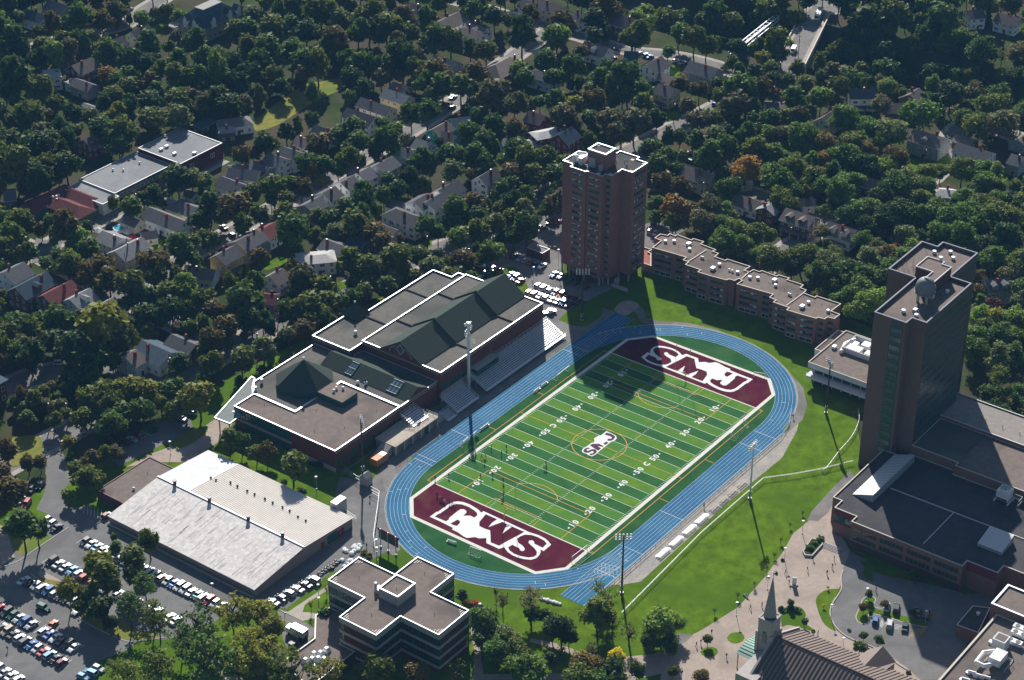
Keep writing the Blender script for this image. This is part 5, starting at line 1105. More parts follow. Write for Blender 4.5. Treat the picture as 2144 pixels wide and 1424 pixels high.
windows(man, (mx - 13, my + 8), (mx - 13, my - 8), [1, 4.4], 5, 1.4, 2, 1, frame_white, glass_dark, 0); windows(man, (mx - 13, my - 8), (mx + 13, my - 8), [1, 4.4], 8, 1.4, 2, 1, frame_white, glass_dark, 0)
HOUSEPX.append((425, 35, 75))

# school: long grey roof and the red-roofed wing
sch = thing('school', 'long school with pale grey roof, green window walls and maroon end hall', 'school', (40, 270, 0))
sr = mat('pale_grey_roofing', (.22, .23, .24), .85, .1, var=.12, scale=.4, dark=(.185, .19, .20), dscale=.1, dth=.54)
s1 = [U(A(*c), 7) for c in ((1125,1240),(1480,1065),(1855,1185),(1510,1350))]
def rp(P4): # square up four corners
    xs = sorted(p.x for p in P4); ys = sorted(p.y for p in P4); return rect(sum(xs[:2]) / 2, sum(xs[2:]) / 2, sum(ys[:2]) / 2, sum(ys[2:]) / 2)
maroon_w = mat('maroon_siding', (.085, .022, .035), .8, .1, var=.08)
h1 = rp(s1); block(sch, h1, 0, 7.0, maroon_w, sr, coping_dull, .35, .15)
s2 = [U(p, 5) for p in (E(580,145), A(1140,1255), A(1440,1350), E(1040,195))]
h2 = rp(s2); h2 = rect(h2[0][0], h1[0][0] - .1, h2[0][1], h2[2][1]); block(sch, h2, 0, 5.2, WM['e'], sr, coping_dull, .35, .15)
mb = MB(); mb.box(h2[0][0], h2[1][0], h2[0][1] - .08, h2[0][1] - .02, 0, 2.2); mb.build('brick_base', brick, sch)
windows(sch, h2[0], h2[1], [2.6], 14, 2.6, 1.6, 3, frame_white, glass_dark, 0); windows(sch, h1[0], h1[1], [3], 2, 2.2, 1.8, 2, frame_white, glass_dark, 0)
s3 = rp([U(p, 4.5) for p in (E(570,140), E(700,85), E(1040,195), E(905,275))]); s3 = rect(h2[0][0] - 9, h2[0][0] - .1, h2[0][1] - 2.5, h2[2][1] - 1)
block(sch, s3, 0, 4.8, white_wall, sr, coping_dull, .35, .15)
for zx, zy in ((1335,1240),(1380,1215),(1445,1275),(1610,1270)): p = U(A(zx, zy), 7.3); vent(sch, p.x, p.y, 7.0, 'unit', .7)
for zx, zy in ((1155,1350),(1020,1410),(935,1408)): p = U(A(zx, zy), 5.5); vent(sch, p.x, p.y, 5.2, 'dome', .8)
for q_, r_ in ((A(1450,1180), 45), (A(1700,1250), 45), (E(850,90), 40), (E(1050,60), 45), (E(700,200), 35), (A(1250,1320), 40), (A(1800,1330), 30)): HOUSEPX.append((*q_, r_))
rw = thing('school_wing', 'red hip-roofed single-storey school wing at the end of grey school', 'school', tuple(U(E(420, 300), 0).xy) + (0,))
for i, (zx0, zy0, zx1, zy1) in enumerate(((250,300,540,150),(470,250,640,320),(590,190,760,240))):
    a, b = U(E(zx0, zy0), 5.6), U(E(zx1, zy1), 5.6); c = (a + b) / 2; hx, hy = abs(a.x - b.x) / 2 + 3, abs(a.y - b.y) / 2 + 4
    if i: hx, hy = 4.5, abs(a.y - b.y) / 2 + 5
    rc_ = rect(c.x - hx, c.x + hx, c.y - hy, c.y + hy); mb = MB(); mb.prism(rc_, 0, 3.4 + i * .02, 0, cap=False); mb.build('wall', WM['e'], rw)
    m_ = min(hx, hy); e = offset(rc_, -.6); p0, p1 = ((c.x - hx + m_, c.y), (c.x + hx - m_, c.y)) if hx > hy else ((c.x, c.y - hy + m_), (c.x, c.y + hy - m_)); mb = MB(); zt = 5.7 + i * .05
    if hx > hy: mb.face([(*e[0], 3.3), (*e[1], 3.3), (*p1, zt), (*p0, zt)]); mb.face([(*e[2], 3.3), (*e[3], 3.3), (*p0, zt), (*p1, zt)]); mb.face([(*e[1], 3.3), (*e[2], 3.3), (*p1, zt)]); mb.face([(*e[3], 3.3), (*e[0], 3.3), (*p0, zt)])
    else: mb.face([(*e[1], 3.3), (*e[2], 3.3), (*p1, zt), (*p0, zt)]); mb.face([(*e[3], 3.3), (*e[0], 3.3), (*p0, zt), (*p1, zt)]); mb.face([(*e[0], 3.3), (*e[1], 3.3), (*p0, zt)]); mb.face([(*e[2], 3.3), (*e[3], 3.3), (*p1, zt)])
    mb.build('roof', RM['R'], rw)
for zx, zy in ((435,235),(465,230),(485,220),(470,255)): p = U(E(zx, zy), 5.8); vent(rw, p.x, p.y, 4.6, 'dome', .9)
HOUSEPX += [(*E(300,330), 28), (*E(480,240), 38), (*E(650,240), 36)]
# brick corner building at the left edge, and the little utility hut by the car park
bb = thing('brick_corner_house', 'red brick building with green eaves cut by the left picture edge', 'building', tuple(U(N(0, 650), 0).xy) + (0,))
c_ = U(N(45, 385), 8); mb = MB(); mb.prism(rect(c_.x - 18, c_.x, c_.y, c_.y + 18), 0, 8, 0, top=0); mb.build('wall', brick, bb)
mb = MB(); mb.prism(rect(c_.x - 18, c_.x + .8, c_.y - .8, c_.y + 18), 8, 8.5, 0, bottom=True); mb.build('roof', RM['L'], bb); HOUSEPX.append((*N(20, 480), 24))
windows(bb, (c_.x - 16, c_.y), (c_.x, c_.y), [1, 4.5], 5, 1.3, 2, 1, frame_white, glass_dark, 0)
hut = thing('utility_hut', 'small flat-roofed brick hut between two rows of parked cars', 'hut', (116, 84, 0))
hp = [U(b2(*c), 3.2) for c in ((585,320),(635,285),(780,330),(715,370))]; block(hut, [(p.x, p.y) for p in hp], 0, 3.0, brick, sr, coping_dull, .3, .15); HOUSEPX.append((*b2(690,350), 28))
# pool and party tents in a back garden
pl = thing('garden_pool', 'round blue garden pool with white rim behind the white house', 'pool', tuple(U(E(990, 500), 0).xy) + (0,)); p = U(E(990, 500), 1)
mb = MB(); mb.tube((p.x, p.y, 0), (p.x, p.y, 1.1), 2.6, k=20); mb.build('pool_wall', frame_white, pl); mb = MB(); mb.tube((p.x, p.y, 1.1), (p.x, p.y, 1.13), 2.35, k=20); mb.build('water', mat('pool_water', (.03, .30, .45), .1, .5, var=.1), pl)
for lb, q_, m_ in (('white canopy tent beside the round garden pool', E(950, 535), frame_white), ('pale grey canopy tent right of the garden pool', E(1060, 535), coping_dull), ('red canopy tent below the garden pool', E(1095, 575), mat('red_canvas', (.45, .03, .03), .8, .1)), ('white canopy tent left of the garden pool', E(815, 520), frame_white)):
    p = U(q_, 2.5); tt = thing('canopy_tent', lb, 'tent', (p.x, p.y, 0), 'garden tents'); mb = MB(); b_ = rect(p.x - 1.7, p.x + 1.7, p.y - 1.7, p.y + 1.7)
    for i in range(4): mb.face([(*b_[i], 2.2), (*b_[(i + 1) % 4], 2.2), (p.x, p.y, 3.3)])
    mb.build('canvas', m_, tt)
    for i in range(4): mb = MB(); mb.tube((*b_[i], 0), (*b_[i], 2.2), .06, k=5); mb.build('pole', metal_grey, tt)
HOUSEPX.append((*E(950, 520), 40))

# ------------------------------------------------------------------ trees
LEAF = {'d': ('dark green', (0.046, 0.089, 0.018), (0.083, 0.143, 0.025)), 'm': ('mid green', (0.081, 0.150, 0.021), (0.138, 0.227, 0.031)), 'o': ('olive green', (0.119, 0.161, 0.021), (0.195, 0.233, 0.032)), 'l': ('light green', (0.162, 0.253, 0.032), (0.255, 0.363, 0.049)),
        'y': ('yellow green', (0.222, 0.233, 0.021), (0.322, 0.324, 0.032)), 'Y': ('bright yellow', (0.699, 0.570, 0.021), (0.860, 0.726, 0.042)), 'b': ('rusty brown', (0.148, 0.111, 0.027), (0.208, 0.153, 0.035)), 'a': ('orange tinged', (0.269, 0.149, 0.021), (0.363, 0.214, 0.028)),
        'r': ('red', (0.538, 0.065, 0.028), (0.699, 0.130, 0.049)), 'p': ('purple', (0.101, 0.031, 0.025), (0.162, 0.052, 0.039)), 'g': ('grey brown', (0.140, 0.132, 0.048), (0.202, 0.188, 0.069)), 's': ('silvery green', (0.154, 0.201, 0.062), (0.242, 0.279, 0.087))}
LM = {k: leafmat('leaf_' + v[0].replace(' ', '_'), v[1], v[2], .45) for k, v in LEAF.items()}
bark = mat('bark', (.085, .068, .052), .95, .05, var=.3, scale=1.5)
def leaf_at(mb, p, nrm, size, r):
    a = Vector((r.gauss(0, 1), r.gauss(0, 1), r.gauss(0, 1))); n = (nrm * .45 + a * .5 + Vector((0, 0, .75))).normalized()
    t = n.cross(Vector((r.gauss(0, 1), r.gauss(0, 1), r.gauss(0, 1)))).normalized(); b = n.cross(t); s = size * r.uniform(.6, 1.25); u = s * r.uniform(.5, .9)
    mb.face([p - t * s - b * u * .4, p + t * s * .3 - b * u, p + t * s + b * u * .3, p - t * s * .2 + b * u])
def crown_mesh(seed, nblob, leaves, shape='round', size=.085):
    """unit crown: radius 1, centre at origin"""
    r = random.Random(seed); mb = MB(); blobs = []
    for i in range(nblob):
        while True:
            d = Vector((r.uniform(-1, 1), r.uniform(-1, 1), r.uniform(-1, 1)))
            if .25 < d.length < 1: break
        if shape == 'round': c = d.normalized() * r.uniform(.25, .72); c.z *= .85; br = r.uniform(.30, .50)
        elif shape == 'tall': c = Vector((d.x * .52, d.y * .52, d.z * 1.15)); c *= 1 - .25 * max(0, c.z); br = r.uniform(.18, .32)
        elif shape == 'sparse': c = d * .85; c.z *= .95; br = r.uniform(.14, .25)
        elif shape == 'airy': c = d * .82; c.z *= 1.12; br = r.uniform(.16, .30)
        elif shape == 'bush': c = Vector((d.x * .8, d.y * .8, abs(d.z) * .55 - .2)); br = r.uniform(.2, .36)
        blobs.append((c, br))
    per = leaves // len(blobs)
    for c, br in blobs:
        for _ in range(int(per * (br / .28) ** 1.5)):
            d = Vector((r.gauss(0, 1), r.gauss(0, 1), r.gauss(0, 1) + .25)).normalized()
            q = br * r.uniform(.45, 1.12); p = c + Vector((d.x, d.y, d.z * .8)) * q
            leaf_at(mb, p, (d + p.normalized() * .5).normalized(), size, r)
    return mb.mesh('crown', [LM['m']])
def conifer_mesh(seed, leaves, size=.07):
    r = random.Random(seed); mb = MB()
    for i in range(leaves):
        t = r.random() ** .75; z = 1.3 - 2.5 * t; tier = .85 + .25 * math.sin(t * 40); rad = (.06 + .62 * t) * tier * (r.random() ** .35); u = r.uniform(0, 6.2832)
        p = Vector((rad * math.cos(u), rad * math.sin(u), z - .12 * rad)); leaf_at(mb, p, Vector((math.cos(u), math.sin(u), .7)).normalized(), size, r)
    return mb.mesh('crown', [LM['d']])
def trunk_mesh(seed, limbs=6, tall=False):
    """unit trunk: from z=-H (ground) to the crown centre; radius scale 1; ground at z=0, crown centre at z=1"""
    r = random.Random(seed); mb = MB(); p = Vector((0, 0, 0)); rad = .075
    for i in range(4):
        q = Vector((r.uniform(-.05, .05), r.uniform(-.05, .05), (i + 1) * .27)); mb.tube(p, q, rad, rad * .78, 6, cap=False); p = q; rad *= .78
    for i in range(limbs):
        z = r.uniform(.45, .95); u = r.uniform(0, 6.283); L = r.uniform(.25, .5); a = Vector((0, 0, z)); b = a + Vector((math.cos(u) * L * .9, math.sin(u) * L * .9, L * .65))
        mb.tube(a, b, .035, .018, 5, cap=False); c = b + Vector((math.cos(u + r.uniform(-.8, .8)) * L * .5, math.sin(u + r.uniform(-.8, .8)) * L * .5, L * .45)); mb.tube(b, c, .018, .006, 4, cap=False)
    return mb.mesh('trunk', [bark])
CROWN = {'round': [crown_mesh(s, 22 + s % 3 * 5, 2100, 'round', .092) for s in range(5)], 'tall': [crown_mesh(40 + s, 24, 2200, 'tall') for s in range(3)], 'sparse': [crown_mesh(70 + s, 34, 950, 'sparse', .065) for s in range(3)],
         'bush': [crown_mesh(90 + s, 16, 1100, 'bush', .11) for s in range(2)], 'conifer': [conifer_mesh(120 + s, 2400) for s in range(2)], 'bare': [crown_mesh(140, 30, 260, 'sparse', .05)], 'airy': [crown_mesh(160 + s, 30, 1150, 'airy', .075) for s in range(3)]}
TRUNK = [trunk_mesh(s, 7) for s in range(4)]; TRUNKB = [trunk_mesh(20 + s, 22) for s in range(2)]
FILLING = []; TR = random.Random(77); TREES = []          # (x, y, R, zc, form, colour)
KIND = {'round': ('broadleaf tree', 1.0), 'tall': ('tall tree', 1.0), 'sparse': ('thin-leaved tree', 1.0), 'bush': ('shrub', 1.0), 'conifer': ('conifer', 1.0), 'bare': ('nearly bare tree', 1.0), 'airy': ('airy tall tree', 1.0)}
def tree(q, rpx, col, form='round', hf=None):
    """q = crown centre in the picture, rpx = crown radius in full-size pixels"""
    R = rpx * ((.208 if not FILLING else .225) if form in ('round', 'tall', 'airy') else .175) * (1.12 if q[1] > 1040 and q[0] < 760 and form == 'airy' else 1)
    hc = {'round': 1.4, 'tall': 1.5, 'sparse': 1.7, 'bush': .45, 'conifer': 1.25, 'bare': 1.7, 'airy': 1.75}[form] * R if hf is None else hf * R
    p = U(q, hc); sc = (p - CAM_LOC).length / 745.0; R *= sc; hc *= sc; p = U(q, hc)
    if 303 < p.x < 363 and form != 'bush': p.z -= 0
    TREES.append((p.x, p.y, R, hc, form, col)); return p
def place_tree(x, y, R, hc, form, col, r, zg=0.0):
    lab, _ = KIND[form]; nm = {'round': 'broadleaf_tree', 'tall': 'tall_tree', 'sparse': 'thin_tree', 'bush': 'shrub', 'conifer': 'conifer_tree', 'bare': 'bare_tree', 'airy': 'airy_tree'}[form]
    t = thing(nm, '', 'shrub' if form == 'bush' else 'tree', (x, y, zg), 'trees and shrubs of the neighbourhood', r.uniform(0, 6.28))
    later(t, f'{LEAF[col][0]} {lab}', f'{LEAF[col][0]} {lab}s', (x, y, hc))
    c = child('crown', r.choice(CROWN[form]), t, (0, 0, hc)); sz = R * r.uniform(.94, 1.06); c.scale = (sz, R, sz * (r.uniform(.9, 1.08) if form != 'bush' else 1))
    c.material_slots[0].link = 'OBJECT'; c.material_slots[0].material = LM[col]
    k = child('trunk', r.choice(TRUNKB if form in ('bare', 'sparse', 'airy') else TRUNK), t); k.scale = (max(R * .8, 1.2), max(R * .8, 1.2), hc)
    return t
def many(zoom, form, text, s=.2528):
    for e in text.split():
        x, y, rr_, c = e.split(','); tree(zoom(float(x), float(y)), float(rr_) * s, c, form)
# crowns read off the photograph, in the coordinates of each enlarged region: x, y, radius, colour
many(A, 'round', '120,620,150,d 100,760,120,d 330,720,120,o 420,720,150,m 250,960,120,o 880,420,110,m 890,620,75,a 520,330,80,o 430,180,80,b 640,130,110,m 840,170,90,b 120,330,130,d 60,220,110,d 1080,500,110,d 1230,340,110,m 1160,150,70,l 1470,130,60,l 1960,240,90,o 2060,230,90,m 1480,480,90,m 1600,330,100,m 1700,460,90,m 1790,440,70,o 1930,520,90,d 1470,630,120,o 1620,640,110,m 1700,720,120,m 1560,560,70,m 1960,680,110,d 2070,600,100,d 1460,830,110,o 1240,850,110,d 1170,900,110,b 1480,960,120,s 1240,1000,120,o 960,930,90,y 1000,1080,120,o 740,960,90,s 860,850,80,d 610,940,90,d 300,1040,110,m 120,980,80,s 60,1160,110,s 220,1180,90,m 140,1340,150,o 400,1370,110,o 1900,880,110,d 1800,800,110,d 2060,1070,70,d 2000,1280,80,b 640,620,40,y 330,270,60,o 1290,110,50,y 1390,80,60,o 760,300,60,y')
many(A, 'conifer', '500,1060,110,d 1070,150,50,d 1090,560,90,d 560,1150,100,d'); many(A, 'tall', '640,900,80,m 660,760,60,y')
many(B, 'round', '160,220,110,o 320,210,90,m 130,380,110,m 60,500,100,m 560,90,130,o 700,170,110,s 960,120,130,o 870,260,110,m 440,260,110,d 320,420,110,m 190,620,80,s 270,330,100,b 1030,150,110,m 1240,140,110,b 1290,270,90,o 1440,140,90,m 1190,350,90,g 1350,460,80,g 1500,300,110,m 1640,330,110,o 1130,530,110,d 880,520,100,m 820,640,90,d 1090,570,90,o 1230,560,90,o 1060,640,80,g 790,800,60,m 640,850,90,d 540,930,90,o 320,1000,120,d 160,1050,60,d 80,1130,100,d 1500,590,120,b 1420,680,100,m 1570,700,110,m 1720,700,110,o 1840,600,100,b 2000,780,130,g 1930,420,90,o 1440,920,100,m 1310,940,90,m 1190,1070,75,l 1070,1020,60,m 830,1060,110,m 860,1180,110,m 700,1130,90,m 560,1190,110,b 620,1260,90,b 450,1340,100,m 1250,1280,70,d 1380,1310,100,m 1880,960,80,m 2000,1020,90,m 1790,1080,90,m 1930,1170,100,m 1830,1270,100,m 1640,1290,110,m 2080,1330,70,l 700,1400,70,m 2000,130,90,d 1800,390,70,m 1040,1170,50,p')
many(B, 'tall', '490,760,75,m 600,380,70,m'); many(B, 'conifer', '1540,1190,60,d 1470,1300,55,d 2050,300,60,m'); many(B, 'sparse', '940,40,110,o 1040,300,80,o')
many(C, 'round', '130,270,130,d 420,310,110,l 340,480,90,m 560,540,100,m 470,190,110,b 200,130,90,b 1070,290,130,o 1430,270,90,m 1560,310,110,o 1660,380,90,o 1340,430,60,p 620,420,60,b 110,570,80,l 160,640,80,m 220,700,60,o 70,860,110,g 410,810,80,p 400,640,80,m 1000,630,130,m 830,560,80,m 780,640,90,m 580,870,90,y 280,840,60,m 880,850,50,s 1130,850,90,o 460,960,110,g 680,980,80,m 560,1040,70,g 850,1000,110,g 1060,1000,120,g 1440,700,80,b 1600,740,80,b 1580,600,110,m 1740,690,60,d 1930,730,130,m 2080,380,70,m 1930,860,110,g 1700,980,90,o 1830,900,100,g 1980,1100,90,m 1720,1120,90,s 1700,1280,130,m 1830,1220,120,m 2060,1340,80,a 1330,1290,90,m 1200,1240,90,m 1450,1290,60,o 800,760,60,g 690,730,60,s 2130,480,70,y 1930,580,60,p 1880,520,60,o 720,300,80,d 740,150,100,d 2040,1000,80,d 690,1140,60,o')
many(C, 'conifer', '830,290,70,d 530,700,55,d 600,700,60,d'); many(C, 'sparse', '1440,1130,80,o 1380,1140,60,o')
many(D, 'round', '280,560,70,o 660,520,90,s 780,460,90,l 340,700,80,o 560,590,90,g 990,560,110,g 1220,620,100,m 1120,640,70,o 890,590,80,o 240,800,100,m 470,810,100,l 500,780,60,y 670,970,110,m 860,1060,100,m 1060,1080,120,s 960,860,80,g 1290,930,130,m 320,1130,110,m 160,1120,80,g 480,1170,100,b 660,1290,110,m 860,1250,90,b 1090,1300,100,b 1000,1370,90,l 500,1330,90,a 60,960,80,m 180,960,80,o 300,950,80,g 1540,770,110,d 1650,730,110,g 1450,780,90,g 1690,840,80,m 1900,870,120,o 1950,1020,130,g 1780,1030,110,o 2080,900,80,m 1640,1400,100,o 1830,1390,80,m 60,1260,90,m 230,1380,100,o 80,650,70,m 620,200,90,o 760,230,90,m 520,270,60,m')
many(D, 'tall', '450,500,75,o 460,640,60,m'); many(D, 'conifer', '1850,130,70,d 240,580,55,m')
many(E, 'round', '540,480,130,b 100,560,120,m 50,660,110,o 220,510,60,b 130,380,40,a 240,700,80,m 390,800,70,m 740,660,100,m 600,660,70,s 590,870,45,Y 830,830,110,b 900,920,110,b 700,900,90,b 1080,960,130,o 1280,900,100,o 1400,1050,120,o 1180,1050,100,m 1270,780,130,b 1480,640,120,m 1600,760,70,m 1640,880,110,o 1700,1100,110,o 1760,1180,100,b 2020,1080,150,m 2080,1250,100,d 1890,1320,110,b 1770,590,70,r 1740,300,110,d 1960,330,140,b 1640,430,80,d 1590,100,100,s 1320,280,55,o 1420,1170,110,d 820,1290,200,y 480,1250,130,m 640,1260,90,s 250,1330,100,o 60,1380,110,o 1220,1220,110,d 1720,640,40,m 1480,900,80,o 1950,160,60,m 2080,180,60,o 1700,200,60,m 60,60,100,d 300,80,120,d 480,60,60,m')
many(E, 'conifer', '2030,860,65,d 1420,170,70,d 1160,720,35,d')
many(F, 'round', '310,520,150,m 400,170,90,b 170,150,110,o 300,140,90,m 560,100,50,y 900,230,110,m 1080,230,80,m 760,340,100,m 640,420,80,m 540,400,70,s 520,540,55,o 1010,560,110,b 1070,640,110,b 1030,720,110,m 800,770,120,o 860,850,90,m 1220,590,40,a 1440,490,100,m 1530,540,70,m 1680,340,120,m 1830,300,100,b 1860,410,90,m 1990,470,100,s 1120,90,60,m 1250,700,80,o 1380,740,90,o 1620,800,70,o 960,960,80,o 1100,980,90,m 420,930,130,g 480,1130,120,o 600,1200,90,y 700,1130,90,m 20,1100,90,b 60,730,70,b 290,1380,70,s 620,1270,80,m 2080,580,60,d 2060,190,90,m 1900,150,60,d 1400,130,70,d 1300,180,60,d 640,30,90,m')
many(F, 'tall', '2000,400,60,s')
many(G, 'round', '100,250,110,m 200,330,130,o 330,330,100,o 60,550,90,d 150,760,100,s 330,740,80,m 390,640,70,d 60,970,80,d 1290,510,90,b 1450,560,90,b 1260,700,80,m 1400,720,110,a 1560,760,80,b 1380,850,80,o 1240,800,60,m 1850,560,90,m 1980,420,110,a 1680,720,90,g 2040,770,90,s 1870,800,50,s 1790,870,90,m 1900,900,90,o 1800,1010,110,m 1960,1050,90,m 2080,1130,80,m 1420,420,70,m 1300,260,80,m 1580,160,90,m 1700,110,90,m')
many(H, 'round', '40,560,60,o 80,760,120,o 310,720,110,o 420,730,90,m 350,690,90,d 580,720,70,o 700,870,130,m 860,900,110,m 870,730,90,s 1010,710,80,b 1080,690,60,p 780,840,60,m 900,1100,120,l 760,1180,100,l 600,1000,80,o 640,200,120,m 720,120,100,m 830,340,110,m 960,250,110,d 1080,160,110,m 1180,120,110,s 1280,250,90,o 1330,150,90,m 1130,380,120,d 1000,430,110,d 860,480,90,d 1280,400,90,m 1430,340,100,m 1550,440,110,m 1690,390,110,m 1460,530,90,m 1650,560,110,m 1800,320,110,o 1940,260,80,m 1800,470,110,m 2050,420,110,o 2000,560,110,d 1880,750,100,m 1640,250,90,m 1620,60,90,d 1830,120,90,m 2060,270,80,d 1950,1000,90,m 1760,1020,60,b 1880,1130,60,p 1780,1220,90,l 1900,1250,90,y 2060,1250,100,l 1740,1390,90,m 1950,1380,100,m 2080,1390,80,l 80,80,120,m 280,90,120,m 430,70,90,o 200,170,100,d 480,150,80,m 570,300,60,m 1150,560,90,s 1000,560,70,d 1700,680,80,m 1560,630,70,d 520,640,50,o 1280,560,60,m')
many(V, 'round', '1780,60,90,y', .21063)
many(N, 'round', '90,80,120,d 250,170,120,d 620,100,160,d 800,200,130,d 950,60,120,d 700,20,130,y 430,60,110,d 1280,250,110,s 1500,220,90,d 1690,370,65,m 1100,440,120,y 1240,470,110,y 1000,470,100,y 1180,620,100,m 1020,640,100,m 750,530,110,o 860,640,90,o 700,680,90,o 500,590,60,o 370,590,60,b 200,610,60,s 230,690,70,m 1650,520,130,y 1540,560,100,y 1450,620,80,o 1330,560,80,y 1900,850,90,o 2000,890,80,m 1700,130,80,m 2000,200,110,o 1870,80,60,o 60,960,90,b 30,1150,90,b 230,1060,70,b 330,1060,60,b 560,890,60,y 740,1040,90,b 720,1180,110,o 640,1110,80,o 560,1330,50,l 940,980,70,g 850,1000,80,o 1430,330,60,s 130,560,50,m')
many(O, 'airy', '180,150,120,m 300,170,90,m 780,480,110,y 860,560,120,o 560,680,90,y 720,720,80,o 1220,280,80,o 1100,420,100,o 1180,620,90,m 1100,560,80,o 830,830,90,d 1060,820,100,m 1250,880,90,o 1300,960,80,o 1620,960,140,m 1480,1060,100,m 1560,1180,110,d 1900,850,120,y 2020,860,100,y 2020,1150,120,y 1950,1290,110,y 1050,1380,110,o 940,1330,70,o 1720,1060,80,m 700,800,70,d 900,950,60,d 950,330,50,m', .2556)
many(O, 'tall', '1240,230,45,m 930,260,40,m', .2556)
many(P, 'round', '300,230,90,o 410,310,85,o 540,380,70,o 630,370,80,b 840,490,120,o')
many(Q, 'round', '90,830,110,y 180,960,100,y 80,1040,100,y 170,1150,110,y 60,1250,110,y 230,1320,90,o 640,850,60,m 1070,1310,120,o 960,1350,80,o 1400,1340,90,b 1780,690,55,m 1920,850,50,d 1960,1060,90,m 2080,1140,110,m 1830,770,40,b', .2519)
many(Q, 'bare', '520,770,50,b 1720,1330,110,g 2060,660,70,o 650,640,40,p', .2519)
many(S, 'round', '20,1050,80,m 250,1060,120,s 300,1180,120,o 110,1120,80,m 450,850,70,m 560,860,60,m 700,960,110,d 620,970,80,d 760,1040,70,d 1150,1210,75,Y 1130,1300,90,d 1520,920,130,l 1640,920,80,l 1450,970,80,l 1600,1100,80,d 1440,1080,80,m 900,1270,110,b 850,1350,110,o 1330,1320,70,o 1000,1390,90,m 1150,1390,80,m 400,1200,60,m 600,1220,60,d 1860,1370,60,b 1620,1330,50,o', .2519)
many(S, 'sparse', '150,660,70,g 210,740,90,g 660,470,110,g 780,590,70,g 890,480,70,o 860,620,90,o 1000,620,80,o 1010,760,90,g 1120,930,90,g 480,680,60,g 1260,1000,90,g 700,1140,50,m 950,1150,90,g 420,660,50,g 920,1350,90,g', .2519)
many(T, 'sparse', '1025,110,22,o 945,230,28,o 895,360,26,o 828,470,28,o 722,600,28,s 585,700,28,m 390,830,28,m 1130,10,18,o 1345,640,16,Y 1305,790,18,Y', .24863)
many(T, 'round', '1030,770,32,m 1145,930,34,m 330,1080,40,o 1690,690,36,o 1820,780,36,b 1640,810,34,b 1645,1050,36,m 1770,1080,42,m 1610,1140,55,m 250,1370,45,o', .24863)
many(T, 'bush', '1270,230,45,m 1190,310,45,m 1230,270,40,m 960,820,35,d 1090,830,35,d 1030,820,40,d 1220,1010,20,m 960,410,20,d 900,520,20,d 1700,850,25,d 1520,1000,20,o', .24863)
many(X, 'round', '890,1360,26,o 960,460,60,d 930,800,34,d 640,300,10,d', .22758)
many(P, 'bush', '1060,490,50,d 1010,480,40,d 770,620,30,o 900,690,30,o 940,700,24,o'); many(N, 'bush', '300,620,80,m 430,600,80,s 150,650,80,m 360,560,70,b 600,520,70,m 1000,1000,50,m 920,880,40,m 1270,790,45,d 480,540,60,o 100,560,60,m 250,640,70,m')
many(Q, 'bush', '1880,760,35,r 1920,800,50,d 1840,760,30,d 1790,740,25,b 960,340,35,y 1010,370,35,y', .2519); many(F, 'bush', '1590,970,60,d 1700,1000,50,d 1210,1000,50,o 680,1010,40,o 2010,1030,50,o 1770,830,30,a'); many(I, 'bush', '800,480,60,d 600,660,60,d 480,880,60,d 560,860,60,d 300,960,60,d 700,640,50,m 840,620,50,m')
many(J, 'round', '560,60,80,o 640,110,70,o 430,140,70,m 250,160,90,o 70,290,110,o -60,250,100,m'); many(I, 'round', '860,380,120,o 740,420,120,y 1040,430,90,m 1000,320,110,o 680,590,80,s 480,690,100,s 590,640,50,m 300,750,110,o 250,830,80,o 330,590,40,o 60,640,110,b 120,560,80,d 440,370,50,d 320,90,60,d 330,290,150,d 1340,180,90,o 1330,240,80,o 1540,130,80,s 1700,80,70,o')
many(FULL, 'airy', '400,1300,46,m 440,1372,50,m 505,1300,44,o 562,1350,50,y 610,1402,44,o 330,1392,32,o 690,1400,26,y 290,1190,30,m', 1.0)
many(FULL, 'round', '20,1030,36,b 195,970,34,o 1060,1342,44,s 1012,1302,30,m 1130,1302,44,d 1182,1312,40,d 1252,1285,34,o 1385,1302,46,l 1332,1392,40,o 1222,1392,44,b 1290,1372,28,Y 1100,1402,36,m 790,1402,50,o 868,1404,36,b 1160,1350,36,d 1250,1350,30,o 1420,1400,26,o', 1.0)
many(FULL, 'sparse', '1160,1195,40,g 1195,1225,34,g 1240,1215,38,o 1045,1245,34,g 1110,1255,30,g 1270,1250,32,o', 1.0)
many(E, 'bush', '640,500,40,d 340,640,25,m 1600,1000,50,m')
many(C, 'bush', '1820,560,50,o 1960,480,60,o 640,640,50,s 1240,700,50,d 560,1000,60,d 1900,1000,50,d')

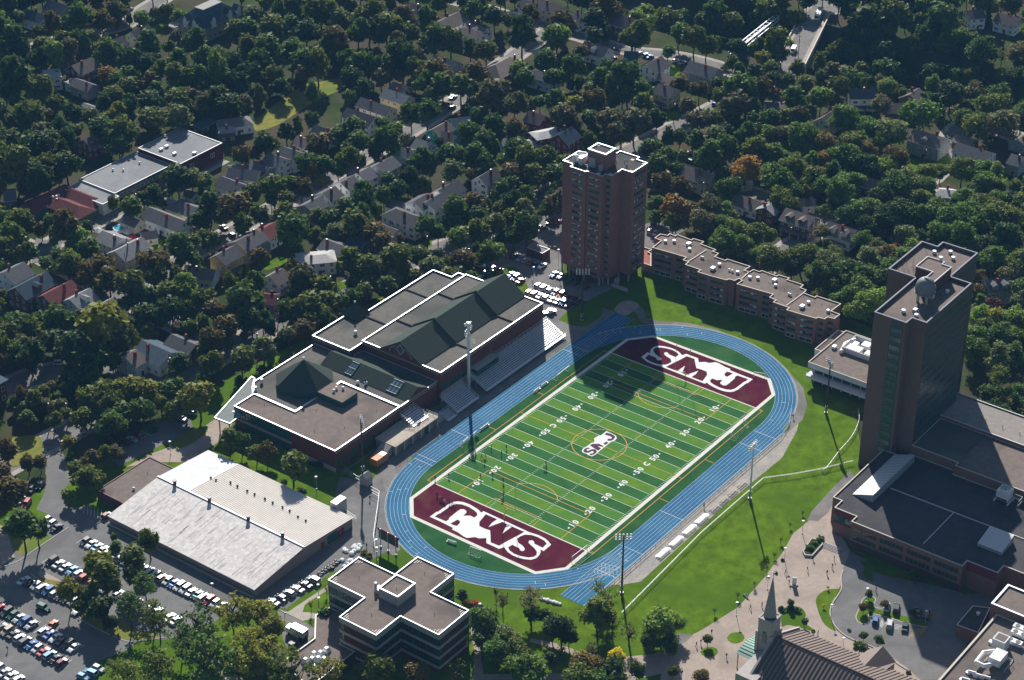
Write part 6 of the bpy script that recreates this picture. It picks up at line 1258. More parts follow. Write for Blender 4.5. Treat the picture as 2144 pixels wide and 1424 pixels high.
# fill the woods between the crowns that were read off one by one
EXCL = [(FULL, [(800,860),(1040,520),(1000,560),(1180,430),(1180,300),(1360,310),(1360,480),(1500,480),(1770,650),(1830,650),(1940,500),(2050,510),(2030,860),(2144,900),(2144,1424),(0,1424),(0,860),(190,900),(450,830),(460,720),(640,700),(900,555)]),
        (B, [(-80,1150),(-60,1020),(100,880),(270,760),(450,640),(560,600),(760,620),(760,800),(640,800),(440,990),(60,1170)]), (FULL, [(1600,175),(1700,0),(1790,0),(1660,150),(1640,180)]), (FULL, [(1510,130),(1640,20),(1660,40),(1560,140)]), (D, [(480,80),(560,0),(800,0),(800,100),(600,120)]),
        (FULL, [(1250,18),(1560,0),(1640,0),(1640,40),(1530,120),(1380,90)]), (FULL, [(1690,75),(1860,100),(2144,190),(2144,215),(1900,150),(1690,120)]),
        (A, [(200,400),(330,380),(520,300),(480,280),(300,330)]), (A, [(880,330),(1100,60),(1180,80),(1000,260)]), (A, [(1300,260),(1420,220),(1420,300),(1340,320)]), (B, [(1540,860),(1640,780),(1760,820),(1640,950),(1560,940)]), (B, [(960,1320),(1130,1180),(1260,1060),(1300,1120),(1150,1240),(1000,1400)]), (B, [(1880,760),(1960,720),(1970,860),(1880,850)]),
        (C, [(580,260),(650,250),(650,400),(590,390)]), (C, [(880,380),(1250,400),(1500,480),(1480,540),(1150,470),(900,510)]), (C, [(900,1190),(1350,1000),(1380,1060),(1330,1150),(1100,1250),(960,1240)]), (C, [(1260,960),(1450,880),(1560,940),(1650,880),(1720,830),(1760,850),(1700,960),(1530,1010),(1400,1040),(1280,1020)]), (C, [(1230,320),(1330,330),(1430,390),(1380,400)]), (C, [(2000,580),(2136,640),(2136,720),(2040,650)]),
        (D, [(0,650),(100,560),(130,600),(30,740)]), (D, [(1530,1000),(1650,1000),(1650,1100),(1520,1090)]), (D, [(1130,1320),(1480,1290),(1560,1400),(1200,1419)]), (H, [(1220,30),(1300,30),(1500,100),(1540,180),(1440,160),(1300,90)]), (H, [(1900,230),(2136,150),(2136,260),(1960,260)]), (H, [(0,480),(130,430),(280,640),(220,720),(120,660)]), (H, [(360,330),(560,400),(520,450),(380,420)]), (FULL, [(2009,787),(2073,795),(2062,850),(2006,850)]),
        (E, [(230,600),(500,640),(480,720),(300,830),(220,800)]), (E, [(430,760),(560,800),(520,900),(420,880)]), (E, [(700,480),(1130,330),(1380,190),(1420,230),(1000,440),(760,530)]), (E, [(1730,470),(1900,420),(2010,480),(1880,620),(1820,560)]), (E, [(0,1100),(120,1060),(260,1180),(180,1260),(0,1260)]), (E, [(1300,1330),(1480,1270),(1500,1300),(1380,1400)]), (E, [(1060,1130),(1130,1120),(1140,1180),(1070,1200)]), (E, [(1240,600),(1360,590),(1340,690),(1250,680)]),
        (F, [(1330,640),(1480,590),(1700,540),(1700,700),(1500,740),(1350,700)]), (F, [(1560,680),(1950,560),(2010,640),(1600,790)]), (F, [(60,860),(100,740),(290,720),(290,800),(130,860)]), (F, [(580,1040),(760,970),(900,940),(860,1000),(640,1090)]), (F, [(960,640),(960,440),(1130,420),(1100,640)]), (F, [(260,280),(340,250),(320,330),(260,340)]), (F, [(240,1200),(340,1210),(260,1270)]), (I, [(230,600),(420,520),(560,540),(740,410),(740,480),(560,620),(400,650),(260,640)]), (N, [(0,240),(480,200),(520,280),(500,380),(250,510),(0,520)]), (N, [(1330,400),(1500,300),(1620,250),(1900,240),(1850,400),(1700,350),(1560,360),(1380,440)]), (N, [(0,680),(100,650),(130,700),(60,860),(0,860)]),
        (G, [(1150,850),(1290,820),(1290,960),(1150,990)]), (G, [(1460,260),(1590,240),(1590,360),(1480,370)]), (G, [(1640,730),(1740,780),(1720,850),(1640,820)]), (K, [(560,160),(660,180),(640,280),(570,240)]), (K, [(1160,240),(1330,240),(1330,340),(1260,340)])]
EXCL = [[z(*c) for c in cs] for z, cs in EXCL]
STRIP = [B(*c) for c in ((-60,1050),(0,960),(270,770),(450,660),(730,620),(745,760),(420,930),(60,1110))]
def blocked(t):
    q = PX((t[0], t[1], t[3])); rp2 = t[2] * 5.0
    if t[5] in 'rYpa': return False
    if any((q[0] - hx) ** 2 + (q[1] + rp2 * .2 - hy) ** 2 < (hr * .62) ** 2 for hx, hy, hr in HOUSEPX): return True
    return t[4] not in ('tall', 'conifer') and any(inpoly(q[0] + a_, q[1] + b_, STRIP) for a_, b_ in ((0, 0), (0, rp2 * .7), (rp2 * .6, 0), (-rp2 * .6, 0), (0, -rp2 * .6)))
TREES[:] = [t for t in TREES if not blocked(t)]
kept = []
for t in TREES:
    q = PX((t[0], t[1], t[3])); r_ = t[2] * 5.4
    if t[4] != 'bush' and any(abs(q[0] - k[0]) < 60 and (q[0] - k[0]) ** 2 + (q[1] - k[1]) ** 2 < (.68 * max(r_, k[2])) ** 2 for k in kept): continue
    kept.append((q[0], q[1], r_, t))
TREES[:] = [k[3] for k in kept]
GRIDC = {}
def near(x, y, d):
    gx, gy = int(x // 30), int(y // 30)
    for i in (-1, 0, 1):
        for j in (-1, 0, 1):
            for (a, b, rr_) in GRIDC.get((gx + i, gy + j), ()):
                if (a - x) ** 2 + (b - y) ** 2 < (d * (rr_ + 14) * .5) ** 2: return True
    return False
def reg(x, y, r_): GRIDC.setdefault((int(x // 30), int(y // 30)), []).append((x, y, r_))
for (x, y, R, hc, fo, co) in TREES: q = PX((x, y, hc)); reg(q[0], q[1], R / .205)
FILL = []
for step in range(9000):
    x = TR.uniform(-30, 2174); y = TR.uniform(-25, 900)
    if any(inpoly(x, y, e) for e in EXCL): continue
    rp_ = TR.triangular(11, 32, 18)
    if any((x - hx) ** 2 + (y - hy) ** 2 < (hr + rp_ * .75) ** 2 for hx, hy, hr in HOUSEPX): continue
    if near(x, y, 1.22): continue
    reg(x, y, rp_); FILL.append((x, y, rp_))
FILLING.append(1)
for x, y, rp_ in FILL:
    tree((x, y), rp_, TR.choice('dddmmmmmooooolsgb'), TR.choice(['round'] * 8 + ['tall', 'conifer', 'sparse']))
TREES[:] = [t for t in TREES if not blocked(t)]
# trees on the far bank of the cutting
for i in range(170):
    yy = TR.uniform(-60, 330); xx = TR.choice((TR.uniform(344, 364), TR.uniform(354, 368), TR.uniform(300, 306)))
    q = PX((xx, yy, 2))
    if abs(yy - (105 + (xx - 305) * .35)) < 16 or (yy > 150 and xx < 330): continue
    TREES.append((xx, yy, TR.uniform(2.5, 4.5) + (1.5 if xx > 350 else 0), TR.uniform(4, 6) + (1.5 if xx > 350 else 0), 'round', TR.choice('dddmo')))
def gz(x):
    for (x0, z0), (x1, z1) in zip(KX, KX[1:]):
        if x0 <= x <= x1: return z0 + (z1 - z0) * (x - x0) / (x1 - x0)
    return 0
FOOT = [Mp, Np, Lp, Rp, rect(-128.4, -84, 35.6, 97.4), rect(-121.4, -98, 97.6, 110), Cp, T1, T2, PD, UB, RP, rect(64, 80, -190, -86), rect(73, 102, -66, -32), rect(-79, -50, -190, -100), rect(-70, -1, -200, -146), stadium(44.2), rect(-73, 74.5, -45.5, 45), h1, h2, s3]
TREES[:] = [t for t in TREES if t[4] == 'bush' or not any(inpoly(t[0], t[1], f) for f in FOOT)]
# drop the ones out of the picture; the 300 that show largest become single trees, the rest one far wood per colour
vis = []
for t in TREES:
    q = PX((t[0], t[1], t[3])); r_ = t[2] * 6
    if -r_ < q[0] < PW + r_ and -r_ < q[1] < PH + r_: vis.append(t)
def wt(t):
    q = PX((t[0], t[1], t[3])); s = t[2] * (1.0 if q[1] > 300 else .8)
    if t[4] in ('sparse', 'bush', 'bare', 'conifer') or t[5] in 'Yrpab': s += 3
    if t[1] < 60: s += 10
    return -s
tr_only = sorted([t for t in vis if t[4] != 'bush'], key=wt); shr = [t for t in vis if t[4] == 'bush']
RT = random.Random(5)
for t in tr_only[:300] + shr: place_tree(*t, RT, gz(t[0]) if 303 < t[0] < 359 else 0.0)
rest = tr_only[300:]
WOODM = 'dmolsgyba'
VCACHE = {}
def grab(me):
    if me.name not in VCACHE:
        v = [0.0] * (len(me.vertices) * 3); me.vertices.foreach_get('co', v)
        VCACHE[me.name] = ([(v[i], v[i + 1], v[i + 2]) for i in range(0, len(v), 3)], [tuple(p.vertices) for p in me.polygons])
    return VCACHE[me.name]
LOWC = {'round': [crown_mesh(200 + s, 20, 760, 'round', .14) for s in range(3)]}
wood_v, wood_f, wood_m = [], [], []; wmats = [bark] + [LM[c] for c in WOODM]
for (x, y, R, hc, fo, co) in rest:
    if co not in WOODM: co = 'm'
    me = RT.choice(LOWC['round']); vs_, fs_ = grab(me); a = RT.uniform(0, 6.28); ca, sa = math.cos(a) * R, math.sin(a) * R; zg = gz(x); sz = R * (1.35 if fo in ('tall', 'conifer') else RT.uniform(.88, 1.1)); sx = .75 if fo in ('tall', 'conifer') else 1
    b = len(wood_v); wood_v += [(x + (ca * v[0] - sa * v[1]) * sx, y + (sa * v[0] + ca * v[1]) * sx, zg + hc + sz * v[2]) for v in vs_]; wood_f += [tuple(i + b for i in f) for f in fs_]; wood_m += [1 + WOODM.index(co)] * len(fs_)
    vs_, fs_ = grab(RT.choice(TRUNK)); b = len(wood_v); wood_v += [(x + v[0] * R * .8, y + v[1] * R * .8, zg + hc * v[2]) for v in vs_]; wood_f += [tuple(i + b for i in f) for f in fs_]; wood_m += [0] * len(fs_)
if rest:
    me = bpy.data.meshes.new('far_wood'); me.from_pydata(wood_v, [], wood_f)
    for m in wmats: me.materials.append(m)
    me.polygons.foreach_set('material_index', wood_m); me.update()
    o = bpy.data.objects.new('far_wood', me); COL.objects.link(o); o['kind'] = 'stuff'; o['label'] = 'dense mixed wood filling the gaps between houses and streets'; o['category'] = 'wood'
print('TREES', len(vis), 'single', min(300, len(tr_only)), 'shrubs', len(shr), 'rest', len(rest), 'fill', len(FILL))
# low undergrowth so that the ground between the crowns is never bare

# ------------------------------------------------------------------ floodlights, mast, stands
steel_white = mat('white_painted_steel', (.62, .66, .68), .4, .4, metal=.1, var=.06)
alu = mat('bare_aluminium', (.66, .69, .72), .5, .5, metal=.25, var=.08, scale=1.0)
alu_dull = mat('weathered_plank', (.42, .36, .33), .8, .2, var=.15)
brown_pole = mat('brown_pole_paint', (.045, .035, .035), .6, .3, var=.1)
yellow_p = mat('yellow_paint', (.60, .46, .03), .5, .3, var=.05)
lamp_m = mat('lamp_reflector', (.70, .72, .74), .3, .5, metal=.5, var=.05)
def flood(x, y, h, ang, lbl, rows=3, cols=5, pm=None):
    t = thing('floodlight_pole', lbl, 'floodlight', (x, y, 0), 'floodlights round the field'); pm = pm or brown_pole
    mb = MB(); mb.tube((x, y, 0), (x, y, h), .36, .2, k=10); mb.build('pole', pm, t)
    mb = MB(); mb.obox((x, y), (1, 0), .45, .3, 1.2, 3.0); mb.tube((x, y, 0), (x, y, .5), .6, .6, k=10); mb.build('control_box', metal_grey, t)
    d = Vector((math.cos(ang), math.sin(ang))); s = Vector((-d.y, d.x))
    for r in range(rows):
        z = h - .3 - r * .85; mb = MB(); a = Vector((x, y)) - s * 2.5; b = Vector((x, y)) + s * 2.5; mb.beam((a.x, a.y, z), (b.x, b.y, z), .14); mb.build('cross_arm', pm, t)
        for c in range(cols):
            p = Vector((x, y)) + s * (-2.2 + 4.4 * c / (cols - 1)) + d * .35; mb = MB()
            mb.tube((p.x - d.x * .3, p.y - d.y * .3, z + .16), (p.x + d.x * .25, p.y + d.y * .25, z - .08), .16, .36, k=8); mb.build('lamp', lamp_m, t)
    return t
for x, y, h, l in ((-61.2, -50.6, 21.7, 'dark floodlight pole beside the track bend nearest the chapel spire'), (3.5, -55.9, 21.4, 'slim grey floodlight pole on the grass bank fence line'), (-60, 51.6, 21.5, 'dark floodlight pole by the stone ticket booth'), (62.7, 51.3, 21.5, 'floodlight pole in the shadow in front of residence tower'), (61.9, -50.5, 21.5, 'dark floodlight pole in front of white-banded refectory')):
    flood(x, y, h, math.atan2(-y, -x), l, pm=steel_white if abs(x - 3.5) < 1 else None)
mast = thing('antenna_mast', 'tall white antenna mast rising between the bleachers', 'mast', (1.4, 55.8, 0))
mb = MB(); mb.tube((1.4, 55.8, 0), (1.4, 55.8, 26.2), .62, .5, k=14); mb.build('shaft', steel_white, mast)
mb = MB(); mb.tube((1.4, 55.8, 26.2), (1.4, 55.8, 26.5), .62, .62, k=14); mb.build('cap', metal_white, mast)
rr = random.Random(2)
for i in range(16):
    u = rr.uniform(0, 6.28); z = rr.uniform(20.5, 26); p = (1.4 + 1.1 * math.cos(u), 55.8 + 1.1 * math.sin(u)); mb = MB(); mb.beam((1.4, 55.8, z), (*p, z), .07); mb.box(p[0] - .16, p[0] + .16, p[1] - .16, p[1] + .16, z - .5, z + .7); mb.build('antenna', metal_white, mast)
for zz in (18.2, 18.9, 19.6):
    for s in (-1, 0, 1): mb = MB(); mb.tube((2.2, 54.6 + s * .55, zz), (2.5, 54.2 + s * .55, zz - .2), .12, .3, k=8); mb.build('lamp', lamp_m, mast)
mb = MB(); mb.tube((1.9, 55.2, 26), (1.9, 55.2, 30.5), .04, k=5); mb.build('whip_antenna', metal_dark, mast)

def stand(lbl, x0, x1, y0, y1, z0, z1, rows, base=0.0, m=alu, deckgap=True):
    t = thing('bleachers', lbl, 'bleachers', ((x0 + x1) / 2, y0, base), 'grandstands beside the gymnasium')
    for i in range(rows):
        f = i / (rows - 1); y = y0 + (y1 - y0) * f; z = z0 + (z1 - z0) * f
        mb = MB(); mb.box(x0, x1, y, y + .34, z + .38, z + .44); mb.build('seat_plank', m, t)
        mb = MB(); mb.box(x0, x1, y - .32, y - .05, z, z + .05); mb.build('foot_plank', m, t)
    n = max(2, int((x1 - x0) / 3.6))
    for i in range(n + 1):
        x = x0 + .05 + (x1 - x0 - .1) * i / n; mb = MB(); mb.beam((x, y0 - .3, z0 - .05), (x, y1 + .3, z1 + .1), .1, .16)
        for f in (0, .5, 1): y = y0 + (y1 - y0) * f; z = z0 + (z1 - z0) * f; mb.beam((x, y, base), (x, y, z), .1)
        mb.build('support_frame', metal_grey, t)
    mb = MB(); mb.box(x0, x1, y0 - 1.35, y0 - .4, z0 - .08, z0); mb.build('front_walkway', m, t)
    rail(t, [(x0, y0 - 1.35, z0), (x1, y0 - 1.35, z0)], 1.0, m); rail(t, [(x0, y1 + .5, z1 + .3), (x1, y1 + .5, z1 + .3)], 1.1, m); rail(t, [(x0, y0 - 1.3, z0), (x0, y1 + .5, z1 + .3)], 1.0, m); rail(t, [(x1, y0 - 1.3, z0), (x1, y1 + .5, z1 + .3)], 1.0, m)
    return t
stand('long aluminium bleachers along the gymnasium wall with a press box', 2.5, 49.0, 49.9, 56.6, 1.1, 4.6, 11)
stand('mid-sized aluminium bleachers left of the white antenna mast', -14.2, -2.6, 49.6, 55.6, 1.0, 4.0, 10)
stand('very small aluminium bleachers beside the concrete ramp', -19.5, -14.8, 49.4, 51.6, .5, 1.5, 5)
stand('short aluminium bleachers on top of the concession deck', -33.0, -25.4, 53.4, 57.6, 3.9, 5.6, 6, 3.6)
pb = thing('press_box', 'long flat-roofed green press box at the back of the long bleachers', 'press box', (10.6, 56.2, 0))
mb = MB(); mb.box(4.6, 16.6, 54.5, 57.4, 3.6, 6.2); mb.build('cabin', green_trim, pb); mb = MB(); mb.box(4.4, 16.8, 54.3, 57.5, 6.2, 6.4); mb.build('roof', conc_wall, pb)
rail(pb, [(4.6, 54.5, 6.4), (16.6, 54.5, 6.4), (16.6, 57.3, 6.4), (4.6, 57.3, 6.4), (4.6, 54.5, 6.4)], 1.0); windows(pb, (4.6, 54.5), (16.6, 54.5), [4.6], 6, 1.8, 1.0, 2, frame_teal, glass_dark, 0)
con = thing('concession_deck', 'concrete concession stand with roof deck and ramps below the lobby wing', 'concession stand', (-35, 54, 0))
mb = MB(); mb.box(-45.4, -23.6, 50.0, 58.2, 0, 3.3); mb.build('wall', mat('tan_concrete', (.30, .255, .225), .9, .1, var=.1), con); mb = MB(); mb.box(-45.8, -23.2, 49.5, 58.4, 3.3, 3.6); mb.build('deck', mat('deck_slab', (.44, .38, .32), .9, .1, var=.12), con)
rail(con, [(-45.7, 49.6, 3.6), (-23.3, 49.6, 3.6), (-23.3, 56, 3.6)], 1.05, coping_tan); rail(con, [(-34, 49.7, 3.6), (-34, 53.4, 3.6)], 1.05, coping_tan)
for i in range(5): x = -44 + i * 4.4; mb = MB(); mb.box(x + .6, x + 3.2, 49.9, 50.0, .1, 2.3); mb.build('shutter', green_trim if i == 3 else mat('tan_shutter', (.22, .16, .15), .7, .2), con)
for i in range(6): x = -45.4 + i * 4.36; mb = MB(); mb.box(x - .25, x + .25, 49.55, 50, 0, 3.3); mb.build('column', coping_tan, con)
mb = MB(); mb.face([(-23.2, 50.2, 3.55), (-15.5, 50.2, .05), (-15.5, 54.5, .05), (-23.2, 54.5, 3.55)]); mb.face([(-23.2, 50.2, 3.55), (-23.2, 50.2, 0), (-15.5, 50.2, .05)]); mb.build('ramp', conc_wall, con)
mb = MB(); mb.face([(-46, 51, 3.5), (-46, 55, 3.5), (-53, 55, .06), (-53, 51, .06)]); mb.face([(-46, 51, 0), (-46, 51, 3.5), (-53, 51, .06)]); mb.build('stair', conc_wall, con)
oc_ = thing('storage_container', 'orange storage container with white lid beside the concession stand', 'container', (-50, 52.5, 0)); mb = MB(); mb.box(-54.5, -49.0, 50.2, 53.4, .1, 2.6); mb.build('body', mat('orange_steel', (.50, .17, .035), .6, .3, var=.15), oc_)
mb = MB(); mb.box(-51.2, -49.2, 50.4, 52.4, 2.6, 2.7); mb.build('lid', metal_white, oc_); rail(oc_, [(-54.3, 50.1, .1), (-49.2, 50.1, .1)], 2.3, metal_white, 'frame', 1.2)

# ------------------------------------------------------------------ goals, benches, fences
def gpost(s, l):
    t = thing('goal_post', l, 'goal post', (s * 52.2, 0, 0), 'football uprights'); mb = MB(); pp = [(s * 52.4, 0, 0), (s * 52.4, 0, 1.4), (s * 52.1, 0, 2.4), (s * 51.4, 0, 2.95), (s * 50.4, 0, 3.05)]
    for a, b in zip(pp, pp[1:]): mb.tube(a, b, .14, k=8)
    mb.build('gooseneck', yellow_p, t); mb = MB(); mb.tube((s * 50.3, -2.85, 3.05), (s * 50.3, 2.85, 3.05), .1, k=8); mb.build('crossbar', yellow_p, t)
    for q in (-1, 1):
        mb = MB(); mb.tube((s * 50.3, q * 2.85, 3.05), (s * 50.3, q * 2.85, 13), .075, k=6); u = mb.build('upright', yellow_p, t); mb = MB(); mb.box(s * 50.3 - .1, s * 50.3 + .3, q * 2.85 - .05, q * 2.85 + .05, 12.8, 13.3); mb.build('ribbon', mat('red_canvas', (.45, .03, .03), .8, .1), u)
gpost(-1, 'yellow football goal post at the near end zone'); gpost(1, 'yellow football goal post at the far end zone by the tower shadow')
def goal(a, b, h, depth, out, l, m=None, arch=False):
    a, b, o = Vector(a), Vector(b), Vector(out); t = thing('field_goal', l, 'goal', ((a.x + b.x) / 2, (a.y + b.y) / 2, 0), 'movable goals'); m = m or metal_white; mb = MB()
    A3, B3 = Vector((a.x, a.y, 0)), Vector((b.x, b.y, 0)); up = Vector((0, 0, h)); O3 = Vector((o.x, o.y, 0)) * depth
    mb.tube(A3, A3 + up, .08, k=6); mb.tube(B3, B3 + up, .08, k=6); mb.tube(A3 + up, B3 + up, .08, k=6); mb.build('front_frame', m, t); mb = MB()
    mb.tube(A3 + O3, B3 + O3, .06, k=5); mb.tube(A3, A3 + O3, .06, k=5); mb.tube(B3, B3 + O3, .06, k=5); mb.tube(A3 + up, A3 + O3 + up * (.45 if arch else .15), .05, k=5); mb.tube(B3 + up, B3 + O3 + up * (.45 if arch else .15), .05, k=5); mb.build('back_frame', m, t); mb = MB()
    for i in range(1, 14): f = i / 14; mb.beam(A3.lerp(B3, f) + up, A3.lerp(B3, f) + O3, .012)
    for i in range(1, 6): f = i / 6; mb.beam(A3 + up * (1 - f) + O3 * f, B3 + up * (1 - f) + O3 * f, .012)
    mb.build('net', coping_dull, t, kind='stuff')
goal((-58.0, -30.1), (-50.4, -30.4), 2.44, 2.2, (0, -1), 'white soccer goal standing at the right corner of near end zone'); goal((28.8, -33.0), (39.0, -31.7), 2.44, 2.0, (.1, -1), 'netted soccer goal beside the far right running track', arch=True)
goal((23.7, 34.2), (31.2, 34.5), 2.44, 2.0, (0, 1), 'soccer goal at the edge of tower shadow by left track'); goal((-28.6, 35.0), (-21.0, 35.2), 2.44, 2.0, (0, 1), 'soccer goal by left track crossed by the mast shadow')
goal((-72.2, -1.9), (-71.8, -5.8), 2.1, 1.3, (-1, 0), 'small hockey goal behind the near end zone'); goal((67.0, -19.0), (68.3, -22.6), 2.1, 1.3, (1, 0), 'small hockey goal at corner of the far end zone')
def bench(x, y, l, ax=(1, 0), m=None, L=3.4):
    t = thing('team_bench', l, 'bench', (x, y, 0), 'team benches'); mb = MB(); mb.obox((x, y), ax, L / 2, .22, .42, .5); mb.build('seat', m or metal_white, t); n_ = Vector((-ax[1], ax[0])); mb = MB(); mb.obox((x + n_.x * .3, y + n_.y * .3), ax, L / 2, .04, .6, .95); mb.build('backrest', m or metal_white, t)
    for s in (-1, 1): mb = MB(); mb.obox((x + ax[0] * s * L * .4, y + ax[1] * s * L * .4), ax, .06, .2, 0, .42); mb.build('leg', metal_grey, t)
bench(18.7, 35.9, 'white team bench beside left track, farther of the neighbouring pair'); bench(14.1, 35.8, 'white team bench beside left track, nearer of the neighbouring pair'); bench(-15.1, 36.2, 'white team bench beside left track near the mast shadow', L=4.6); bench(*U(f3(672, 765)).xy, 'white team bench on turf behind the near end zone', (.15, -1), L=3.2)
for i, x in enumerate((-37.4, -30.0, -22.4, -15.3, -7.5, -2.3, 3.1, 8.8)):
    w = 5.7 if i < 4 else 4.6; sh = i < 4
    t = thing('spectator_bench', ('shining aluminium' if sh else 'weathered reddish') + ' bleacher bench on gravel strip, ' + ('first', 'second', 'third', 'fourth', 'fifth', 'sixth', 'seventh', 'eighth')[i] + ' from near end', 'bench', (x, -49.4, 0), 'benches on the gravel strip')
    for r in range(3):
        mb = MB(); mb.box(x - w / 2, x + w / 2, -49.0 - r * .62 - .17, -49.0 - r * .62 + .17, .42 + r * .22, .47 + r * .22); mb.build('seat_plank', alu if sh else alu_dull, t)
        if not sh: continue
        mb = MB(); mb.box(x - w / 2, x + w / 2, -49.0 - r * .62 - .45, -49.0 - r * .62 - .22, .2 + r * .22, .25 + r * .22); mb.build('foot_plank', alu, t)
    for s in (-1, 0, 1): mb = MB(); mb.beam((x + s * w * .4, -48.9, .1), (x + s * w * .4, -50.4, .85), .08); mb.beam((x + s * w * .4, -48.9, 0), (x + s * w * .4, -50.5, 0), .08); mb.beam((x + s * w * .4, -50.4, 0), (x + s * w * .4, -50.4, .85), .08); mb.build('leg', metal_grey, t)
def fence(l, line, h, m, pm, step=2.8, rails=(1.0,), mesh=False, w=.09, grp='fences'):
    t = thing('fence', l, 'fence', (line[0][0], line[0][1], 0), grp); L = [Vector((p[0], p[1], 0)) for p in line]
    for r in rails:
        mb = MB()
        for a, b in zip(L, L[1:]): mb.beam(a + Vector((0, 0, h * r)), b + Vector((0, 0, h * r)), w)
        mb.build('rail', m, t)
    pm_ = None
    for a, b in zip(L, L[1:]):
        n = max(1, int((b - a).length / step))
        for i in range(n):
            p = a.lerp(b, i / n)
            if pm_ is None: q = MB(); q.tube((0, 0, 0), (0, 0, h), .055, k=6); pm_ = q.mesh('post', [pm])
            child('post', pm_, t, (p.x - line[0][0], p.y - line[0][1], 0))
    if mesh:
        mb = MB()
        for a, b in zip(L, L[1:]):
            n = int((b - a).length / .5)
            for i in range(n): p = a.lerp(b, i / n); mb.beam(p, p + Vector((0, 0, h)), .018)
        mb.build('wire_mesh', metal_grey, t, kind='stuff')
fence('white-railed fence running along the grass bank and curving to tower', [(-70, -56.5), (-22, -53.9), (14.8, -54.1), (23, -61), (30.8, -66.6), (41, -72.5)] , 1.3, metal_white, metal_white, rails=(1.0, .78), mesh=True, w=.07)
fence('dark railed fence between right straight of track and gravel strip', [(-64, -46.0), (40, -46.0), (48, -44.2), (56, -40.5)], 1.1, metal_dark, metal_dark, rails=(1.0, .1), w=.12)
fence('white hill fence beside the office tower on the upper grass', smooth([U(V(*c)).xy for c in ((0,745),(45,735),(180,560),(300,420),(370,260),(360,150))], 4), 1.3, metal_white, metal_white, w=.07, rails=(1.0, .8))
gl = [U(b3(*c)).xy for c in ((313,290),(385,330),(375,420),(355,560),(335,700),(345,760))]; fence('galvanised gate fence beside the ticket booth and near bend', gl, 2.4, metal_grey, metal_grey, rails=(1, .5, .05), mesh=True)
fence('galvanised fence from the lobby wall to the ticket booth', [U(b3(*c)).xy for c in ((90,120),(190,190),(235,215))], 2.0, metal_grey, metal_grey, rails=(1, .5), mesh=True); fence('low fence on strip of grass beside the arena end', [U(b3(*c)).xy for c in ((90,470),(185,530))], 1.6, metal_grey, metal_grey, rails=(1, .5), mesh=True)
bo = thing('ticket_booth', 'small stone ticket booth with pitched roof by the floodlight pole', 'booth', tuple(U(b3(272, 215)).xy) + (0,)); p = U(b3(272, 215)); mb = MB(); mb.box(p.x - 1.4, p.x + 1.4, p.y - 1.5, p.y + 1.5, 0, 3.0); mb.build('wall', conc_wall, bo)
gable(bo, p.x - 1.4, p.x + 1.4, p.y - 1.5, p.y + 1.5, 3.0, 4.2, 'x', conc_wall, conc_wall, over=.15)
sb = thing('scoreboard', 'maroon scoreboard on three grey posts behind the near bend', 'scoreboard', tuple(U(b3(460, 790)).xy) + (0,)); a, b = U(b3(397, 760)), U(b3(527, 830)); d_ = (b - a).normalized(); sbm = mat('maroon_board', (.16, .02, .045), .6, .2, var=.05)
for f in (0, .5, 1): c = a.lerp(b, f); mb = MB(); mb.tube((c.x, c.y, 0), (c.x, c.y, 7.2), .17, k=8); mb.tube((c.x, c.y, 0), (c.x, c.y, .6), .35, .35, k=8); mb.build('post', metal_grey, sb)
mb = MB(); c = (a + b) / 2; L_ = (b - a).length / 2 + 1.2; mb.obox((c.x + .25, c.y + .1), (d_.x, d_.y), L_, .12, 6.2, 7.2); mb.build('name_panel', sbm, sb); mb = MB(); mb.obox((c.x + .25, c.y + .1), (d_.x, d_.y), L_ - .4, .1, 3.2, 6.15); mb.build('display_panel', metal_dark, sb)
p = U(b3(30, 400)); 
# ------------------------------------------------------------------ bridge and pipe trestle over the cutting
br = thing('road_bridge', 'concrete road bridge with pale parapets crossing the railway cutting', 'bridge', (338, 117, 0)); A2, B2 = Vector((301, 104.8)), Vector((369, 128.4)); bd = (B2 - A2).normalized(); bn = Vector((-bd.y, bd.x))
def brq(u0, u1, v0, v1, z0, z1, m, nm):
    mb = MB(); mb.prism([A2 + bd * u0 + bn * v0, A2 + bd * u1 + bn * v0, A2 + bd * u1 + bn * v1, A2 + bd * u0 + bn * v1], z0, z1, 0, bottom=True); return mb.build(nm, m, br)
BL = (B2 - A2).length; brq(-3, BL + 3, -6.6, 6.6, -1.2, .08, conc_wall, 'deck'); brq(-4, BL + 4, -4.4, 4.4, .08, .12, asphalt_old, 'carriageway'); brq(-3, BL + 3, 4.45, 6.4, .08, .24, walk_m, 'footway'); brq(-3, BL + 3, -6.4, -4.45, .08, .24, walk_m, 'footway')
brq(-1, BL + 1, 6.4, 6.9, -1.2, 1.25, coping_tan, 'parapet'); brq(-1, BL + 1, -6.9, -6.4, -1.2, 1.25, coping_tan, 'parapet')
for u in (14, 34, 54): brq(u, u + 1.2, -6, 6, -13, -1.2, conc_wall, 'pier')
pt = thing('pipe_trestle', 'white steel trestle carrying pipes beside the road bridge', 'trestle', (326, 136, 0)); a, b = Vector((298.5, 133.4, .3)), Vector((357, 140, .3)); d_ = (b - a).normalized(); n_ = Vector((-d_.y, d_.x, 0)) * 1.3
for s in (-1, 1):
    for zz in (0, 2.0): mb = MB(); mb.beam(a + n_ * s + Vector((0, 0, zz)), b + n_ * s + Vector((0, 0, zz)), .38); mb.build('chord', steel_white, pt)
    for i in range(16): mb = MB(); p, q = a.lerp(b, i / 16) + n_ * s, a.lerp(b, (i + 1) / 16) + n_ * s; u = Vector((0, 0, 2.0)); (mb.beam(p, q + u, .18) if i % 2 else mb.beam(p + u, q, .18)); mb.build('diagonal', steel_white, pt)
for i in range(17): p = a.lerp(b, i / 16); mb = MB(); mb.beam(p - n_ + Vector((0, 0, 2.0)), p + n_ + Vector((0, 0, 2.0)), .16); mb.build('cross_strut', steel_white, pt)

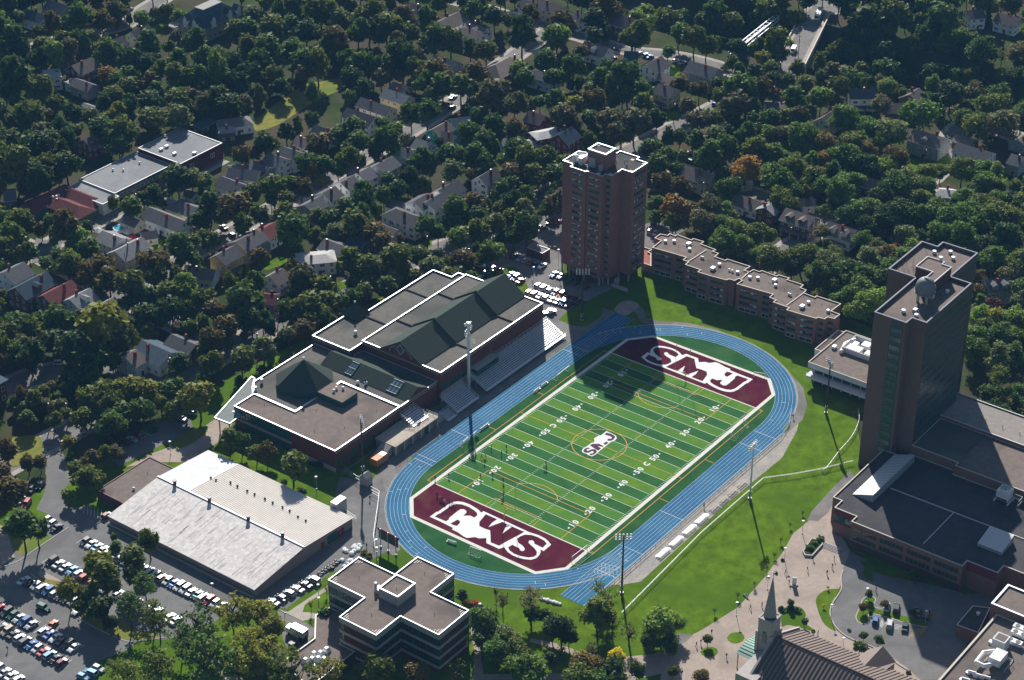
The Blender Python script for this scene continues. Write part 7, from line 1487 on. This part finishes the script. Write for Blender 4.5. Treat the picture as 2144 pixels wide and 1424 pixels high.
# ------------------------------------------------------------------ vehicles
CARC = {'w': ('white', (.72, .73, .74)), 's': ('silver', (.42, .44, .46)), 'g': ('dark grey', (.07, .075, .08)), 'k': ('black', (.018, .018, .02)), 'b': ('blue', (.03, .10, .30)), 'r': ('red', (.30, .02, .02)), 'e': ('green', (.02, .11, .07)), 'o': ('orange', (.40, .12, .02)), 'n': ('beige', (.42, .35, .26)), 'm': ('maroon', (.12, .015, .025)), 't': ('light blue', (.16, .32, .45))}
CM = {k: mat('car_paint_' + v[0].replace(' ', '_'), v[1], .28, .5, metal=.15, var=.04, coat=.6) for k, v in CARC.items()}
car_glass = mat('car_glass', (.012, .016, .02), .06, .9, var=0); tyre = mat('tyre', (.02, .02, .02), .9, .1, var=0); head_m = mat('headlight', (.75, .75, .72), .2, .6, var=0); tail_m = mat('taillight', (.30, .015, .012), .3, .5, var=0)
def car_parts(kind):
    L, Wd, hb, ht = {'sedan': (4.5, 1.78, .88, 1.42), 'suv': (4.6, 1.85, 1.0, 1.70), 'hatch': (4.0, 1.72, .9, 1.5)}[kind]; hl = L / 2
    prof = [(-hl, .35), (-hl, hb * .85), (-hl + .18, hb), (hl - 1.0, hb), (hl - .25, hb * .82), (hl, hb * .62), (hl, .35)]
    mb = MB(); secs = ((-Wd / 2, .06), (-Wd / 2 + .12, 0), (Wd / 2 - .12, 0), (Wd / 2, .06)); n = len(prof)
    for y, ins in secs: mb.v += [(x * (1 - ins * .25), y, z - ins * .8) for x, z in prof]
    for k in range(3):
        for i in range(n): j = (i + 1) % n; mb.f.append((k * n + i, k * n + j, (k + 1) * n + j, (k + 1) * n + i)); mb.m.append(0)
    mb.f += [tuple(range(n)), tuple(range(4 * n - 1, 3 * n - 1, -1))]; mb.m += [0, 0]
    body = mb
    r0, r1, f0, f1_ = {'sedan': (-hl + .95, -hl + 1.55, hl - 1.35, hl - 2.05), 'suv': (-hl + .12, -hl + .45, hl - 1.2, hl - 1.75), 'hatch': (-hl + .1, -hl + .55, hl - 1.05, hl - 1.65)}[kind]
    wb, wt_ = Wd / 2 - .06, Wd / 2 - .26; cab = MB()
    lo = [(r0, -wb, hb - .02), (f0, -wb, hb - .02), (f0, wb, hb - .02), (r0, wb, hb - .02)]; hi = [(r1, -wt_, ht - .06), (f1_, -wt_, ht - .06), (f1_, wt_, ht - .06), (r1, wt_, ht - .06)]
    for i in range(4): j = (i + 1) % 4; cab.face([lo[i], lo[j], hi[j], hi[i]])
    roof = MB(); roof.prism([(p[0] * 1.0 + (.06 if p[0] < 0 and i in (0, 3) else 0) * 0, p[1] * 1.04) for i, p in enumerate(hi)], ht - .06, ht, 0); roof.f.append(tuple(range(3, -1, -1))); roof.m.append(0)
    for s in (-1, 1):
        for lo_, hi_ in ((0, 0), (1, 1)):
            a = lo[lo_] if s < 0 else lo[3 - lo_]; b = hi[hi_] if s < 0 else hi[3 - hi_]; roof.beam(a, b, .09)
    wheel = MB(); wheel.tube((0, -.11, 0), (0, .11, 0), .33, k=10)
    hd = MB(); hd.box(-.05, .04, -.2, .2, -.09, .09)
    return dict(body=body.mesh('body', [CM['w']]), cabin=cab.mesh('windows', [car_glass]), roof=roof.mesh('roof', [CM['w']]), wheel=wheel.mesh('wheel', [tyre]), head=hd.mesh('headlight', [head_m]), tail=hd.mesh('taillight', [tail_m]), L=L, W=Wd, hb=hb)
CP = {k: car_parts(k) for k in ('sedan', 'suv', 'hatch')}; CR = random.Random(31)
KN = {'sedan': 'sedan', 'suv': 'sport utility vehicle', 'hatch': 'hatchback'}
def car(p, ang, col, kind=None, place=None, grp='parked cars'):
    kind = kind or CR.choice(('sedan', 'sedan', 'suv', 'hatch')); cp = CP[kind]
    t = thing('parked_car', '', 'car', (p[0], p[1], .06), grp, ang); kn = {'sedan': 'sedan', 'suv': 'tall wagon', 'hatch': 'hatchback'}[kind]
    later(t, f'{CARC[col][0]} {kn}', f'{CARC[col][0]} {kn}s', (p[0], p[1], .7), place)
    for nm in ('body', 'roof'):
        o = child(nm, cp[nm], t); o.material_slots[0].link = 'OBJECT'; o.material_slots[0].material = CM[col]
    child('windows', cp['cabin'], t)
    for sx in (-1, 1):
        for sy in (-1, 1): child('wheel', cp['wheel'], t, (sx * cp['L'] * .31, sy * (cp['W'] / 2 - .1), .33))
    for sy in (-1, 1): child('headlight', cp['head'], t, (cp['L'] / 2 - .02, sy * cp['W'] * .34, cp['hb'] * .68)); child('taillight', cp['tail'], t, (-cp['L'] / 2 + .02, sy * cp['W'] * .36, cp['hb'] * .78))
    return t
def row(zoom, x0, y0, x1, y1, cols, ang, place, grp='parked cars'):
    n = len(cols)
    for i, c in enumerate(cols):
        if c == '.': continue
        f = i / max(1, n - 1); p = U(zoom(x0 + (x1 - x0) * f, y0 + (y1 - y0) * f), .75); car((p.x, p.y), ang + CR.uniform(-.03, .03) + (math.pi if CR.random() < .4 else 0), c, None, place, grp)
row(O, 700, 285, 1810, 815, 'gwtwwgsw.wswwnwpww'.replace('p', 'b') + 'wewrws', 0.0, 'in the row along the arena', 'cars in the left car park')
row(O, 425, 445, 700, 575, 'ksstwr', 0.0, 'in the second car park row', 'cars in the left car park'); row(O, 760, 620, 1440, 930, 'r.w.ww.s.ww.ws'.replace('p','b'), 0.0, 'in the second car park row', 'cars in the left car park')
row(O, 195, 605, 600, 775, 'wkwsbsgks', 0.0, 'in the third car park row', 'cars in the left car park'); row(O, 640, 850, 760, 800, 'wk', 0.0, 'in the third car park row', 'cars in the left car park')
row(O, 5, 835, 605, 1155, 'rgesbs.wbwkgw'[:13], 0.0, 'in the fourth car park row', 'cars in the left car park'); row(O, 10, 990, 505, 1275, 'gnkwgbwrtkm', 0.0, 'in the fifth car park row', 'cars in the left car park'); row(O, -20, 1330, 150, 1415, 'wsww', 0.0, 'in the bottom-left corner row', 'cars in the left car park')
car(U(O(355, 825), .8).xy, -1.5, 'e', 'suv', 'driving between left car park rows'); car(U(O(430, 965), .8).xy, .25, 'o', 'sedan', 'parked across the fourth row')
row(O, 680, 1395, 805, 1325, 'tts', -1.45, 'near the bottom of car park'); row(O, 380, 110, 462, 172, 'swk', 0.0, 'by the campus entrance corner'); car(U(O(875, 70), .8).xy, 0, 'm', 'hatch', 'at the arena corner')
row(N, 915, 950, 1150, 838, 'gkmsr', math.pi / 2, 'in the drop-off lot'); row(N, 1500, 690, 1580, 640, 'st', math.pi / 2, 'in the drop-off lot'); row(N, 540, 890, 690, 830, 'ns', 0.05, 'on the street by the drive'); row(N, 255, 1275, 330, 1245, 'kk', .6, 'at the entrance kerb'); row(N, 170, 1370, 220, 1400, 'wr', .4, 'at the entrance kerb')
row(b2, 680, 640, 1025, 775, 'swwsrrmm', 0.0, 'in the tower lot upper row', 'cars below the residence tower'); row(b2, 600, 697, 945, 803, 'nwswwsbk', 0.0, 'in the tower lot lower row', 'cars below the residence tower'); row(b2, 435, 378, 712, 472, 'rgswobw', 0.0, 'in the row below brick hut', 'cars below the residence tower')
row(b2, 190, 525, 240, 570, 'rsk', 0.0, 'behind the gymnasium gable', 'cars below the residence tower'); row(b2, 300, 495, 348, 522, 'wr', 0.3, 'behind the gymnasium gable', 'cars below the residence tower'); row(b2, 445, 548, 528, 597, 'bsr', 0.0, 'right of the gymnasium gable', 'cars below the residence tower')
row(b2, 565, 222, 705, 148, 'mwrg', -.9, 'in the upper tower lot'); row(b2, 790, 108, 832, 88, 'kr', -.9, 'in the upper tower lot'); row(b2, 815, 545, 875, 558, 'bs', 0.0, 'at the tower corner'); row(b2, 960, 590, 1090, 655, 'gk.r', 0.0, 'under the residence tower')
for zx, zy, c, k in ((585, 868, 'b', 'hatch'), (715, 905, 's', 'suv'), (857, 928, 'k', 'sedan'), (690, 745, 'w', 'hatch'), (777, 757, 'k', 'suv'), (972, 800, 'k', 'sedan'), (1052, 812, 'k', 'suv')): car(U(X(zx, zy), .8).xy, math.radians(22), c, k, 'in the visitor lot by podium', 'cars in the visitor lot')
row(Q, 205, 752, 545, 570, 'skssks', math.pi / 2, 'between arena and cross office', 'cars behind the arena')
for z_, lst, an in ((C, '1110,440,g 1165,455,b 1190,465,b 1405,500,w 1460,515,s', -.3), (B, '1560,855,k 1650,885,k 1655,800,s 1235,930,w', 0.0), (E, '1850,492,g 1920,558,k 1990,512,k', 1.4), (C, '1495,1265,w 1560,1255,s', .2), (C, '1515,1330,e', 1.4), (D, '700,92,b', -.9), (F, '1850,622,s 1745,690,k 1535,793,s 1200,645,w', 0.0), (G, '1220,850,g 1190,920,s 1235,935,w 1595,862,s', .3), (E, '115,1212,s', 1.5), (A, '1000,112,k 1075,75,k', .2), (C, '1730,855,b 1540,945,k', .1), (F, '1880,810,w', -1.2), (C, '895,405,k 880,475,k', -.6), (N, '495,235,w', -.9)):
    for e in lst.split():
        x, y, c = e.split(','); car(U(z_(float(x), float(y)), .8).xy, an, c, None, None, 'cars on the streets')
# bus, trucks, pickup
def truck(nm, l, cat_, p, ang, parts):
    t = thing(nm, l, cat_, (p[0], p[1], .06), None, ang)
    for pn, bx_, m in parts:
        mb = MB(); mb.box(*bx_); child(pn, mb.mesh(pn, [m]), t)
    ln = max(b[1][1] for b in parts); l0 = min(b[1][0] for b in parts); wh = MB(); wh.tube((0, -.15, 0), (0, .15, 0), .48, k=12); wm_ = wh.mesh('wheel', [tyre])
    for sx in (l0 * .6, ln * .6):
        for sy in (-.95, .95): child('wheel', wm_, t, (sx, sy, .48))
    return t
ba = math.atan2(bd.y, bd.x)
truck('city_bus', 'long white city bus at the far end of the bridge', 'bus', A2.lerp(B2, .93) - bn * 1.8, ba, [('body', (-5.6, 5.6, -1.25, 1.25, .45, 2.9), CM['w']), ('roof_unit', (-2.5, 2, -.9, .9, 2.9, 3.15), metal_white), ('side_windows', (-5.2, 5.0, -1.27, 1.27, 1.5, 2.4), car_glass), ('rear_window', (-5.63, -5.5, -1.0, 1.0, 1.5, 2.5), car_glass), ('windscreen', (5.5, 5.63, -1.1, 1.1, 1.2, 2.6), car_glass)])
truck('delivery_van', 'white van driving on the bridge towards the campus', 'van', A2.lerp(B2, .30) + bn * 1.6, ba + math.pi, [('body', (-2.9, 2.0, -1.0, 1.0, .45, 2.4), CM['w']), ('bonnet', (2.0, 2.9, -.95, .95, .45, 1.3), CM['w']), ('windscreen', (1.95, 2.08, -.9, .9, 1.3, 2.2), car_glass), ('side_windows', (.9, 1.8, -1.02, 1.02, 1.35, 2.1), car_glass)])
truck('box_truck', 'white box truck parked in the lane beside the annex', 'truck', U(Q(400, 1000), 1.8).xy, math.pi / 2, [('cargo_box', (-3.6, 1.6, -1.2, 1.2, .8, 3.6), CM['w']), ('cab', (1.7, 3.4, -1.05, 1.05, .5, 2.5), CM['w']), ('windscreen', (3.38, 3.46, -.95, .95, 1.4, 2.3), car_glass)])
truck('pickup_truck', 'white pickup truck at the gymnasium corner by the bleachers', 'pickup truck', U(b2(775, 865), .9).xy, -.5, [('bed', (-2.6, -.3, -.95, .95, .5, 1.1), CM['w']), ('cab', (-.3, 1.2, -.9, .9, .5, 1.8), CM['w']), ('bonnet', (1.2, 2.6, -.92, .92, .5, 1.1), CM['w']), ('windscreen', (1.15, 1.26, -.8, .8, 1.12, 1.7), car_glass)])
for l, q in (('dark green dumpster nearer the box truck', Q(455, 1065)), ('dark green dumpster left of the lane by the annex', Q(372, 1105))):
    p = U(q, .8); t = thing('dumpster', l, 'dumpster', (p.x, p.y, 0), 'dumpsters'); mb = MB(); mb.prism(rect(p.x - 1.2, p.x + 1.2, p.y - .8, p.y + .8), .15, 1.5); mb.build('bin', mat('dumpster_green', (.03, .07, .06), .7, .2), t); mb = MB(); mb.box(p.x - 1.25, p.x + 1.25, p.y - .85, p.y + .85, 1.5, 1.58); mb.build('lid', metal_dark, t)
# motorcycles
def bike(p, ang, col, i):
    t = thing('motorcycle', '', 'motorcycle', (p[0], p[1], .05), 'motorcycles in a row', ang); later(t, f'{col} motorcycle', f'{col} motorcycles', (p[0], p[1], .5), 'in the line by cross office')
    m = CM['r'] if col == 'red' else CM['k']; w = MB(); w.tube((0, -.06, 0), (0, .06, 0), .31, k=12); wm_ = w.mesh('wheel', [tyre])
    for x in (-.7, .7): child('wheel', wm_, t, (x, 0, .31))
    mb = MB(); mb.beam((-.75, 0, .62), (.05, 0, .72), .28, .12); child('seat', mb.mesh('seat', [metal_dark]), t); mb = MB(); mb.ball((.2, 0, .72), .3, .7, 8, 4); mb.beam((.2, 0, .55), (-.5, 0, .4), .25); child('tank', mb.mesh('tank', [m]), t)
    mb = MB(); mb.beam((.7, 0, .31), (.45, 0, .95), .07); mb.beam((.42, -.35, 1.0), (.42, .35, 1.0), .05); child('handlebar', mb.mesh('handlebar', [metal_grey]), t)
for i, (x, y, c) in enumerate(((630,498,'black'),(655,482,'black'),(678,465,'red'),(700,450,'red'),(722,437,'red'),(738,418,'black'),(600,520,'black'),(690,475,'black'))): bike(U(Q(x, y), .4).xy, 2.3, c, i)

# ------------------------------------------------------------------ people
def body_mesh(pose):
    a = {'walk': .32, 'stand': .06, 'run': .55}[pose]; J = dict(hip=(0, 0, .95), chest=(0.02, 0, 1.35), neck=(0.02, 0, 1.5), head=(.04, 0, 1.66), top=(.03, 0, 1.76)); V_, E_, R_ = [], [], []
    def add(p, r): V_.append(p); R_.append(r); return len(V_) - 1
    h = add(J['hip'], .15); c = add(J['chest'], .17); n = add(J['neck'], .06); hd = add(J['head'], .105); tp = add(J['top'], .07); E_ += [(h, c), (c, n), (n, hd), (hd, tp)]
    for s in (-1, 1):
        f = s * a; hj = add((0, s * .1, .9), .1); kn = add((f * .45, s * .11, .5), .07); an = add((f * .75 - (.12 if f < 0 else 0), s * .11, .1), .05); to = add((f * .75 + .12, s * .12, .05), .045); E_ += [(h, hj), (hj, kn), (kn, an), (an, to)]
        sh = add((0, s * .2, 1.42), .07); el = add((-f * .3, s * .27, 1.14), .05); wr = add((-f * .5 + .08, s * .26, .9), .04); ha = add((-f * .55 + .12, s * .25, .82), .045); E_ += [(c, sh), (sh, el), (el, wr), (wr, ha)]
    me = bpy.data.meshes.new('body'); me.from_pydata(V_, E_, []); o = bpy.data.objects.new('body', me); COL.objects.link(o); o.modifiers.new('skin', 'SKIN'); o.modifiers.new('sub', 'SUBSURF').levels = 1
    for i, sv in enumerate(me.skin_vertices[0].data): sv.radius = (R_[i], R_[i]); sv.use_root = (i == 0)
    bpy.context.view_layer.update(); out = bpy.data.meshes.new_from_object(o.evaluated_get(bpy.context.evaluated_depsgraph_get())); bpy.data.objects.remove(o)
    skin = mat('skin', (.42, .25, .18), .7, .2, var=0); hair = mat('hair', (.05, .035, .025), .8, .2, var=0)
    out.materials.clear()
    for m in (MATS['tyre'] if 'tyre' in MATS else tyre, tyre, skin, hair): out.materials.append(m)
    for pl in out.polygons:
        z, x, y = pl.center.z, pl.center.x, abs(pl.center.y); pl.material_index = 3 if z > 1.70 or (z > 1.58 and x < .02) else (2 if z > 1.49 or (z < .93 and y > .2) else (0 if z > .97 or y > .19 else 1)); pl.use_smooth = True
    return out
BM = {k: body_mesh(k) for k in ('walk', 'stand', 'run')}; CLO = {'r': ('red', (.35, .025, .02)), 'w': ('white', (.7, .7, .7)), 'b': ('blue', (.04, .08, .30)), 'k': ('black', (.025, .025, .03)), 'g': ('grey', (.18, .18, .19)), 'm': ('maroon', (.13, .02, .035))}
CLM = {k: mat('cloth_' + v[0], v[1], .9, .1, var=.1) for k, v in CLO.items()}
def person(q, top, legs, pose, place):
    p = U(q, .9); t = thing('person', '', 'person', (p.x, p.y, .05), 'people', CR.uniform(0, 6.28)); act = {'walk': 'walking', 'stand': 'standing', 'run': 'running'}[pose]
    later(t, f'person in {CLO[top][0]} top {act}', f'people in {CLO[top][0]} tops {act}', (p.x, p.y, .9), place)
    o = child('body', BM[pose], t)
    for i, c in ((0, top), (1, legs)): o.material_slots[i].link = 'OBJECT'; o.material_slots[i].material = CLM[c]
for z_, pl, lst in ((f1, 'on the football field', '1012,1165,k,k,s 1140,1165,k,k,s 1098,1215,k,k,s 930,1245,r,k,r 963,1240,w,k,r 952,1285,r,k,s 1478,1300,k,k,r 1462,1335,w,b,r 1480,1335,k,k,s'), (f3, 'on the football field', '650,185,k,w,s 533,205,r,k,s 922,190,r,k,s 1022,175,k,k,s 1113,225,b,k,s 1116,285,k,k,s 1113,360,r,k,s 1103,385,w,k,s'), (f3, 'on the near maroon end zone', '550,345,b,k,s 575,375,w,k,s 590,380,r,k,s 605,385,k,w,s 615,398,w,w,s 655,410,b,k,s 670,430,w,w,s 685,420,k,k,s 700,440,w,k,s'),
                    (T, 'on the chapel plaza', '1217,390,k,k,w 1170,485,k,g,w 985,510,b,k,w 1015,595,k,k,w 1335,515,k,k,w 1380,460,k,k,w 1395,395,r,k,s 787,785,r,k,w 690,805,k,k,w 235,1120,k,k,w 272,1100,k,b,w 488,1215,k,g,w 362,1015,k,k,s 1258,1025,k,k,s'), (X, 'in the visitor lot', '590,585,r,k,w 240,185,b,k,s'), (b3, 'on the paved yard by booth', '302,335,k,k,w 275,740,k,k,s'), (O, 'in the left car park', '60,1165,k,k,w 1790,1325,k,k,w'), (b2, 'in the tower lot', '628,610,k,k,s'), (N, 'by the entrance drive', '578,1030,k,k,w'), (f4, 'beside the right track', '1115,440,g,k,s 1875,-320,r,k,s'), (Q, 'by the cross-shaped office', '1842,1020,k,k,w')):
    for e in lst.split():
        x, y, a_, b_, po = e.split(','); person(z_(float(x), float(y)), a_, b_, {'s': 'stand', 'w': 'walk', 'r': 'run'}[po], pl)

# ------------------------------------------------------------------ street furniture
def lamp(q, h, l):
    p = U(q); t = thing('street_lamp', '', 'lamp post', (p.x, p.y, 0), 'lamp posts'); later(t, 'white-topped lamp post', 'white-topped lamp posts', (p.x, p.y, h), l); mb = MB(); mb.tube((p.x, p.y, 0), (p.x, p.y, h), .09, .06, k=8); mb.tube((p.x, p.y, 0), (p.x, p.y, .3), .22, k=8); mb.build('post', metal_grey, t)
    mb = MB(); mb.tube((p.x, p.y, h), (p.x, p.y, h + .25), .16, .5, k=10); mb.tube((p.x, p.y, h + .25), (p.x, p.y, h + .4), .5, .3, k=10); mb.build('lamp_head', metal_white, t)
for z_, x, y, l in ((T,975,420,'on the chapel plaza'),(T,1125,190,'on the chapel plaza'),(T,832,660,'on the chapel plaza'),(T,570,880,'on the chapel plaza'),(T,1465,1180,'beside the chapel'),(T,1365,900,'beside the chapel'),(X,1040,905,'in the visitor lot'),(X,500,700,'in the visitor lot'),(P,1040,690,'below the lobby wing'),(b3,362,800,'beside the scoreboard'),(b3,365,870,'beside the scoreboard'),(Q,585,720,'near the cross-shaped office'),(Q,590,830,'near the cross-shaped office'),(Q,1925,880,'near the cross-shaped office'),(Q,305,850,'near the cross-shaped office'),(N,1415,990,'by the brick walk'),(O,1745,740,'on the left car park'),(b2,640,650,'on the tower lot'),(b2,850,500,'on the tower lot')): lamp(z_(x, y), 4.6 if z_ is not b2 else 8, l)
wood = mat('weathered_wood', (.16, .12, .09), .95, .05, var=.2)
for i, (z_, x, y) in enumerate(((N,418,760),(N,562,760),(E,1135,390),(F,785,1075),(F,643,1080),(F,1440,745),(D,1480,1080),(D,1315,1400),(H,205,670),(I,605,480),(I,1185,290),(G,1620,690),(E,1070,800),(G,955,240),(A,1065,820),(C,1385,1020),(D,280,470),(N,1418,380),(F,40,1560))):
    p = U(z_(x, y)); t = thing('utility_pole', '', 'utility pole', (p.x, p.y, 0), 'utility poles'); later(t, 'wooden utility pole with crossarms', 'wooden utility poles with crossarms', (p.x, p.y, 8)); mb = MB(); mb.tube((p.x, p.y, 0), (p.x, p.y, 11), .19, .13, k=7); mb.build('pole', wood, t)
    for zz in (10.5, 9.6): mb = MB(); mb.beam((p.x, p.y - 1.2, zz), (p.x, p.y + 1.2, zz), .14); mb.build('crossarm', wood, t)
    mb = MB(); mb.tube((p.x + .3, p.y, 8), (p.x + .3, p.y, 9), .26, k=8); mb.build('transformer', metal_grey, t)
tm = thing('plaza_sign', 'white upright sign slab on a stone base in the plaza', 'sign', tuple(U(T(1056, 630)).xy) + (0,)); p = U(T(1056, 630)); mb = MB(); mb.box(p.x - .9, p.x + .9, p.y - .9, p.y + .9, 0, .45); mb.build('base', stone, tm); mb = MB(); mb.obox((p.x, p.y), (.5, -.87), .65, .14, .45, 3.1); mb.build('slab', frame_white, tm)
pln = thing('stone_planter', 'faceted stone planter filled with shrubs at the plaza steps', 'planter', tuple(U(T(1220, 340)).xy) + (0,)); pp = [U(T(*c)) for c in ((1125,350),(1145,385),(1210,390),(1300,290),(1290,260),(1200,240),(1150,310))]; mb = MB(); ring(mb, [(q.x, q.y) for q in pp], .4, 0, .7); mb.build('rim', stone, pln); mb = MB(); mb.prism([(q.x, q.y) for q in offset([(q.x, q.y) for q in pp], .4)], 0, .5); mb.build('soil', ground_m, pln)
st_ = thing('plaza_steps', 'flight of grey stone steps beside the podium entrance', 'steps', tuple(U(T(1370, 310)).xy) + (0,)); a, b = U(T(1300, 290)), U(T(1440, 345)); d_ = (b - a).normalized(); n_ = Vector((d_.y, -d_.x, 0))
for i in range(5): mb = MB(); c = (a + b) / 2 + n_ * (i * .45 - .9); mb.obox((c.x, c.y), (d_.x, d_.y), (b - a).length / 2, .22, 0, .75 - i * .14); mb.build('step', stone, st_)
gb = thing('park_bench', 'green park bench on the grass bank edge', 'bench', tuple(U(T(648, 715)).xy) + (0,)); p = U(T(648, 715), .5); gm = mat('green_bench', (.02, .14, .09), .6, .2)
for i in range(3): mb = MB(); mb.obox((p.x + i * .18, p.y), (.4, 1), 1.0, .07, .42, .47); mb.build('seat_slat', gm, gb)
for i in range(2): mb = MB(); mb.obox((p.x + .55, p.y - .2), (.4, 1), 1.0, .04, .6 + i * .22, .72 + i * .22); mb.build('back_slat', gm, gb)
for s in (-1, 1): mb = MB(); mb.obox((p.x + s * .35, p.y + s * .8), (.4, 1), .06, .3, 0, .42); mb.build('leg', metal_dark, gb)
for l, q, n in (('white tarpaulin pile at the arena corner beside the yard', Q(870, 320), 14), ('white tarpaulin bundles beside the cross office roof', Q(818, 432), 9), ('row of white wrapped bales below the track chute', S(630, 735), 7)):
    p = U(q); t = thing('tarpaulin_pile', l, 'tarpaulin', (p.x, p.y, 0), 'white tarpaulins'); r = random.Random(n)
    for i in range(n): mb = MB(); mb.ball((p.x + r.uniform(-2.6, 2.6) if n != 7 else p.x - 2 + i * .2, p.y + (r.uniform(-2.2, 2.2) if n != 7 else 3 - i * 1.0), .15), r.uniform(.6, 1.1), .75, 7, 4); mb.build('bundle', frame_white, t)
# parking bay lines
def bays(zoom, x0, y0, x1, y1, n, L=5.0, ax=(1, 0), m=white_line, z=.10):
    mb = MB(); a, b = U(zoom(x0, y0)), U(zoom(x1, y1))
    for i in range(n + 1): c = a.lerp(b, i / n); mb.obox((c.x, c.y), ax, L / 2, .07, .06, z)
    o = mb.build('bay_lines', m); o['kind'] = 'structure'
bays(O, 670, 275, 1850, 825, 25); bays(O, 390, 435, 700, 575, 7); bays(O, 180, 600, 620, 790, 10); bays(O, -20, 820, 640, 1175, 15); bays(O, -20, 975, 540, 1295, 13); bays(b2, 590, 690, 960, 805, 9); bays(b2, 660, 630, 1050, 785, 9); bays(b2, 420, 375, 730, 480, 8)
bays(N, 890, 965, 1210, 820, 6, ax=(0, 1)); bays(O, 690, 15, 830, 75, 5, ax=(.7, .7), L=6); bays(X, 640, 890, 650, 895, 1, ax=(.93, .37)); bays(X, 620, 920, 660, 890, 3, L=2.5, ax=(.3, -.95)); bays(X, 760, 950, 800, 920, 3, L=2.5, ax=(.3, -.95)); bays(X, 920, 1000, 1040, 960, 5, L=4.5, ax=(1, .1), m=yellow_line); bays(X, 1090, 860, 1140, 810, 3, L=2.5, ax=(.3, -.95), m=yellow_line); bays(P, 1150, 1160, 1230, 1100, 4, L=4, ax=(.1, 1), m=yellow_line)
write_labels()
# ------------------------------------------------------------------ the air
hz = bpy.data.materials.new('haze_air'); hz.use_nodes = True; hn = hz.node_tree
for n_ in list(hn.nodes): hn.nodes.remove(n_)
ho = hn.nodes.new('ShaderNodeOutputMaterial'); hv = hn.nodes.new('ShaderNodeVolumePrincipled'); hv.inputs['Color'].default_value = (.22, .54, 1.0, 1); hv.inputs['Density'].default_value = .000048; hv.inputs['Anisotropy'].default_value = 0.0
hn.links.new(hv.outputs[0], ho.inputs['Volume'])
mb = MB(); mb.box(-540, 1000, -400, 900, -14.5, 396); hb_ = mb.build('haze', hz); hb_['kind'] = 'stuff'
